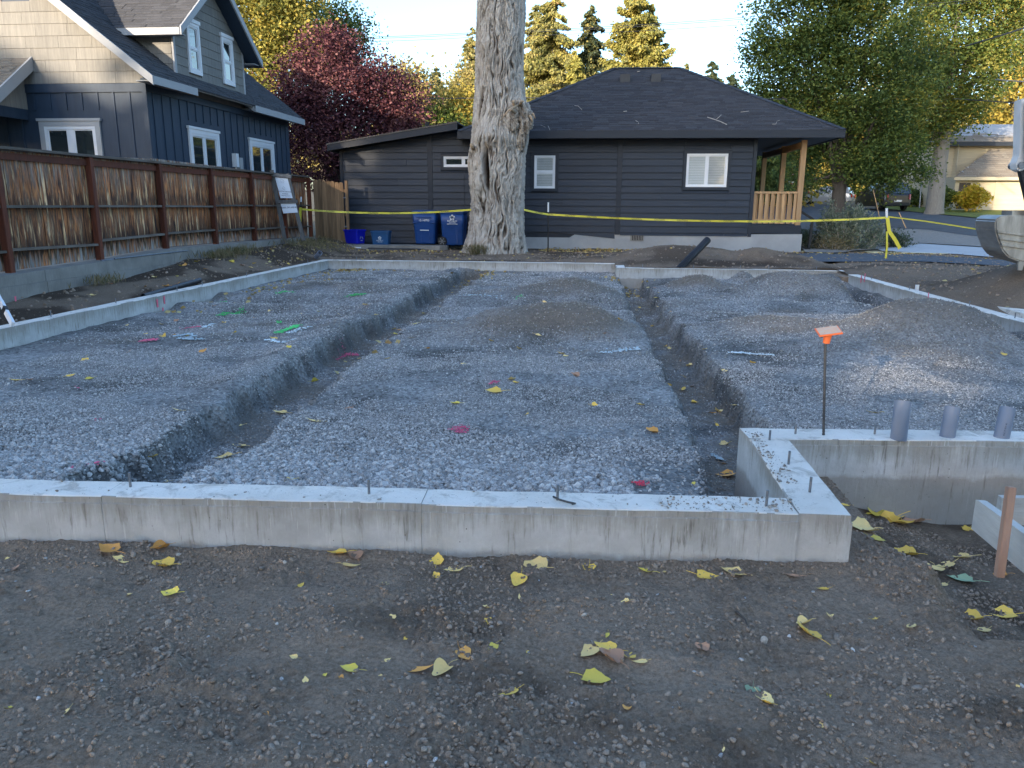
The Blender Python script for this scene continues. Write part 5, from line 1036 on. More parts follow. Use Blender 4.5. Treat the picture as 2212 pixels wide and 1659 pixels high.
conifer('far_conifer', 'slim pale far conifer midway between purple tree and trunk', 975, 440, 176, 100, 34, 39, M['spruce'], 2600, .4)
conifer('far_conifer', 'small far conifer left of the slim pale one', 922, 440, 176, 100, 30, 40, M['spruce'], 2000, .4)
conifer('far_conifer', 'small pointed far conifer above the right slope of the dark roof', 1483, 440, 138, 100, 26, 41, M['spruce'], 2200, .4)
conifer('far_conifer', 'blue-green far spruce to the left of the big maple', 1540, 440, 133, 92, 80, 42, M['conifer_dark'], 5000, .3)
conifer('far_conifer', 'low dark far conifer peeping over the hip of the dark roof', 1500, 440, 160, 90, 90, 43, M['conifer_dark'], 4000, .3)
conifer('far_conifer', 'low bushy far conifer touching the big maple', 1582, 440, 160, 88, 90, 44, M['conifer_dark'], 4000, .3)
def cheap(label, px, py, y, rx, ry, mat, n, seed, size=.35, k=5):
    g = np.random.default_rng(seed); bl = [blob(px+g.uniform(-.55, .55)*rx, py+g.uniform(-.6, .6)*ry, y, rx*.55, ry*.5) for _ in range(k)]
    x = ppt(px, 300, y)[0]; return broadleaf('autumn_tree', label, 'tree', (x, y, float(far_h(x, y))), 8, bl, n, size, mat, .25, seed, 90, size*3.2, 3)
cheap('orange-tipped tree behind the right shoulder of the purple tree', 865, 200, 70, 48, 45, M['farleaf'], 5000, 51)
cheap('bright gold tree low between the purple tree and the trunk', 1000, 258, 75, 60, 42, M['gold'], 6500, 52)
cheap('olive tree low behind the flat roof of the extension', 945, 265, 72, 55, 40, M['maple'], 4000, 53)
cheap('small gold tree against the left edge of the trunk', 1030, 200, 78, 40, 60, M['farleaf'], 4500, 54)
cheap('sunlit gold tree seen through the porch posts', 1672, 372, 66, 60, 60, M['gold'], 5000, 55)
cheap('olive tree behind the porch railing', 1640, 330, 62, 50, 50, M['maple'], 4500, 56)
cheap('bright yellow tree behind the tan house', 2150, 275, 90, 90, 60, M['gold'], 7000, 57, .4, 7)
cheap('tall yellow tree at the right edge behind the power lines', 2195, 150, 85, 70, 200, M['gold'], 9000, 58, .4, 9)
cheap('golden tree behind the left half of the big maple', 1800, 300, 88, 150, 110, M['gold'], 9000, 59, .4, 9)
cheap('yellow tree glowing through the middle of the maples', 1930, 240, 92, 90, 180, M['gold'], 8000, 60, .4, 9)
cheap('dark tree behind the parked cars', 1850, 385, 95, 110, 40, M['maple2'], 7000, 61, .4, 7)
# distant woodland (reads as one mass)
gg = np.random.default_rng(9); n = 60000; xx = gg.uniform(-190, 230, n); yy = gg.uniform(135, 190, n); hh = 3+gg.random(n)**.7*(8+4*fbm(xx*.05, yy*.05, 3, 3)); P = np.stack([xx, yy, 3.4+hh], -1)
o = crown('distant_wood', P, 1.5, M['farleaf'], None, gg); tag(o, 'far-off mixed autumn wood along the horizon', kind='stuff')
# ---- big maple group on the right
bl = [blob(1690, 60, 42, 75, 85), blob(1775, 40, 42, 95, 90), blob(1880, 60, 42, 100, 100), blob(1680, 170, 42, 60, 60), blob(1740, 160, 42, 90, 80), blob(1840, 180, 42, 100, 90), blob(1660, 225, 42, 40, 40), blob(1720, 250, 42, 62, 50), blob(1800, 270, 42, 80, 70), blob(1890, 260, 42, 85, 75), blob(1860, 340, 42, 75, 55), blob(1930, 330, 42, 60, 60), blob(1800, 350, 42, 50, 42), blob(1720, 330, 42, 40, 40), blob(1960, 180, 42, 80, 80), blob(1960, 380, 42, 45, 30), blob(1740, 385, 42, 30, 30), blob(1650, 100, 42, 36, 50), blob(1830, -60, 42, 130, 70), blob(1900, 395, 42, 40, 25)]
mx, _ = ppt(1806, 480, 42)
broadleaf('maple_tree', 'very large dark green spreading tree right of the dark house, trunk behind the grey shrub', 'tree', (mx, 42, .55), 13, bl, 80000, .155, M['maple'], .38, 71, 620, .36, 2.8, M['maple2'])
bl = [blob(2010, 60, 54, 110, 110), blob(2110, 40, 54, 90, 90), blob(2060, 170, 54, 90, 75), blob(2000, 240, 54, 70, 50), blob(2110, 170, 54, 60, 60), blob(2060, 250, 54, 55, 35), blob(2170, 110, 54, 50, 60), blob(1950, 290, 54, 50, 40), blob(2090, -40, 54, 130, 60), blob(2010, 300, 54, 30, 30)]
M['greybark'] = simple('grey_street_tree_bark', (.17, .155, .135), (.25, .23, .205), 3, (7, 7, 1), .9, .8, 12)
t = broadleaf('street_tree', 'large yellow-green tree with a thick grey trunk on the lawn before the tan house', 'tree', (ppt(2019, 445, 54)[0], 54, 1.0), 15, bl, 42000, .2, M['maple'], .52, 72, 330, .5, 5.2, M['yellowgreen'], trunkmat=M['greybark'])
for k, (a, b, r) in enumerate((((1806, 420), (1760, 200), .16), ((1806, 420), (1900, 230), .18), ((1806, 400), (1830, 160), .16), ((1830, 330), (1960, 240), .10), ((1780, 320), (1690, 210), .10))):
    p = aty(*a, 42); q = aty(*b, 41.2); m = MB(); m.tube([tuple(p), tuple((p+q)/2+np.array([.2, 0, .1])), tuple(q)], [r, r*.75, r*.4], 7, False); o = m.obj('limb', M['limb'], bpy.data.objects['maple_tree'], True)
# trunk seen behind the porch
conifer('dark_tree', 'dark tree with a thick trunk seen between the porch posts', 1650, 420, 250, 55, 90, 75, M['maple2'], 6000, .3, cat='tree')
# ================================================================ shrubs
def shrub(name, label, px, pyb, pyt, y, wpx, mat, n, size, seed, cat='shrub', stems=24, spiky=True, zb_=None, asp=.35):
    g = np.random.default_rng(seed); x, zt = ppt(px, pyt, y); z0 = ppt(px, pyb, y)[1]; w = wpx*y/F/2; t = thing(name, label, cat, (x, y, z0)); m = MB(); P = []; A = []
    for i in range(stems):
        a = g.uniform(0, 6.28); r = w*g.random()**.5; h = (zt-z0)*(1-.55*(r/w)**1.6)*g.uniform(.72, 1.02); p0 = np.array([x+.15*r*math.cos(a), y+.15*r*math.sin(a), z0-.05]); p1 = np.array([x+r*math.cos(a)*.75, y+r*math.sin(a)*.7, z0+h*.6]); p2 = np.array([x+r*math.cos(a), y+r*math.sin(a)*.8, z0+h])
        m.tube([tuple(p0), tuple(p1), tuple(p2)], [.02, .012, .004], 5, False); k = n//stems; s = g.random(k)**.7; q = np.where(s[:, None] < .5, p0+(p1-p0)*(s*2)[:, None], p1+(p2-p1)*((s-.5)*2)[:, None])+g.normal(0, .10 if spiky else .2, (k, 3))*(1.2-s[:, None]*.6); P.append(q); A.append(np.tile((p2-p0)/np.linalg.norm(p2-p0)*(.6 if spiky else .1), (k, 1)))
    m.obj('stems', M['twig'], t); crown('foliage', np.concatenate(P), size, mat, t, g, align=np.concatenate(A), asp=asp); return t
shrub('sage_shrub', 'loose grey-green feathery shrub right of the porch', 1838, 560, 405, 25.2, 150, M['sage'], 9500, .10, 81, stems=44)
shrub('low_shrub', 'small dark rosemary-like bush at the foot of the black handrail', 1742, 532, 500, 25.3, 62, M['evergreen'], 3500, .07, 82, spiky=False)
shrub('low_shrub', 'low spreading green ground shrub under the feathery shrub', 1800, 548, 515, 24.7, 100, M['weed'], 2600, .07, 83, spiky=False)
shrub('low_shrub', 'small dark bush right of the feathery shrub', 1932, 530, 505, 26.5, 50, M['evergreen'], 2500, .08, 84, spiky=False)
shrub('yellow_shrub', 'round golden-yellow bush against the tan house wall', 2104, 441, 402, 57, 62, M['bushy'], 6000, .2, 85, spiky=False, stems=40, asp=.6)
shrub('green_shrub', 'dark green and yellow upright bush left of the golden bush by the tan house', 2046, 438, 400, 58, 34, M['maple'], 3000, .2, 86, spiky=False, asp=.6)
shrub('dark_hedge', 'dark hedge behind the street at the foot of the maples', 1965, 436, 412, 66, 62, M['maple2'], 4000, .25, 87, spiky=False, asp=.6)
# ================================================================ unseen trees and house added behind the camera to shade the site
def bigtree(label, x, y, h, r, seed, src=None, n=15000, sz=1.0):
    g = np.random.default_rng(seed); bl = []
    for i in range(26):
        s = g.random(); z = h*(.16+.80*s); rr = r*(1-.55*abs(s-.35)); a = g.uniform(0, 6.28); bl.append((x+rr*.6*math.cos(a)*g.random()**.5, y+rr*.6*math.sin(a)*g.random()**.5, z, rr*.5, rr*.5, h*.11))
    t = broadleaf('shade_caster_tree', label, 'tree', (x, y, 0), h, bl, 10, 1.0, M['yellowgreen'], .7, seed, 5, .9, h*.25); P = cloud(bl, n, g, clump=700, csz=.9)
    yg = P[:, 1]+P[:, 2]/.2346; xg = P[:, 0]+.466*(yg-P[:, 1])   # leaves cut out along the sun rays to shape streaks on the gravel
    k = (np.abs(yg-7.75+.1*(xg-3)) < 1.02) & (xg > 1.5) & (xg < 5.4) | (np.abs(yg-10.9) < 1.05) & (xg > 1.9) & (xg < 4.8)
    crown('crown', P[~k], sz, M['yellowgreen'], t, g); return t
for k, (x, y, h, r) in enumerate(((-33.9, -45, 31, 6.0), (-27.5, -47, 32, 6.5), (-25.2, -45, 31, 4.6), (-19, -47, 23, 4.5), (-14, -46, 17.5, 6), (-8, -45, 17, 6), (0, -46, 16.5, 6), (8, -45, 16, 6))):
    bigtree(('leftmost', 'second', 'third', 'fourth', 'fifth', 'sixth', 'seventh', 'rightmost')[k]+' added tree in the unseen shading row behind the viewer', x, y, h, r, 100+k, n=42000 if k > 1 else 15000, sz=.6 if k > 1 else 1.)
nh = thing('shade_caster_house', 'unseen gabled house added behind the viewer on the left to cast shade', 'house', (-48, -44, 0))  # added gable, roof slope set for the diagonal shadow on the blue house
m = MB(); m.prism([(-57, -48, 0), (-39, -48, 0), (-39, -48, 17.6), (-48, -48, 22), (-57, -48, 17.6)], (0, 9, 0)); m.obj('wall', M['shingle_wall'], nh)
m = MB(); m.prism([(-57.8, -48.4, 17.4), (-48, -48.4, 22.3), (-38.4, -48.4, 17.5), (-38.4, -48.4, 17.3), (-48, -48.4, 22.02), (-57.8, -48.4, 17.2)], (0, 9.8, 0)); m.obj('roof', M['dark_trim'], nh)
# ================================================================ text helper
def text_mesh(txt, size, name='print', extrude=.0006):
    c = bpy.data.curves.new(name, 'FONT'); c.body = txt; c.size = size; c.align_x = 'CENTER'; c.align_y = 'CENTER'; c.extrude = extrude; c.resolution_u = 2
    o = bpy.data.objects.new(name, c); COL.objects.link(o); bpy.context.view_layer.update(); me = bpy.data.meshes.new_from_object(o.evaluated_get(bpy.context.evaluated_depsgraph_get())); bpy.data.objects.remove(o); bpy.data.curves.remove(c); me.name = name; return me
def place_mesh(me, mat, org, ud, vd, parent, name):
    me = me.copy(); me.materials.clear(); me.materials.append(mat); u = Vector(ud).normalized(); v = Vector(vd).normalized(); n = u.cross(v); o = Vector(org)
    me.transform(Matrix(((u.x, v.x, n.x, o.x), (u.y, v.y, n.y, o.y), (u.z, v.z, n.z, o.z), (0, 0, 0, 1)))); return link(name, me, parent)
def star_mesh(r):
    m = MB(); V = [(0, 0, 0)]; n = 10
    for k in range(5):
        a = math.pi/2+k*2*math.pi/5; c = (math.cos(a)*r*.62, math.sin(a)*r*.62, 0); m.add([(c[0]+r*.36*math.cos(t*math.pi/5), c[1]+r*.36*math.sin(t*math.pi/5), 0) for t in range(10)], [tuple(range(10))])
    for k in range(10):
        a0, a1 = k*math.pi/5, (k+1)*math.pi/5; m.add([(r*.3*math.cos(a0), r*.3*math.sin(a0), 0), (r*.62*math.cos(a0), r*.62*math.sin(a0), 0), (r*.62*math.cos(a1), r*.62*math.sin(a1), 0), (r*.3*math.cos(a1), r*.3*math.sin(a1), 0)], [(0, 1, 2, 3)])
    return mesh('logo', m.v, m.f)
STAR = star_mesh(1.)
def logo(parent, org, ud, vd, r, mat):
    me = STAR.copy(); me.transform(Matrix.Scale(r, 4)); place_mesh(me, mat, org, ud, vd, parent, 'logo')
# ================================================================ wheeled recycling carts
def loft(sections, name, mat, parent, smooth=False, bevel=0, caps=(True, True)):
    """sections: list of lists of points (same length)"""
    m = MB(); n = len(sections[0]); vs = [p for s in sections for p in s]; fs = [(i*n+k, i*n+(k+1) % n, (i+1)*n+(k+1) % n, (i+1)*n+k) for i in range(len(sections)-1) for k in range(n)]
    if caps[0]: fs.append(tuple(range(n))[::-1])
    if caps[1]: fs.append(tuple((len(sections)-1)*n+k for k in range(n)))
    m.add(vs, fs); return m.obj(name, mat, parent, smooth, bevel)
def rr(cx, cy, z, w, d, r, k=4):
    o = []
    for (sx, sy, a0) in ((1, 1, 0), (-1, 1, 90), (-1, -1, 180), (1, -1, 270)):
        for i in range(k+1): a = R(a0+90*i/k); o.append((cx+sx*(w/2-r)+r*math.cos(a), cy+sy*(d/2-r)+r*math.sin(a), z))
    return o
def cart(px0, px1, pyb, pyt, y, label, side=False):
    a = aty(px0, pyb, y); b = aty(px1, pyb, y); cx = (a[0]+b[0])/2; w = (b[0]-a[0]); zb_ = float(a[2]); zt = float(aty((px0+px1)/2, pyt, y)[2]); h = zt-zb_; t = thing('recycling_cart', label, 'recycling cart', (cx, y+.35, zb_), 'blue wheeled recycling carts beside the trunk')
    cy = y+.36; d = .72; wb, wt = w*.80, w*.96
    if side: d = w*1.0; cy = y+w/2; wb = w*.86
    S_ = [rr(cx, cy, zb_+.02, wb, d*.78, .06), rr(cx, cy, zb_+h*.06, wb*1.01, d*.8, .07), rr(cx, cy, zb_+h*.60, wb+(wt-wb)*.75, d*.92, .07), rr(cx, cy, zb_+h*.66, wt, d*.95, .06), rr(cx, cy, zb_+h*.93, wt*1.02, d, .06)]
    body = loft(S_, 'body', M['blue_bin'], t, True)
    loft([rr(cx, cy, zb_+h*.93, wt*1.08, d*1.06, .06), rr(cx, cy, zb_+h*.965, wt*1.08, d*1.06, .06)], 'rim', M['blue_bin'], t, False, .004)
    loft([rr(cx, cy, zb_+h*.966, wt*1.10, d*1.08, .07), rr(cx, cy, zb_+h*.985, wt*1.08, d*1.06, .08), rr(cx, cy, zb_+h*1.01, wt*.9, d*.9, .1)], 'lid', M['blue_bin'], t, True)
    fy = lambda s: cy-(d*(.8+.2*s))/2
    if not side:
        m = MB(); m.box(cx-.13, fy(.2)-.006, zb_+h*.42, cx+.13, fy(.3)+.05, zb_+h*.56); m.obj('grab_recess', M['abs'], t)
        m = MB(); m.tube([(cx-.13, fy(.4)-.02, zb_+h*.425), (cx+.13, fy(.4)-.02, zb_+h*.425)], .013, 8); m.obj('grab_bar', M['white_pole'], t)
        m = MB()
        for s in (-1, 1): m.prism([(cx+s*.10, fy(0)-.008, zb_+.04), (cx+s*.15, fy(0)-.008, zb_+.04), (cx+s*.15, fy(.3)-.008, zb_+h*.30), (cx+s*.12, fy(.35)-.008, zb_+h*.40), (cx+s*.10, fy(.35)-.008, zb_+h*.40)], (0, .012, 0))
        m.obj('rib', M['blue_bin'], t)
        m = MB(); m.box(cx-w*.3, cy-d/2-.018, zb_+h*.79, cx+w*.3, cy-d/2+.02, zb_+h*.825); m.box(cx-w*.47, cy-d/2-.012, zb_+h*.63, cx-w*.30, cy-d/2+.03, zb_+h*.665); m.box(cx+w*.30, cy-d/2-.012, zb_+h*.63, cx+w*.47, cy-d/2+.03, zb_+h*.665); m.obj('ledge', M['blue_bin'], t, bevel=.006)
        place_mesh(text_mesh('12-10793', .085, extrude=.001), M['print'], (cx, cy-d/2-.006, zb_+h*.71), (1, 0, 0), (0, 0, 1), t, 'printed_number')
    else:
        lx = cx+.01; ly = cy-d/2-.008
        logo(t, (lx, ly, zb_+h*.82), (1, 0, 0), (0, 0, 1), .085, M['print']); place_mesh(text_mesh('REPUBLIC', .07, extrude=.001), M['print'], (lx, ly, zb_+h*.715), (1, 0, 0), (0, 0, 1), t, 'printed_word'); place_mesh(text_mesh('SERVICES', .05, extrude=.001), M['print'], (lx, ly, zb_+h*.665), (1, 0, 0), (0, 0, 1), t, 'printed_word')
        m = MB(); m.box(lx-.16, ly-.002, zb_+h*.625, lx+.16, ly+.006, zb_+h*.637); m.obj('printed_line', M['print'], t)
        m = MB(); m.box(cx+.10, cy-d*.44-.004, zb_+.05, cx+.15, cy-d*.4, zb_+h*.56); m.obj('rib', M['blue_bin'], t)
    for s in (-1, 1):
        wx, wy = (cx-w*.42, cy+s*d*.36) if side else (cx+s*w*.44, cy+d*.34)
        if side:
            ax = (0, 1, 0)
        else: ax = (1, 0, 0)
        r_ = .135; m = MB(); A3 = Vector(ax)*.035; C3 = Vector((wx, wy-(.0 if not side else 0.06*(1 if s < 0 else -1)), zb_+r_)); m.tube([C3-A3, C3+A3], r_, 20); wo = m.obj('wheel', M['black'], t, bevel=.006)
        if side and s < 0:
            m = MB(); 
            for k in range(6): a_ = k*math.pi/3; m.beam(C3+Vector((0, -.04, 0)), C3+Vector((math.cos(a_)*.1, -.04, math.sin(a_)*.1)), .02, .012, (0, 1, 0))
            m.obj('hub_spokes', M['steel'], wo)
    m = MB(); m.tube([(cx-w*.3, cy+d/2+.03, zb_+h*.95), (cx+w*.3, cy+d/2+.03, zb_+h*.95)], .016, 8); m.obj('handle', M['blue_bin'], t)
    return t
cart(891, 943, 528, 455, 22.95, 'blue wheeled recycling cart with white number, left one of the pair by the trunk')
cart(951, 1003, 531, 456, 22.9, 'blue wheeled recycling cart turned sideways with white star emblem, nearest the trunk', True)
# tubs
def tub(px0, px1, pyb, pyt, y, rz, mat, label, with_logo):
    a = aty(px0, pyb, y); b = aty(px1, pyb, y); cx = (a[0]+b[0])/2; w = b[0]-a[0]; zb_ = float(a[2]); h = float(aty(px0, pyt, y)[2])-zb_; t = thing('recycling_tub', label, 'recycling tub', (cx, y+.2, zb_)); Mr = Matrix.Translation((cx, y+.2, zb_)) @ Matrix.Rotation(rz, 4, 'Z')
    ww, dd = (w*.93, .38) if rz == 0 else (.58, .40)
    tr = lambda P: [tuple(Mr @ Vector(p)) for p in P]
    out = [tr(rr(0, 0, 0, ww*.84, dd*.84, .04)), tr(rr(0, 0, h*.88, ww*.96, dd*.96, .04)), tr(rr(0, 0, h*.88, ww*1.03, dd*1.05, .045)), tr(rr(0, 0, h, ww*1.04, dd*1.06, .045)), tr(rr(0, 0, h, ww*.98, dd*.98, .04)), tr(rr(0, 0, h*.1, ww*.82, dd*.80, .04))]
    loft(out, 'tub_body', mat, t, False)
    ux = Mr.to_3x3() @ Vector((1, 0, 0)); ny = Mr.to_3x3() @ Vector((0, -1, 0))
    if with_logo:
        o = Mr @ Vector((0, -dd*.46-.006, h*.50)); vd = Vector((0, 0, 1))+ny*.08; logo(t, o, ux, vd, .055, M['print']); place_mesh(text_mesh('REPUBLIC', .05, extrude=.001), M['print'], Mr @ Vector((0, -dd*.455-.004, h*.31)), ux, vd, t, 'printed_word'); place_mesh(text_mesh('SERVICES', .035, extrude=.001), M['print'], Mr @ Vector((0, -dd*.45-.002, h*.21)), ux, vd, t, 'printed_word')
    else:
        e = Mr @ Vector((ww*.46+.006, .0, h*.35)); u2 = Mr.to_3x3() @ Vector((0, 1, 0)); m = MB()
        for k in range(3):
            a_ = k*2.094+.5; c = e+u2*math.cos(a_)*.05+Vector((0, 0, 1))*math.sin(a_)*.05; d_ = u2*math.cos(a_+1.7)*.04+Vector((0, 0, 1))*math.sin(a_+1.7)*.04; m.beam(c-d_, c+d_, .02, .004, ux)
        m.obj('recycling_arrows', M['pale_ink'], t)
    return t
tub(742, 784, 526, 496, 22.95, R(-28), M['blue_tub'], 'open royal-blue recycling tub beside the brown gate boards', False)
tub(799, 842, 529, 499, 22.9, 0, M['teal_tub'], 'open steel-blue recycling tub with white star emblem against the dark siding', True)
# low concrete kerb they stand on
a = atz(722, 532, .30); kb = wall_piece('garden_kerb', (-7.45, 22.55), (-4.35, 22.50), .45, .0, .33, step=.3, lip=False, parent=False, mat=M['conc_old']) if 0 else None
m = MB(); m.prism([(-7.9, 22.55, 0), (-4.45, 22.52, 0), (-4.28, 22.75, 0), (-4.30, 23.2, 0), (-7.9, 23.2, 0)], (0, 0, .385)); kb = m.obj('concrete_kerb', M['conc_old'], None, bevel=.01); tag(kb, 'low grey concrete edging slab under the tubs and left cart', 'kerb')
m = MB(); m.tube([(-6.6, 22.45, .3), (-4.9, 22.42, .29)], .018, 8); tag(m.obj('thin_pipe', M['abs']), 'thin black pipe lying along the foot of the concrete edging', 'pipe')
m = MB(); m.box(-7.15, 22.40, .3, -6.8, 22.44, .335); tag(m.obj('white_scrap', M['white_pole']), 'white strip of scrap below the concrete edging', 'scrap')
# ================================================================ A-frame builder's sign
sg = thing('sign_frame', 'silvered timber frame leaning back on the fence, holding two white builder signs', 'sign', (-8.1, 20.6, .5))
SX = lambda px, py: Vector(tuple(float(v) for v in aty(px, py, SY(py))))
def SY(py): return 20.3-(py-365)/160*.35
def sl_(a, b, w=.10, h=.05, name='frame_board'):
    m = MB(); m.beam(SX(*a), SX(*b), w, h, (0, -1, .2)); return m.obj(name, M['grey_wood'], sg)
def beam2(p, q, w, t, name, parent, mat, off=0):
    p = Vector(p)+Vector((0, -off, 0)); q = Vector(q)+Vector((0, -off, 0)); m = MB(); d = (q-p).normalized(); n = Vector((0, -1, .12)).normalized(); s = d.cross(n).normalized()
    vs = [a+s*(i*w/2)+n*(j*t/2) for a in (p, q) for j in (-1, 1) for i in (-1, 1)]; m.add(vs, [(0, 1, 3, 2), (4, 6, 7, 5), (0, 4, 5, 1), (2, 3, 7, 6), (0, 2, 6, 4), (1, 5, 7, 3)]); return m.obj(name, mat, parent)
beam2(SX(587, 368), SX(617, 527), .095, .045, 'frame_leg', sg, M['grey_wood']); beam2(SX(621, 375), SX(634, 430), .095, .045, 'frame_leg', sg, M['grey_wood']); beam2(SX(634, 430), SX(656, 520), .095, .045, 'frame_leg', sg, M['grey_wood'])
beam2(SX(585, 377), SX(631, 382), .085, .045, 'frame_crossbar', sg, M['grey_wood'], .05); beam2(SX(601, 436), SX(644, 435), .085, .045, 'frame_crossbar', sg, M['grey_wood'], .05)
def panel(c4, name, off=.03):
    V = [SX(*c)+Vector((0, -off, 0)) for c in c4]; m = MB(); m.add([v for v in V]+[v+Vector((0, .012, 0)) for v in V], [(0, 1, 2, 3), (7, 6, 5, 4), (0, 4, 5, 1), (1, 5, 6, 2), (2, 6, 7, 3), (3, 7, 4, 0)]); return m.obj(name, M['signface'], sg), V
up, VU = panel([(595, 383), (622, 385), (633, 428), (607, 428)], 'sign_panel'); lo, VL = panel([(606, 437), (639, 436), (644, 459), (613, 461)], 'sign_panel'); lo['label'] = 'lower white panel with large dark phone number lettering'
def on_panel(V, txt, size, s, t, parent, mat):
    tl, tr, br, bl = V; c = (tl*(1-s)+tr*s)*(1-t)+(bl*(1-s)+br*s)*t+Vector((0, -.004, 0)); place_mesh(text_mesh(txt, size), mat, c, tr-tl, tl-bl, parent, 'lettering')
on_panel(VU, 'CUSTOM SERVICES', .045, .5, .68, up, M['ink']); on_panel(VU, '& SALES', .045, .5, .79, up, M['ink']); on_panel(VU, 'design build remodel', .028, .5, .88, up, M['ink']); on_panel(VU, 'ccb', .025, .5, .94, up, M['ink'])
def poly_line(V, pts_, parent, mat, w=.006):
    tl, tr, br, bl = V; P = [(tl*(1-s)+tr*s)*(1-t)+(bl*(1-s)+br*s)*t+Vector((0, -.006, 0)) for s, t in pts_]; m = MB(); m.tube(P, w/2, 5); m.obj('logo_line', mat, parent)
poly_line(VU, [(.36, .13), (.5, .05), (.64, .14), (.60, .24), (.44, .26), (.36, .13)], up, M['pale_ink']); poly_line(VU, [(.44, .17), (.55, .22), (.50, .12)], up, M['pale_ink']); poly_line(VU, [(.42, .48), (.5, .42), (.58, .50), (.55, .56)], up, M['pale_ink']); poly_line(VU, [(.36, .50), (.44, .58), (.56, .60)], up, M['ink'], .005)
on_panel(VL, 'HIRING 541.640.8170', .062, .5, .5, lo, M['ink'])
# ================================================================ caution tape and its posts
def post(px, pyb, pyt, y, pyw, label, tapew=False, r=.018):
    a = aty(px, pyb, y); b = aty(px+.3, pyt, y); w = aty(px+.2, pyw, y); t = thing('tape_post', label, 'post', (a[0], y, a[2])); m = MB(); m.tube([(a[0], y, a[2]-.1), (w[0], y, w[2])], r, 8); m.obj('shaft', M['black'], t)
    m = MB(); m.tube([(w[0], y, w[2]), (b[0], y, b[2])], r*1.3, 8); m.obj('white_cap', M['white_pole'], t); return a, b
YP = {1: 21.2, 2: 22.2, 3: 20.9}
post(650, 521, 425, YP[1], 436, 'black tape post with white top at the left end of the caution tape')
post(1184, 546, 437, YP[2], 458, 'slender black tape post with white top right of the big trunk')
post(1915, 565, 450, YP[3], 473, 'black tape post with white top wrapped in loose yellow tape on the right', r=.024)
txt = text_mesh('CAUTION', .062, 'lettering', .0004)
def tape(pl, label, w=.05, text=True, sag=.0, tilt=0, name='caution_tape'):
    """pl: list of (px,py,y) along the tape"""
    P = [Vector(tuple(float(v) for v in aty(a, b, c))) for a, b, c in pl]; Q = []; 
    for i in range(len(P)-1):
        n = max(3, int((P[i+1]-P[i]).length/.15))
        for k in range(n): s = k/n; p = P[i].lerp(P[i+1], s); p.z -= sag*4*s*(1-s); Q.append(p)
    Q.append(P[-1]); m = MB(); vs = []; 
    for i, p in enumerate(Q):
        d = (Q[min(i+1, len(Q)-1)]-Q[max(i-1, 0)]).normalized(); up = Vector((0, 0, 1)); up = (up-d*up.dot(d))
        if up.length < .2: up = Vector((1, 0, .1))
        up.normalize(); n_ = d.cross(up); tw = tilt+.35*float(pn(i*.09, len(Q)*.37, 3)); u = up*math.cos(tw)+n_*math.sin(tw); vs += [p-u*w/2, p+u*w/2]
    m.add(vs, [(2*i, 2*i+2, 2*i+3, 2*i+1) for i in range(len(Q)-1)]); o = m.obj(name, M['tape']); tag(o, label, 'caution tape')
    if text:
        L = 0; nxt = .25
        for i in range(len(Q)-1):
            L += (Q[i+1]-Q[i]).length
            if L > nxt and i > 2 and i < len(Q)-3:
                nxt += .62; d = (Q[i+1]-Q[i]).normalized(); u = (vs[2*i+1]-vs[2*i]).normalized(); nn = d.cross(u)
                if nn.y > 0: nn = -nn
                place_mesh(txt, M['ink'], Q[i]+nn*.004, d, u, o, 'lettering')
    return o
tape([(652, 452, YP[1]), (1018, 453, TY-.3)], 'taut yellow caution tape from the left post to the big trunk', sag=.10)
tape([(1132, 453, TY-.4), (1184, 463, YP[2]-.03), (1400, 474, YP[2]-.4), (1600, 478, 21.6), (1745, 477, 21.3), (1914, 470, YP[3]-.03)], 'long sagging yellow caution tape from the big trunk past the porch to the right post', sag=.01)
tape([(1918, 468, YP[3]), (2000, 478, 19.8), (2060, 487, 18.8), (2140, 500, 17.6)], 'yellow tape seen edge-on running right from the right post', .03, False)
tape([(649, 448, YP[1]-.05), (648, 480, YP[1]-.06), (651, 505, YP[1]-.05)], 'twisted yellow tape hanging down the left post', .075, True, name='caution_tape')
tape([(1917, 470, YP[3]-.05), (1921, 500, YP[3]-.07), (1935, 520, YP[3]-.1), (1944, 537, YP[3]-.12)], 'loose yellow tail of tape fluttering to the right of the right post', .085, False)
tape([(1916, 500, YP[3]-.05), (1916, 535, YP[3]-.05), (1913, 562, YP[3]-.04)], 'yellow tape wrapped down to the foot of the right post', .05, False)
tape([(1900, 563, 20.8), (1912, 568, 20.75), (1930, 564, 20.85)], 'crumpled yellow tape heaped at the foot of the right post', .06, False)
for k, (a, b, y0, lab) in enumerate((((1942, 459), (1957, 493), 27., 'thin leaning wooden stake right of the right tape post'), ((1886, 410), (1900, 470), 28., 'thin leaning wooden stake behind the feathery shrub'), ((693, 505), (690, 520), 21.6, 'small wooden stake at the foot of the fence beside the sign'))):
    if k == 2: a, b = (694-64, 496), (692-64, 520)
    m = MB(); p = aty(*a, y0); q = aty(*b, y0); m.beam(tuple(p), tuple(q), .026, .018, (0, 1, 0)); tag(m.obj('wooden_stake', M['cedar']), lab, 'stake')
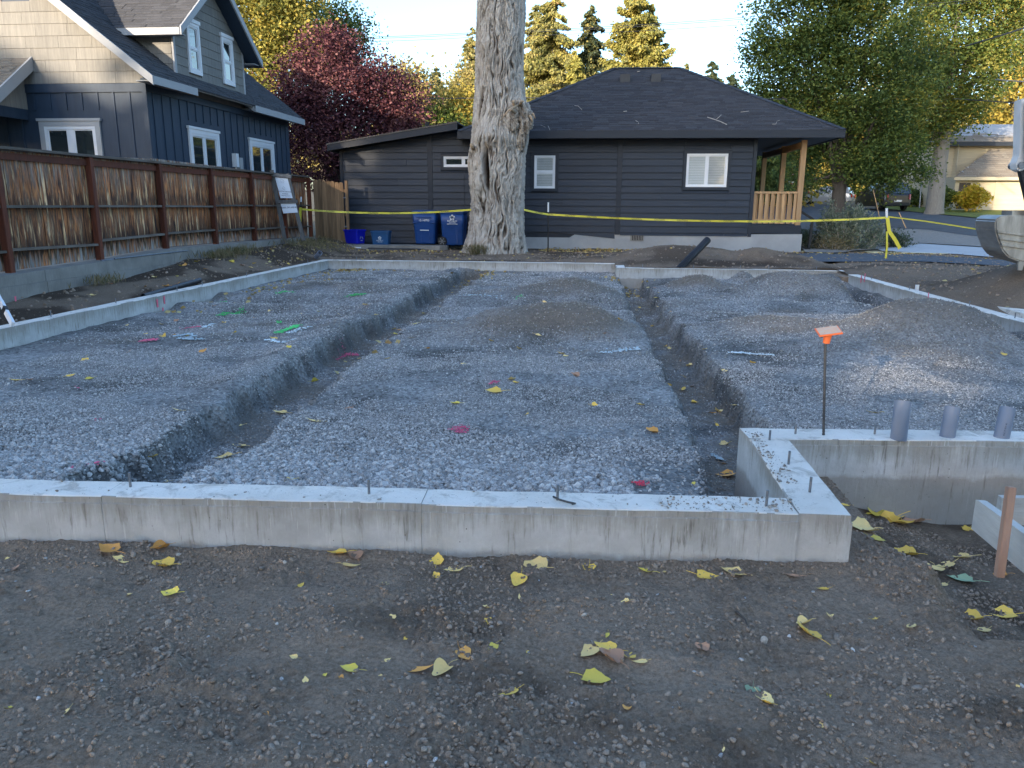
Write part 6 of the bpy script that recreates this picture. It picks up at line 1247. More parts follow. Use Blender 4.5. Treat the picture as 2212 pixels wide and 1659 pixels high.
# ================================================================ pipes
def pipe(pts_, r, mat, name, label, cat='pipe', hollow=True, n=20):
    m = MB(); P = [Vector(p) for p in pts_]; m.tube(P, r, n, not hollow)
    if hollow:
        m2 = MB(); k = MB(); k.tube(P[::-1], r*.88, n, False); m.add(k.v, k.f); d = (P[-1]-P[-2]).normalized(); a = d.cross(Vector((0, 0, 1)) if abs(d.z) < .9 else Vector((1, 0, 0))).normalized(); b = d.cross(a)
        vs = []; 
        for q in range(n): t = 2*math.pi*q/n; e = a*math.cos(t)+b*math.sin(t); vs += [P[-1]+e*r, P[-1]+e*r*.88]
        m.add(vs, [(2*q, (2*q+2) % (2*n), (2*q+3) % (2*n), 2*q+1) for q in range(n)])
    me = mesh(name, m.v, m.f, mat); me.polygons.foreach_set('use_smooth', [True]*len(me.polygons)); return tag(link(name, me), label, cat)
z = lambda px, py: float(site_h(*atz(px, py, .3)[:2]))
a = aty(1466, 582, 17.55); b = aty(1528, 519, 18.4)
o = pipe([(a[0]-.1, 17.5, .05), (a[0], 17.58, float(a[2])), tuple(b*.5+a*.5), tuple(b)], .075, M['abs'], 'drain_pipe', 'corrugated black drain pipe sticking up at a slant from behind the far wall', 'drain pipe')
m = MB()
for i in range(26):
    s = i/25; p = Vector(tuple(a*(1-s)+b*s)); d = Vector(tuple(b-a)).normalized(); m.tube([p-d*.012, p+d*.012], .083, 16)
m.obj('corrugations', M['abs'], o)
a = atz(310, 641, .2); b = atz(432, 608, .25); pipe([(a[0], a[1], .20), (b[0], b[1], .27)], .045, M['abs'], 'drain_pipe', 'smooth black pipe lying on the soil behind the left foundation wall', 'drain pipe')
p = atz(690, 556, .30); pipe([(p[0]-.1, p[1]+.05, .3), (p[0]+.06, p[1]-.1, .42)], .06, M['pvc'], 'pipe_stub', 'short grey pipe stub by the far left corner of the foundation')
for k, (pb, pt, r, lab) in enumerate((((1940, 955), (1950, 866), .056, 'tallest grey pipe standing in the set-back wall, left of three'), ((2046, 944), (2058, 880), .056, 'grey pipe with a chipped rim, middle of three in the wall'), ((2163, 946), (2177, 881), .056, 'grey pipe with black print, right of three in the wall'))):
    yb = 4.50+.08*(atz(*pb, TOP)[0]-.96)+(.045 if k == 0 else .10); a = aty(*pb, yb); b = aty(*pt, yb+.06)
    o = pipe([(a[0]-.004, a[1]+.01, TOP-.03), (a[0], a[1], max(float(a[2]), TOP-.01)), tuple(b)], .046 if k == 0 else .043, M['pvc'], 'pvc_pipe', lab, n=32)
    if k == 2:
        d = Vector(tuple(b-a)).normalized(); c = Vector(tuple(a*.65+b*.35))+Vector((-.012, -.0445, 0)); place_mesh(text_mesh('PVC 3" SCH 40', .012), M['ink'], c, d, Vector((-1, 0, 0)), o, 'pipe_print')
# rebar with orange cap
rb = thing('rebar_stake', 'upright rebar with an orange safety cap standing in the wall top', 'rebar', (1.42, 4.62, TOP))
a = atz(1779, 940, TOP); b = aty(1783, 742, a[1]); m = MB(); N_ = 70; pts_ = [tuple(a*(1-i/N_)+b*(i/N_)) for i in range(N_+1)]; m.tube([(a[0], a[1], .1)]+pts_[1:], [.0075]+[.0075+(.0015 if i % 2 else 0) for i in range(1, N_+1)], 8); m.obj('bar', M['rebar'], rb)
c = Vector(tuple(aty(1785, 740, a[1]))); ax = Vector((.10, 0, 1)).normalized(); m = MB(); m.tube([c-ax*.004, c+ax*.035, c+ax*.0555], [.019, .023, .026], 20); m.obj('cap_collar', M['orange'], rb)
e1 = Vector((1, 0, .16)).normalized(); e2 = Vector((0, 1, .22)).normalized(); tp = c+ax*.066; m = MB()
sq = [(-.066, -.060), (.066, -.060), (.066, .060), (-.066, .060)]
loftp = lambda k, h: [tp+e1*(x*k)+e2*(y*k)+e1.cross(e2)*h for x, y in sq]
loft([loftp(.42, -.014), loftp(.98, -.002), loftp(1, .004), loftp(.97, .007)], 'cap_plate', M['orange'], rb)
m = MB(); m.add(loftp(.9, .0085), [(0, 1, 2, 3)]); m.obj('cap_dust', M['capdirt'], rb)
m = MB(); m.tube([c+ax*.05, c+ax*.062], [.034, .040], 20); m.obj('cap_flange', M['orange'], rb)
# ================================================================ form boards and stake at the right edge
fb = thing('form_boards', 'whitewashed plank formwork corner low on the right edge', 'formwork', (2.0, 3.6, -.2))
p0 = aty(2107, 1098, 3.55); x0, y0 = float(p0[0]), 3.55; zt = float(aty(2107, 1077, 3.55)[2]); zb_ = float(aty(2105, 1115, 3.55)[2])
zt = .0; 
A_ = aty(2108, 1076, 3.62); B_ = aty(2212, 1152, 3.10)
d = Vector((float(B_[0]-A_[0]), float(B_[1]-A_[1]), 0)).normalized(); A0 = Vector((float(A_[0]), float(A_[1]), 0)); E0 = A0+d*1.1; zA = float(A_[2]); zBt = float(B_[2]); bh_ = .155
nn = Vector((d.y, -d.x, 0)); zE_ = zA+(zBt-zA)*(1.1/(Vector((float(B_[0]-A_[0]), float(B_[1]-A_[1]), 0)).length))
m = MB(); m.prism([(A0.x, A0.y, zA-.008), (A0.x+d.x*.03, A0.y+d.y*.03, zA), (E0.x, E0.y, zE_), (E0.x, E0.y, zE_-bh_), (A0.x, A0.y, zA-bh_)], (-nn*.038)); m.obj('form_board', M['form'], fb)
q = A0+Vector((.20, .10, 0)); m = MB(); m.prism([(q.x-.03, q.y, zA-.03), (q.x+1.2, q.y+.06, zA-.02), (q.x+1.2, q.y+.06, zA-.16), (q.x-.03, q.y, zA-.17)], (0, .038, 0)); m.obj('form_board', M['form'], fb)
a = aty(2184, 1052, 3.08); b = aty(2158, 1246, 3.02); m = MB(); m.beam(tuple(b), tuple(a), .030, .030, (0, 1, 0)); o = m.obj('wooden_stake', M['stake'], None, bevel=.002); tag(o, 'square fresh-cut wooden stake nailed to the form board at the right edge', 'stake')
# ================================================================ compact excavator at the right edge
ex_ = thing('excavator', 'compact excavator with worn steel bucket and white arm at the right edge', 'excavator', (9.5, 12.5, .6))
YB = 12.0
def pe(px, py, y=YB): return Vector(tuple(float(v) for v in aty(px, py, y)))
prof_ = [(2150, 476), (2158, 468), (2172, 465), (2230, 466), (2262, 480), (2270, 560), (2250, 578), (2200, 564), (2178, 556), (2165, 540), (2155, 515), (2150, 495)]
m = MB(); m.prism([pe(*q) for q in prof_], (0, .62, 0)); m.obj('bucket', M['bucket'], ex_, bevel=.02)
for (yy, h) in ((500, 5), (514, 5), (528, 4)):
    m = MB(); a = pe(2151+(yy-490)*.28, yy); b = pe(2262, yy+14); m.beam(a+Vector((0, -.012, 0)), b+Vector((0, -.012, 0)), .03, .04, (0, 1, 0)); m.obj('wear_strip', M['bucket'], ex_)
m = MB(); m.box(*(pe(2197, 468)+Vector((0, .15, -.02)))[:], *(pe(2230, 455)+Vector((0, .45, 0)))[:]); m.obj('bucket_ear', M['bucket'], ex_)
for k in range(3): a = pe(2200+k*25, 566); m = MB(); m.prism([a, a+Vector((.09, 0, 0)), a+Vector((.07, 0, -.12)), a+Vector((.02, 0, -.12))], (0, .05, 0)); m.obj('bucket_tooth', M['bucket'], ex_)
m = MB(); m.prism([pe(2206, 215), pe(2240, 205), pe(2262, 260), pe(2240, 350), pe(2210, 372), pe(2198, 366), pe(2196, 352), pe(2203, 335), pe(2204, 300)], (0, .2, 0)); m.obj('arm', M['bobwhite'], ex_, bevel=.01)
m = MB(); m.prism([pe(2205, 370), pe(2218, 362), pe(2245, 470), pe(2228, 470)], (.0, .1, 0)); m.obj('bucket_link', M['black'], ex_)
a = pe(2206, 357)+Vector((0, -.03, 0)); m = MB(); m.tube([a, a+Vector((0, .3, 0))], .05, 14); m.obj('pivot_pin', M['steel'], ex_)
for dx in (0, .06): m = MB(); m.tube([pe(2212, 222)+Vector((dx, -.04, 0)), pe(2207, 290)+Vector((dx, -.09, 0)), pe(2212, 352)+Vector((dx, -.04, 0))], .018, 8); m.obj('hydraulic_hose', M['black'], ex_, True)
m = MB(); m.tube([pe(2222, 235)+Vector((0, -.06, 0)), pe(2216, 330)+Vector((0, -.06, 0))], .035, 10); m.obj('hydraulic_ram', M['steel'], ex_, True)
Q0 = pe(2235, 230)+Vector((0, .05, 0)); m = MB(); m.beam(Q0, Q0+Vector((1.5, .3, .35)), .16, .22); m.beam(Q0+Vector((1.5, .3, .35)), Q0+Vector((2.6, .5, -1.6)), .16, .24); m.obj('boom', M['bobwhite'], ex_)
bx = Q0+Vector((2.6, .5, 0)); gz = .45
m = MB(); m.box(bx.x-.4, 12.2, 1.05, bx.x+1.3, 13.7, 1.75); m.obj('engine_house', M['bobwhite'], ex_, bevel=.05)
m = MB(); m.box(bx.x-.3, 12.3, 1.751, bx.x+.7, 13.3, 2.9); m.obj('cab', M['black'], ex_, bevel=.05)
for yy in (12.1, 13.4): m = MB(); m.prism([(bx.x-.7, yy, gz-.2), (bx.x+1.5, yy, gz-.2), (bx.x+1.75, yy, gz+.1), (bx.x+1.5, yy, gz+.4), (bx.x-.7, yy, gz+.4), (bx.x-.95, yy, gz+.1)], (0, .35, 0)); m.obj('track', M['black'], ex_, bevel=.03)
m = MB(); m.box(bx.x-.2, 12.46, gz+.1, bx.x+1.1, 13.39, 1.049); m.obj('undercarriage', M['black'], ex_)
# ================================================================ parked vehicles
def carmat(name, c): m, nt, b = nm(name); b.inputs['Base Color'].default_value = (*c, 1); b.inputs['Roughness'].default_value = .3; b.inputs['Metallic'].default_value = .3; b.inputs['Coat Weight'].default_value = .8; return m
M['red_light'] = glassy('red_tail_lamp', (.35, .01, .01), .15); M['hub'] = simple('alloy_wheel', (.4, .41, .42), (.3, .3, .31), 9, rough=.4, metal=.6, bmp=0)
def car(name, label, x, y, z, rz, paint_, L=4.6, Wd=1.8, Hh=1.5, kind='suv'):
    t = thing(name, label, 'car', (x, y, z), 'vehicles parked on the side street'); T = Matrix.Translation((x, y, z)) @ Matrix.Rotation(rz, 4, 'Z')  # front = +x
    P = lambda X, Y, Z: tuple(T @ Vector((X, Y, Z))); h1 = .62*Hh; f = L/2; cab0 = -f+.12 if kind != 'sedan' else -f+.85; cab1 = f-1.25; w = Wd/2
    def sec(X, zl, zh, ww): return [P(X, -ww, zl), P(X, -ww*1.0, zl+(zh-zl)*.55), P(X, -ww*.94, zh), P(X, ww*.94, zh), P(X, ww, zl+(zh-zl)*.55), P(X, ww, zl)]
    loft([sec(-f, .38, h1*.86, w*.88), sec(-f+.1, .30, h1*.97, w*.97), sec(-f+.6, .26, h1, w), sec(0, .25, h1, w), sec(f-1.1, .26, h1*.98, w), sec(f-.25, .28, h1*.80, w*.95), sec(f, .34, h1*.66, w*.84)], 'body', paint_, t, False, .03)
    def cs(X, zz, ww): return [P(X, -ww, zz), P(X, ww, zz)]
    a = [P(cab0, -w*.9, h1-.02), P(cab1, -w*.9, h1-.02), P(cab1, w*.9, h1-.02), P(cab0, w*.9, h1-.02)]; b = [P(cab0+.28, -w*.72, Hh-.05), P(cab1-.75, -w*.72, Hh-.05), P(cab1-.75, w*.72, Hh-.05), P(cab0+.28, w*.72, Hh-.05)]
    loft([a, b], 'glasshouse', M['glass'], t)
    loft([[P(cab0+.22, -w*.75, Hh-.07), P(cab1-.72, -w*.75, Hh-.07), P(cab1-.72, w*.75, Hh-.07), P(cab0+.22, w*.75, Hh-.07)], [P(cab0+.35, -w*.66, Hh), P(cab1-.9, -w*.66, Hh), P(cab1-.9, w*.66, Hh), P(cab0+.35, w*.66, Hh)]], 'roof', paint_, t, False, .02)
    for s in (-1, 1):
        m = MB()
        for X0, X1 in ((cab0, cab0+.25), ((cab0+cab1)/2-.1, (cab0+cab1)/2-.1), (cab1, cab1-.73)): m.beam(P(X0, s*w*.905, h1-.02), P(X1, s*w*.735, Hh-.05), .07, .05)
        m.obj('pillar', paint_, t)
        for X in (-f+.85, f-.9):
            m = MB(); m.tube([P(X, s*(w-.2), .33), P(X, s*(w+.01), .33)], .33, 22); wo = m.obj('wheel', M['black'], t); m = MB(); m.tube([P(X, s*(w+.005), .33), P(X, s*(w+.02), .33)], .2, 14); m.obj('rim', M['hub'], wo)
        m = MB(); m.beam(P(-f+.02, s*w*.80, h1*.62), P(-f+.05, s*w*.80, h1*.92), .26, .08, tuple(T.to_3x3() @ Vector((0, 1, 0)))); m.obj('tail_lamp', M['red_light'], t)
        m = MB(); m.beam(P(f-.06, s*w*.62, h1*.6), P(f-.1, s*w*.62, h1*.75), .3, .08, tuple(T.to_3x3() @ Vector((0, 1, 0)))); m.obj('headlight', M['white'], t)
        m = MB(); m.beam(P(cab1-.15, s*w*.95, h1+.05), P(cab1-.15, s*(w+.16), h1+.1), .1, .14); m.obj('wing_mirror', paint_, t)
    m = MB(); m.beam(P(-f-.015, -.26, h1*.55), P(-f-.015, .26, h1*.55), .02, .12); m.obj('licence_plate', M['white'], t)
    m = MB(); m.beam(P(-f-.005, -w*.8, .42), P(-f-.005, w*.8, .42), .06, .2); m.obj('bumper', M['black'] if kind == 'suv' else paint_, t)
    return t
silver = carmat('silver_car_paint', (.45, .45, .46)); darkc = carmat('dark_grey_car_paint', (.05, .055, .065)); blk = carmat('black_car_paint', (.02, .022, .026))
x, _ = ppt(1782, 433, 70); car('silver_wagon', 'silver hatchback seen from its rear left, parked beyond the maple trunk', x, 70, float(far_h(x, 70))+.05, R(152), silver, 4.4, 1.8, 1.5, 'wagon')
x, _ = ppt(1902, 450, 60); car('dark_pickup', 'dark sport utility vehicle seen from behind, right of the feathery shrub', x, 60, float(far_h(x, 60))+.05, R(97), blk, 4.8, 1.95, 1.85, 'suv')
x, _ = ppt(1708, 410, 78); car('dark_sedan', 'dark car seen between the porch posts', x, 78, float(far_h(x, 78))+.05, R(100), darkc, 4.6, 1.85, 1.5, 'sedan')
# ================================================================ tan house across the street
th_ = thing('tan_house', 'two-storey tan house with brown shingle roofs across the side street', 'house', (ppt(2130, 440, 62)[0], 62, 1.2))
M['tan'] = simple('tan_lap_siding', (.46, .40, .29), (.40, .35, .26), 2, (.5, .5, 6), .8, .2, 9, .05)
TYh = 60.; q = lambda px, py, y=TYh: tuple(float(v) for v in aty(px, py, y)); X_ = lambda px, y=TYh: float(aty(px, 400, y)[0]); Z_ = lambda py, y=TYh: float(aty(2130, py, y)[2])
m = MB(); m.box(X_(2062), TYh+3, .8, X_(2300), TYh+11, Z_(308, TYh+3)); m.obj('wall', M['tan'], th_)
clad(th_, 'siding_board', (0, TYh+3, 0), (1, 0, 0), (0, -1, 0), [(X_(2062), 3.2), (X_(2300), 3.2), (X_(2300), Z_(308, 63)), (X_(2062), Z_(308, 63))], 3.2, .45, 6., M['tan'], th=.02, lap=.03, seed=40)
clad(th_, 'siding_board', (0, TYh, 0), (1, 0, 0), (0, -1, 0), [(X_(2150), 1.0), (X_(2300), 1.0), (X_(2300), Z_(382)), (X_(2150), Z_(382))], 1.0, .35, 5., M['tan'], th=.02, lap=.03, seed=41)
m = MB(); m.box(X_(2063), TYh+.01, .8, X_(2300), TYh+2.99, Z_(382)); m.obj('wall', M['tan'], th_)
e0 = (X_(2052), TYh+2.3, Z_(306, 62.3)); e1_ = (X_(2320), TYh+2.3, Z_(306, 62.3)); r0_ = (X_(2085, 66), 66., Z_(268, 66)); r1_ = (X_(2165, 66), 66., Z_(268, 66))
roof_face(th_, 'roof_shingles', [e0, e1_, (X_(2290, 66), 66., Z_(270, 66)), r0_], M['roof_tan'], .3, .6, 51)
roof_face(th_, 'roof_shingles', [(e0[0], 71, e0[2]), e0, r0_], M['roof_tan'], .3, .6, 54)
m = MB(); m.box(e0[0], e0[1]-.05, e0[2]-.3, e1_[0], e0[1], e0[2]); m.obj('fascia', M['dark_trim'], th_)
a0 = (X_(2052), TYh-.5, Z_(383)); a1 = (X_(2330), TYh-.5, Z_(383)); 
roof_face(th_, 'roof_shingles', [a0, a1, (X_(2330, 62.9), 62.9, Z_(322, 62.9)), (X_(2130, 62.9), 62.9, Z_(322, 62.9))], M['roof_tan'], .3, .6, 52)
m = MB(); m.box(a0[0], a0[1]-.05, a0[2]-.22, a1[0], a0[1], a0[2]); m.obj('fascia', M['tan'], th_)
m = MB(); m.prism([(X_(2000, 66), 66., 1), (X_(2060, 62.5), 62.5, 1), (X_(2060, 62.5), 62.5, Z_(315, 62.5)), (X_(2030, 64), 64., Z_(345, 64)), (X_(2000, 66), 66., Z_(380, 66))], (.1, .1, 0)); m.obj('wing_wall', M['tan'], th_)
m = MB(); m.box(X_(2072), TYh-.03, 1.4, X_(2096), TYh-.0, Z_(395)); m.obj('doorway', M['limb'], th_)
m = MB(); p = q(2179, 300, 64); m.tube([(p[0], 64, p[2]-.6), (p[0], 64, p[2]+.2)], .12, 8); m.obj('roof_vent', M['white'], th_)
# tan wall of another far house behind the maple, glimpsed
# ================================================================ street signs, lamp posts
def sign_post(px, pyt, pyb, y, label, r=.03): a = aty(px, pyb, y); b = aty(px, pyt, y); t = thing('street_sign', label, 'sign', (a[0], y, a[2])); m = MB(); m.tube([(a[0], y, a[2]-.3), (a[0], y, b[2])], r, 8); m.obj('sign_post', M['steel'], t); return t, float(a[0]), float(b[2])
M['stop'] = simple('red_sign', (.5, .03, .03), None, 9, rough=.5, bmp=0); M['signgreen'] = simple('green_street_sign', (.02, .22, .14), None, 9, rough=.5, bmp=0); M['signyellow'] = simple('yellow_sign', (.7, .45, .04), None, 9, rough=.5, bmp=0)
t, x, z1 = sign_post(1706, 375, 425, 64, 'red octagonal stop sign beyond the porch'); s_ = .38; m = MB(); m.prism([(x+s_*math.cos(R(22.5+45*k)), 63.95, z1+s_*math.sin(R(22.5+45*k))) for k in range(8)], (0, .03, 0)); m.obj('sign_plate', M['stop'], t); place_mesh(text_mesh('STOP', .26), M['white'], (x, 63.94, z1), (1, 0, 0), (0, 0, 1), t, 'lettering')
m = MB(); m.box(x-.2, 63.9, z1-1.15, x+.2, 63.93, z1-.55); m.obj('sign_plate', M['white'], t); m = MB(); m.tube([(x, 63.89, z1-.85), (x, 63.895, z1-.85)], .13, 14); m.obj('sign_symbol', M['stop'], t)
t, x, z1 = sign_post(1712, 358, 425, 70, 'green street name sign seen beside the front porch post'); m = MB(); m.box(x-.45, 69.9, z1-.35, x+.35, 69.93, z1+.1); m.obj('sign_plate', M['signgreen'], t); place_mesh(text_mesh('NW', .28), M['white'], (x-.05, 69.89, z1-.12), (1, 0, 0), (0, 0, 1), t, 'lettering')
t, x, z1 = sign_post(1665, 403, 425, 62, 'small square yellow sign beyond the porch railing'); m = MB(); m.box(x-.17, 61.9, z1-.17, x+.17, 61.93, z1+.15); m.obj('sign_plate', M['signyellow'], t)
a = aty(1986, 449, 52); b = aty(1991, 385, 52); m = MB(); m.tube([tuple(a), tuple(b)], .04, 8); m.tube([tuple(b), tuple(b+np.array([0, 0, .25]))], .08, 8); tag(m.obj('street_post', M['steel']), 'thin grey street post on the verge left of the grey tree trunk', 'post')
# ================================================================ overhead cables
def cable(pl, r, label, sag=.0, mat='wire'):
    P = []; 
    for (a, b) in zip(pl[:-1], pl[1:]):
        p = aty(*a); q = aty(*b)
        for k in range(12): s = k/12; v = p*(1-s)+q*s; v[2] -= sag*4*s*(1-s); P.append(tuple(v))
    P.append(tuple(aty(*pl[-1]))); m = MB(); m.tube(P, r, 5); return tag(m.obj('overhead_cable', M[mat]), label, 'cable', 'overhead cables')
cable([((100, 112, 52)), (600, 82, 52), (1030, 70, 52), (1625, 36, 52), (2300, -20, 52)], .014, 'uppermost of the close pair of overhead wires', .1)
cable([((100, 116, 52)), (600, 85, 52), (1030, 73.5, 52), (1625, 40, 52), (2300, -14, 52)], .014, 'lower of the close pair of overhead wires', .1)
cable([((100, 116, 53)), (600, 92, 53), (1030, 80, 53), (1625, 52, 53), (2300, 10, 53)], .012, 'third overhead wire just below the close pair', .1)
cable([((760, 212, 40)), (1140, 211, 40), (1700, 214, 40)], .022, 'thick dark cable level across the trunk above the flat roof', .02)
cable([((760, 181, 60)), (1100, 183, 60), (1700, 185, 60)], .012, 'thin pale wire above the thick cable left of the trunk', .02)
cable([((2085, 100, 40)), (2260, 45, 36)], .035, 'thick cable rising to the upper right corner through the maple', .02)
cable([((2150, 172, 44)), (2260, 180, 40)], .03, 'grey cable at the right edge behind the maple', 0, 'steel')
cable([((2060, 213, 44)), (2190, 222, 30), (2300, 228, 26)], .02, 'dark cable leading to the white excavator arm', .0)
# ================================================================ spray-painted marks on the gravel: loose painted stones
PM = stone_mat('green_painted_stone', [(0, (.05, .5, .12)), (1, (.10, .70, .2))]), stone_mat('pink_painted_stone', [(0, (.55, .06, .16)), (1, (.75, .15, .25))]), stone_mat('white_painted_stone', [(0, (.45, .58, .64)), (1, (.68, .78, .82))]), stone_mat('red_painted_stone', [(0, (.6, .02, .05)), (1, (.8, .05, .1))])
def line_mark(lines, mat, label, n, w=.03, r=.012, seed=0):
    g = np.random.default_rng(seed+int(lines[0][0][0])); P = []
    T_ = sum(math.dist(a, b) for a, b in lines)+1e-6
    for a, b in lines:
        A = np.array(surf(*a)); B = np.array(surf(*b)); k = max(3, int(n*math.dist(a, b)/T_)); s = g.random(k); Q = A[:2]+(B-A)[:2]*s[:, None]+g.normal(0, w, (k, 2)); P.append(Q)
    P = np.concatenate(P); z = H(P[:, 0], P[:, 1])+.016; V = []; Q = []; m = MB()
    for (x, y), zz in zip(P, z):
        rr_ = r*g.uniform(.7, 1.5); c = Vector((x, y, zz)); o = [c+Vector((math.cos(t)*rr_*g.uniform(.7, 1.2), math.sin(t)*rr_*g.uniform(.7, 1.2), g.uniform(-.2, .35)*rr_)) for t in (0, 1.26, 2.5, 3.8, 5.0)]; m.add(o+[c+Vector((g.normal(0, .2)*rr_, g.normal(0, .2)*rr_, rr_*.7))], [(0, 1, 5), (1, 2, 5), (2, 3, 5), (3, 4, 5), (4, 0, 5)])
    return tag(m.obj('paint_mark', mat), label, 'paint mark')
G_, P_, W_, R_ = PM
line_mark([((598, 645), (635, 633))], G_, 'green dash furthest left on the gravel beyond the middle', 90)
line_mark([((752, 648), (787, 637))], G_, 'green dash nearest the left trench, far part of the pad', 90)
line_mark([((470, 684), (527, 665))], G_, 'longer green dash left of the middle of the left pad', 150)
line_mark([((598, 722), (643, 705))], G_, 'green dash beside white chalk near the left trench', 150)
line_mark([((474, 657), (490, 653))], G_, 'faint short green dash at the left of the pad', 30)
line_mark([((598, 700), (602, 697))], G_, 'small green dot between the green dashes', 14, .02)
line_mark([((378, 729), (408, 723)), ((408, 723), (422, 728)), ((422, 728), (400, 735)), ((384, 734), (440, 736))], W_, 'white sprayed scribble like a number two on the left pad', 150, .02)
line_mark([((440, 710), (463, 702))], W_, 'short white dash above the white scribble', 50, .02)
line_mark([((578, 737), (640, 737)), ((620, 722), (672, 708))], W_, 'white chalk lines by the nearest green dash', 120, .025)
line_mark([((990, 640), (1080, 646))], W_, 'faint white spray on the far middle pad', 60, .06)
line_mark([((1575, 764), (1668, 770))], W_, 'long white dash on the right-hand pad', 190, .02, .009)
line_mark([((1300, 765), (1380, 755))], W_, 'faint white spray line beside the right trench', 80, .04)
line_mark([((1536, 985), (1560, 997))], W_, 'pale blue-white spray patch near the right trench end', 60, .012, .007)
line_mark([((1122, 652), (1124, 655))], G_, 'tiny green dab on the far middle pad', 14, .03); line_mark([((1258, 650), (1270, 652))], G_, 'second tiny green dab on the far middle pad', 12, .03)
line_mark([((305, 740), (340, 736))], P_, 'pink sprayed dash on the left pad', 60, .025)
line_mark([((390, 712), (430, 708))], P_, 'faint pink dashes above the white scribble', 26, .03)
line_mark([((975, 932), (1012, 928)), ((985, 936), (1005, 937))], P_, 'magenta spray patch in the middle of the near pad', 130, .022, .006)
line_mark([((728, 780), (745, 768)), ((745, 768), (775, 770))], P_, 'magenta angle mark on the floor of the left trench', 160, .02, .008)
line_mark([((1055, 832), (1075, 828))], P_, 'faint pink dab on the middle pad', 18, .03)
line_mark([((1376, 1051), (1394, 1047))], R_, 'bright red-pink sprayed stones at the corner of the near stone bank', 55, .012, .006)
line_mark([((150, 1016), (245, 1024))], P_, 'scattered pink stones by the front wall on the left', 14, .02, .008)
line_mark([((160, 842), (175, 842)), ((205, 912), (215, 912))], P_, 'two faint pink dots on the left pad', 10, .015, .007)
# ================================================================ small things
m = MB(); p = atz(2179-0, 632, .2); p = aty(1981-0, 0+630, 13.3); a = surf(1980, 629); m = MB(); m.box(a[0]-.03, a[1]-.01, a[2]-.05, a[0]+.03, a[1]+.01, a[2]+.11); tag(m.obj('white_tag', M['white_pole']), 'small white marker standing in the soil right of the foundation', 'marker')
a = Vector(tuple(atz(8, 640, .55))); a = Vector((-6.9, 7.35, .62)); b = Vector(tuple(atz(36, 699, TOP))); m = MB(); t0 = aty(2, 652, 7.9); t1 = aty(28, 701, 7.6); m.beam(tuple(t0), tuple(t1), .055, .03, (0, 1, 0)); m2 = thing('tripod_leg', 'white and black leg of a surveying tripod at the left edge', 'tripod', tuple(t1)); m.obj('leg_tube', M['white_pole'], m2)
t2 = t0+(t1-t0)*.28; t3 = t0+(t1-t0)*.45; m = MB(); m.beam(tuple(t2), tuple(t3), .06, .036, (0, 1, 0)); m.obj('leg_clamp', M['black'], m2)
t4 = t0+(t0-t1)*1.5; m = MB(); m.beam(tuple(t0), tuple(t4), .05, .028, (0, 1, 0)); m.obj('leg_tube', M['white_pole'], m2)
# conduits lying on the retaining wall
for k, (a, b) in enumerate((((218, 563), (444, 538)), ((222, 566), (425, 540)), ((240, 559), (400, 541)))):
    pa = atx(*a, -8.28); pb = atx(*b, -8.28); m = MB(); m.tube([tuple(pa+np.array([k*.03, 0, 0])), tuple(pb+np.array([k*.03, 0, 0]))], .014, 6); tag(m.obj('steel_rod', M['steel']), ('longest grey rod lying on the ledge at the foot of the fence', 'second grey rod lying against the longest one', 'shortest grey rod of the three on the ledge')[k], 'rod', 'grey rods on the retaining wall ledge')
m = MB(); pa = atx(425, 543, -8.2); pb = atx(443, 571, -8.1); m.tube([tuple(pa), tuple(pb)], .006, 5); tag(m.obj('bent_wire', M['steel']), 'thin pale wire hanging down the retaining wall from the rods', 'wire')
sg_ = surf(300, 658); m = MB(); p1 = Vector(surf(215, 699))+Vector((0, 0, .03)); p2 = Vector(surf(245, 682))+Vector((0, 0, .08)); m.tube([p1, p1.lerp(p2, .5)+Vector((0, 0, .03)), p2], [.02, .02, .012], 6); tag(m.obj('stick', M['twig']), 'brown stick lying on the dark soil behind the left wall', 'stick')
# concrete pad by the right wall
m = MB(); p = [atz(2118, 648, .2), atz(2160, 664, .2), atz(2300, 700, .2), atz(2300, 640, .2), atz(2190, 640, .2)]; m.prism([(float(q_[0]), float(q_[1]), .03) for q_ in p], (0, 0, .17)); tag(m.obj('concrete_slab', M['conc_top'], None), 'pale concrete slab outside the right foundation wall', 'slab')
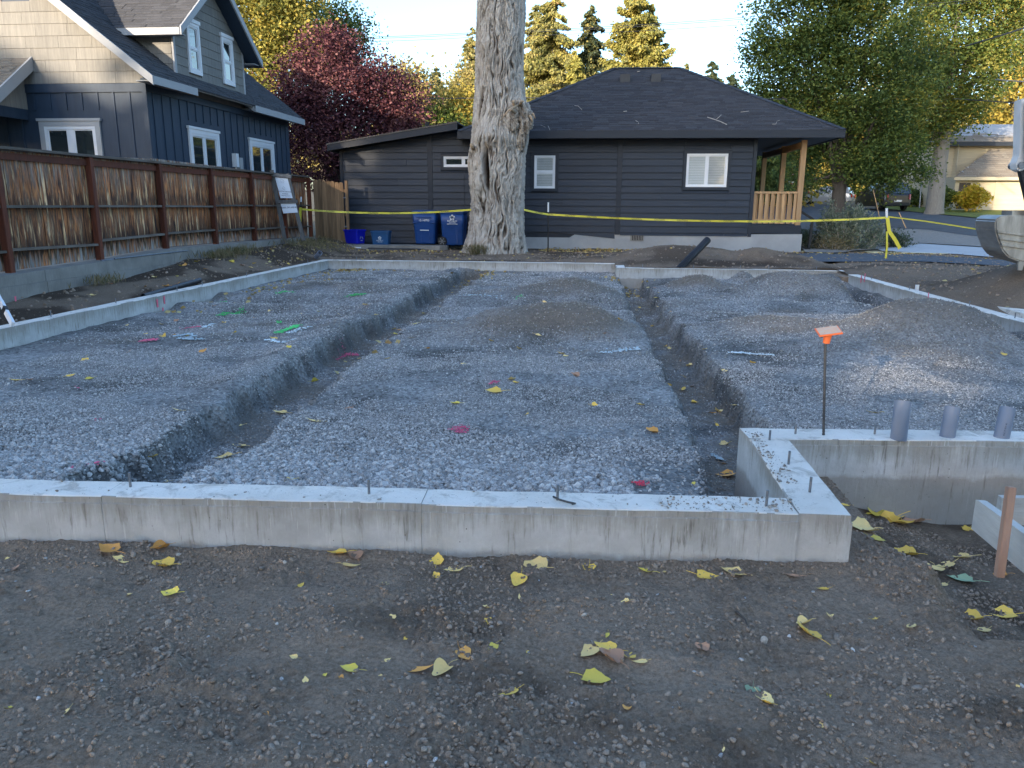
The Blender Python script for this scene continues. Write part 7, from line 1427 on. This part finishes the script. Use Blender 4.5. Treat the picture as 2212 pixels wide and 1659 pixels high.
# ================================================================ fallen leaves
def leaf_mesh(seed, kind):
    g = random.Random(seed); n = 18; out = []; 
    for i in range(n+1):
        t = i/n; a = -math.pi/2+t*2*math.pi  # heart / spade outline, tip at +y
        x = math.cos(a); y = math.sin(a)
        r = .5*(1+.18*math.cos(2*a)) if kind == 'round' else .5
        yy = .56*y+(.0 if y < 0 else .42*max(0, y)**4); xx = .58*x*(1-.35*max(0, y)**2)
        if y < -.85: yy += .10
        j = 1+.05*math.sin(i*2.6+seed)+g.uniform(-.04, .04)
        if kind == 'torn' and 3 < i < 6: j *= .72
        if kind == 'narrow': xx *= .55
        out.append((xx*j, yy*j))
    V = [(0, 0, 0)]; cz = g.uniform(.25, .9)*(1 if kind != 'curl' else 2.2); tw = g.uniform(-.5, .5); F_ = []
    rings = (.5, 1.)
    f = lambda x, y: cz*x*x*.9+.25*y*y*g.choice((1, 1))-.06+tw*x*y*.6+.03*math.sin(7*x+seed)+(.5*max(0, x-.2) if kind == 'fold' else 0)
    for rr_ in rings: V += [(x*rr_, y*rr_, f(x*rr_, y*rr_)) for x, y in out[:-1]]
    V[0] = (0, 0, f(0, 0)); 
    for i in range(n): F_.append((0, 1+i, 1+(i+1) % n)); F_.append((1+i, 1+n+i, 1+n+(i+1) % n, 1+(i+1) % n))
    # stalk
    L = g.uniform(.55, 1.05); c = g.uniform(-.35, .35); P = [(c*(s**2)*L, -.46-L*s, .0+.14*s*(1-s)+f(0, -.46)*(1-s)) for s in (0, .33, .66, 1)]; b = len(V)
    for (x, y, z) in P: V += [(x-.016, y, z), (x+.016, y, z), (x, y, z+.03)]
    for i in range(3):
        for k in range(3): F_.append((b+i*3+k, b+i*3+(k+1) % 3, b+(i+1)*3+(k+1) % 3, b+(i+1)*3+k))
    return V, F_
LK = ('round', 'round', 'fold', 'curl', 'torn', 'narrow'); LMESH = {}
for cn, mt in LM.items():
    LMESH[cn] = []
    for i in range(6):
        V, F_ = leaf_mesh(i*5+3, LK[i]); me = mesh('fallen_leaf', V, F_, mt); LMESH[cn].append(me)
GL = np.random.default_rng(77)
zone_label = {}
def leaf(x, y, z, size, cn, label, group, ang=None, k=None, tilt=.25):
    o = link('fallen_leaf', LMESH[cn][int(GL.integers(0, 6)) if k is None else k]); o.location = (x, y, z+size*.10); o.scale = (size,)*3
    o.rotation_euler = (GL.normal(0, tilt), GL.normal(0, tilt), GL.uniform(0, 6.28) if ang is None else ang); return tag(o, label, 'leaf', group)
GRP = 'fallen cottonwood leaves'
big = [(240, 1195, 42, 'orange', 'large tan-orange leaf with a long stalk below the left part of the front wall', 0, 1.9),
 (268, 1229-19, 30, 'pale', 'pale leaf tucked under the large tan-orange leaf at the left', 4, 1.2), (350, 1184, 36, 'orange', 'orange and brown leaf touching the front wall foot on the left', 3, .5), (358, 1222, 42, 'yellow', 'golden leaf with stalk pointing right, left foreground', 2, 1.6), (371, 1283, 36, 'green', 'green-yellow leaf with stalk curving right beside a blue stone', 0, 1.8),
 (735, 1196, 40, 'yellow', 'yellow leaf at the wall foot left of the pink-brown leaf', 1, 1.3), (766, 1205, 42, 'tan', 'broad pink-brown crumpled leaf just below the front wall', 3, 2.4), (752, 1222, 34, 'pale', 'pale curled leaf below the pink-brown crumpled leaf', 5, -1.8), (944, 1215, 38, 'yellow', 'butterfly-shaped yellow leaf in the centre near the wall', 0, 3.1), (985, 1231, 40, 'pale', 'pale dried leaf pair right of the butterfly-shaped leaf', 4, 1.0),
 (1121, 1252, 44, 'yellow', 'bright yellow round leaf below the folded pink leaf', 1, .2), (1165, 1228, 52, 'pale', 'large cream leaf with long stalk in the centre by the wall', 2, 1.7), (1140, 1242, 34, 'tan', 'folded pinkish leaf between the bright yellow and cream leaves', 5, .6), (1272, 1227, 36, 'yellow', 'small shell-shaped yellow leaf below the wall', 0, .1), (1400, 1234, 30, 'green', 'green-yellow leaf with stalk pointing right below the wall', 4, 1.8), (1435, 1236, 18, 'pale', 'small upright pale leaf beside the green-yellow one', 5, .2),
 (1520, 1245, 42, 'yellow', 'crescent yellow leaf with long stalk pointing left', 4, -1.5), (1590, 1240, 44, 'pale', 'pale yellow leaf with stalk pointing right near the wall end', 0, 1.8), (1000, 1412, 44, 'orange', 'orange leaf with notch in the mid foreground', 4, -.6), (897, 1449, 54, 'orange', 'long orange leaf lying flat in the lower middle', 5, -1.6), (760, 1447, 34, 'green', 'pale green leaf with stalk pointing right, lower left of centre', 0, 1.5), (957, 1447, 48, 'pale', 'crumpled cream leaf below the notched orange leaf', 3, .5),
 (1105, 1496, 44, 'yellow', 'curved yellow leaf with stalk pointing down in the lower middle', 5, .9), (1065, 1397, 28, 'green', 'small yellow-green leaf pair in the mid foreground', 4, .4), (1277, 1408, 46, 'pale', 'pale leaf at the upper left of the leaf cluster', 0, .7), (1315, 1403, 46, 'yellow', 'lemon leaf at the top of the leaf cluster', 1, 1.9), (1325, 1425, 54, 'tan', 'crumpled pink-brown leaf in the middle of the leaf cluster', 3, 2.2), (1360, 1418, 34, 'yellow', 'small golden leaf on the right of the leaf cluster', 4, -.4), (1387, 1430, 32, 'pale', 'pale pointed leaf at the right tail of the leaf cluster', 5, 1.3),
 (1278, 1468, 58, 'green', 'large yellow-green leaf below the leaf cluster', 0, -1.2), (1312, 1372, 20, 'green', 'small green leaf above the leaf cluster', 5, .2), (1750, 1372, 52, 'yellow', 'large gold leaf with stalk pointing up-left in the right foreground', 1, 2.6), (1738, 1345, 32, 'pale', 'pale dry leaf just above the large gold leaf', 3, 1.), (1780, 1273, 28, 'yellow', 'small yellow leaf right of the wall corner', 5, 1.2), (1715, 1245, 34, 'tan', 'brown leaf with long stalk below the wall corner', 5, 1.6),
 (1520, 1402, 30, 'tan', 'orange-brown curled leaf in the right foreground', 2, 2.2), (1625, 1493, 36, 'bluegreen', 'grey-green leaf overlapping a cream leaf, lower right', 0, .3), (1650, 1508, 40, 'pale', 'cream toothed leaf below the grey-green leaf', 4, -.5), (1968, 1354, 36, 'pale', 'narrow spotted cream leaf on the right', 5, .6), (1888, 1337, 20, 'yellow', 'tiny yellow leaf on the right', 5, 1.2),
 (1870, 1145, 58, 'pale', 'large peach-coloured leaf beside the wall corner in the pit edge', 2, 1.2), (1890, 1165, 34, 'green', 'notched yellow-green leaf under the large peach leaf', 4, -.6), (1965, 1195, 42, 'yellow', 'amber leaf with long stalk on the lip of the pit', 2, 1.7), (2020, 1232, 38, 'pale', 'pale triangular leaf on the pit slope', 1, .3), (2045, 1222, 44, 'pale', 'long cream leaf with curved stalk in the pit', 5, 1.1), (2085, 1256, 44, 'bluegreen', 'blue-green leaf in the pit near the stake', 0, 1.8), (2080, 1205, 36, 'pale', 'round cream leaf with long stalk in the pit', 1, 1.9), (2105, 1336, 40, 'yellow', 'golden leaf on the lip of the pit lower right', 2, 1.6), (2172, 1330, 48, 'yellow', 'broad yellow leaf in the lower right of the pit', 0, 1.7), (2125, 1362, 40, 'pale', 'greenish cream leaf at the pit lip, lower right', 5, 1.0), (2190, 1200, 40, 'yellow', 'yellow leaf beneath the form board', 0, 1.2), (2090, 1143, 26, 'yellow', 'small golden leaf at the left end of the form board', 4, .8), (2165, 1242, 26, 'orange', 'curled orange leaf at the foot of the stake', 3, 1.4), (2040, 1262, 22, 'pale', 'small folded pale leaf in the pit', 5, 1.),
 (1925, 1095, 48, 'yellow', 'yellow leaf at the left of the pile in the pit', 0, 1.4), (1950, 1102, 56, 'yellow', 'largest yellow leaf in the middle of the pile in the pit', 1, .4), (1965, 1085, 44, 'yellow', 'pointed yellow leaf on top of the pile in the pit', 5, 2.2), (1935, 1115, 40, 'pale', 'curled pale leaf at the front of the pile in the pit', 4, .2), (1985, 1100, 36, 'yellow', 'golden leaf at the right of the pile in the pit', 5, 1.3), (1890, 1112, 36, 'green', 'upright curled yellow-green leaf left of the pile', 3, .2), (1975, 1128, 42, 'tan', 'pinkish brown leaf right of the pile in the pit', 3, 1.2), (1825, 1092, 26, 'yellow', 'small yellow leaf against the side of the wall corner', 5, 1.4), (1880, 1105-20, 20, 'green', 'tiny yellow-green leaf near the set-back wall', 5, 1.),
 (332, 1025, 30, 'yellow', 'yellow leaf standing up at the near end of the left trench', 1, 3.0), (490, 988, 34, 'pale', 'cream and orange leaf on the lip of the left trench', 0, 1.2), (520, 964, 26, 'pale', 'pointed pale leaf in the left trench', 4, 1.6), (515, 920, 24, 'pale', 'oval pale leaf with long stalk on the floor of the left trench', 5, .9), (608, 893, 28, 'pale', 'cream leaf further up the left trench', 1, 1.8), (684, 911, 34, 'pale', 'pale yellow leaf lying on the near middle gravel', 5, 1.5), (755, 882, 22, 'tan', 'brown star-shaped leaf on the near middle gravel', 4, .4), (388, 887, 22, 'pale', 'pale leaf on the gravel left of the trench', 5, 1.4), (618, 1041, 30, 'green', 'green leaf against the inside of the front wall', 0, 1.4), (36, 822, 20, 'yellow', 'yellow leaf on the gravel near the left edge', 5, 1.5), (352, 1009-20, 16, 'pale', 'small pale leaf beside the left trench', 0, 1.),
 (1072, 847, 36, 'yellow', 'pair-like yellow leaf in the middle of the gravel', 0, 1.3), (1115, 827, 18, 'yellow', 'small yellow leaf right of the pair-like one', 1, .6), (1223, 770, 16, 'pale', 'pale leaf on the gravel centre', 1, .6), (1385, 875, 20, 'yellow', 'yellow leaf near the right trench', 0, 1.), (1413, 933, 28, 'orange', 'orange-yellow leaf beside the right trench', 2, 1.6), (1573, 1027, 38, 'orange', 'large orange-brown leaf near the side wall', 0, 1.5), (1566, 1002, 24, 'orange', 'small orange leaf above the large orange-brown one', 5, 1.2), (1567, 960, 24, 'pale', 'pointed yellow leaf on the trench slope by the side wall', 2, 1.), (1590, 892, 24, 'pale', 'cream leaf on the right trench floor', 5, 1.3), (1890, 892, 26, 'yellow', 'yellow leaf on the gravel behind the set-back wall', 5, 1.5), (1572, 1040-20, 14, 'green', 'tiny green leaf near the side wall', 5, 1.), (2168, 766, 14, 'yellow', 'yellow leaf on the right stone heap', 1, .2), (1498, 1045, 18, 'green', 'small green leaf on the fines by the front wall', 5, .3),
 (920, 640*0+965-0, 0, '', '', 0, 0)]
for (px, py, sz, cn, lab, k, ang) in big:
    if not sz: continue
    x, y, z = surf(px, py); dist = math.sqrt(x*x+y*y+(HC-z)**2); size = sz*dist/F*.71
    leaf(x, y, z, size, cn, lab, GRP, -ang+math.pi, k, .12)
# leaves scattered over the rest: things up to 300, rest as litter
cnt = len([b for b in big if b[2]]); N_T = 285-cnt
SHP = ('rounded', 'flat', 'folded', 'curled', 'torn', 'narrow')
def zlab(x, y, cn, k, s):
    c = {'yellow': 'yellow', 'pale': 'cream', 'orange': 'orange', 'green': 'greenish', 'tan': 'brown', 'bluegreen': 'grey-green'}[cn]; sz = 'larger' if s > .055 or (y < 3.3 and s > .022) else 'small'
    if y < 3.3: w = 'on the soil '+('near the wall' if y > 2.75 else 'in mid foreground' if y > 2.35 else 'at the bottom of the picture')+(', left part' if x < -.9 else ', right part' if x > .6 else ', middle')
    elif inside(np.array(x), np.array(y)) > 0:
        w = ('on the left pad' if x < -2.95 else 'in the left trench' if x < -2.1 else 'on the middle pad' if x < .65 else 'in the right trench' if x < 1.35 else 'on the right pad')+(', nearer part' if y < 7.5 else ', middle part' if y < 11 else ', far part')
    elif x < -6.4: w = 'on the strip below the retaining wall'+(', near end' if y < 11 else ', middle' if y < 14 else ', far end')
    else: w = 'on the soil outside the far foundation wall'
    return SHP[k]+' '+c+' leaf '+w, GRP
cols = ['yellow', 'pale', 'pale', 'orange', 'green', 'yellow', 'pale', 'tan']
spots_ = []
for _ in range(58): x = GL.uniform(-2.9, 2.4); y = GL.uniform(1.95, 3.1); spots_.append((x, y, GL.uniform(.010, .030)))
for _ in range(62): spots_.append((GL.uniform(-6.1, .6), GL.uniform(5.5, 12), GL.uniform(.035, .07)))
for _ in range(24): spots_.append((GL.uniform(.7, 1.3)+.0, GL.uniform(5, 15), GL.uniform(.04, .07)))
for _ in range(20): spots_.append((GL.normal(-2.6, .18), GL.uniform(8.5, 16), GL.uniform(.04, .07)))
for _ in range(30): spots_.append((GL.uniform(-7.9, -6.7), GL.uniform(8.2, 17), GL.uniform(.05, .09)))
for _ in range(16): spots_.append((GL.uniform(1.4, 5), GL.uniform(6, 13), GL.uniform(.03, .06)))
for (x, y, s) in spots_[:N_T]:
    if y < 3.2 and y > front_y(x)-.05: y -= .3
    if abs(x-1.2) < .15 and y < 5: continue
    cn = cols[int(GL.integers(0, len(cols)))]; k = int(GL.integers(0, 6)); lab, grp = zlab(x, y, cn, k, s); leaf(x, y, float(H(x, y)), s, cn, lab, grp, k=k)
# litter that nobody could count
def litter(name, XY, size, mat, label, seed):
    g = np.random.default_rng(seed); XY = np.array(XY); z = H(XY[:, 0], XY[:, 1])+.012; P = np.c_[XY, z]; a = g.normal(0, 1, (len(P), 3)); a[:, 2] *= .25
    V, Q = leaf_quads(P, size, g, align=a*1.5, asp=.75); return tag(link(name, npmesh(name, V, Q, mat, fattr={'rnd': g.random(len(Q))})), label, kind='stuff')
M['litter'] = leafmat('dry_leaf_litter', [(.1, (.22, .13, .06)), (.5, (.46, .32, .12)), (.9, (.60, .50, .22))], 4, .2)
g = np.random.default_rng(12); XY = []
XY += [(x, y) for x, y in zip(g.uniform(-8.1, -6.8, 150), g.uniform(16, 22.5, 150))]
XY += [(x, y) for x, y in zip(g.uniform(-6.5, 14, 260), g.uniform(18.7, 23.8, 260))]
XY += [(x, y) for x, y in zip(g.uniform(-1.6, 3.6, 700), 23.3+g.normal(0, .35, 700).clip(-1.2, .6))]
XY += [(x, y) for x, y in zip(g.uniform(4.5, 9, 240), 23.2+g.normal(0, .4, 240).clip(-1, .6))]
XY += [(x, y) for x, y in zip(g.uniform(-8, -4.3, 120), g.uniform(21.2, 22.4, 120))]
XY += [(-2.55+g.normal(0, .25), 17.4+g.normal(0, .5)) for _ in range(150)]
XY += [(-6.25+abs(g.normal(0, .35)), g.uniform(10.5, 18.2)) for _ in range(90)]
XY += [(.75+g.normal(0, .22), 16.9+g.normal(0, .18)) for _ in range(70)]
XY += [(-6.0+abs(g.normal(0, .5)), 18.1-abs(g.normal(0, .25))) for _ in range(110)]
XY += [(x, y) for x, y in zip(g.uniform(5.4, 9.5, 60), g.uniform(9, 18, 60))]
XY += [(-2.45+g.normal(0, .16), 8.6+g.normal(0, .3)) for _ in range(34)]
litter('leaf_litter', XY, .085, M['litter'], 'dry yellow leaf litter along the far walls and under the trunk', 3)
# dead grass and weeds at the foot of the retaining wall
XYg = [(-7.9+g.normal(0, .15), 16.2+g.normal(0, .6)) for _ in range(900)]+[(-7.5+g.normal(0, .3), 20.5+g.normal(0, .8)) for _ in range(900)]+[(-7.95+g.normal(0, .1), 11.9+g.normal(0, .2)) for _ in range(200)]
P = np.array([(x, y, float(z_)+.04+.1*g.random()) for (x, y), z_ in zip(XYg, H(np.array(XYg)[:, 0], np.array(XYg)[:, 1]))])
o = crown('weeds', P, .16, M['weed'], None, g, align=np.tile([0, 0, 1.3], (len(P), 1)), asp=.08); tag(o, 'wispy green and straw weeds along the foot of the retaining wall', kind='stuff')
# straw bits and twigs on the foreground soil
m = MB()
for _ in range(150):
    x = g.uniform(-2.8, 2.6); y = g.uniform(1.9, 3.15); zz_ = float(H(x, y))+.004; a_ = g.uniform(0, 6.28); L_ = g.uniform(.008, .03); m.beam((x, y, zz_), (x+math.cos(a_)*L_, y+math.sin(a_)*L_, zz_+g.uniform(-.002, .006)), .0016, .0012)
tag(m.obj('straw_bits', M['twig']), 'pale straw bits and splinters on the foreground soil', kind='stuff')
x, y, z_ = surf(1590, 1325); x2, y2, z2_ = surf(1618, 1362); m = MB(); m.tube([(x, y, z_+.008), ((x+x2)/2+.008, (y+y2)/2, (z_+z2_)/2+.012), (x2, y2, z2_+.006)], [.006, .004, .003], 6); tag(m.obj('stick', simple('dark_stick', (.07, .055, .045))), 'dark bent stick on the soil in the right foreground', 'stick')
# labels that still coincide are told apart by their place
from collections import defaultdict
dd = defaultdict(list)
for o in COL.objects:
    if o.parent is None and 'label' in o and o.get('category') == 'leaf': dd[o['label']].append(o)
for lab, L in dd.items():
    if len(L) > 1 and len(lab.split()) < 14:
        L.sort(key=lambda o: o.location.x)
        wd = ('left one', 'right one') if len(L) == 2 else ('leftmost', 'middle one', 'rightmost') if len(L) == 3 else ('leftmost', 'second from left', 'third from left', 'fourth from left', 'fifth from left', 'sixth from left')
        for o, w in zip(L, wd): o['label'] = lab+', '+w
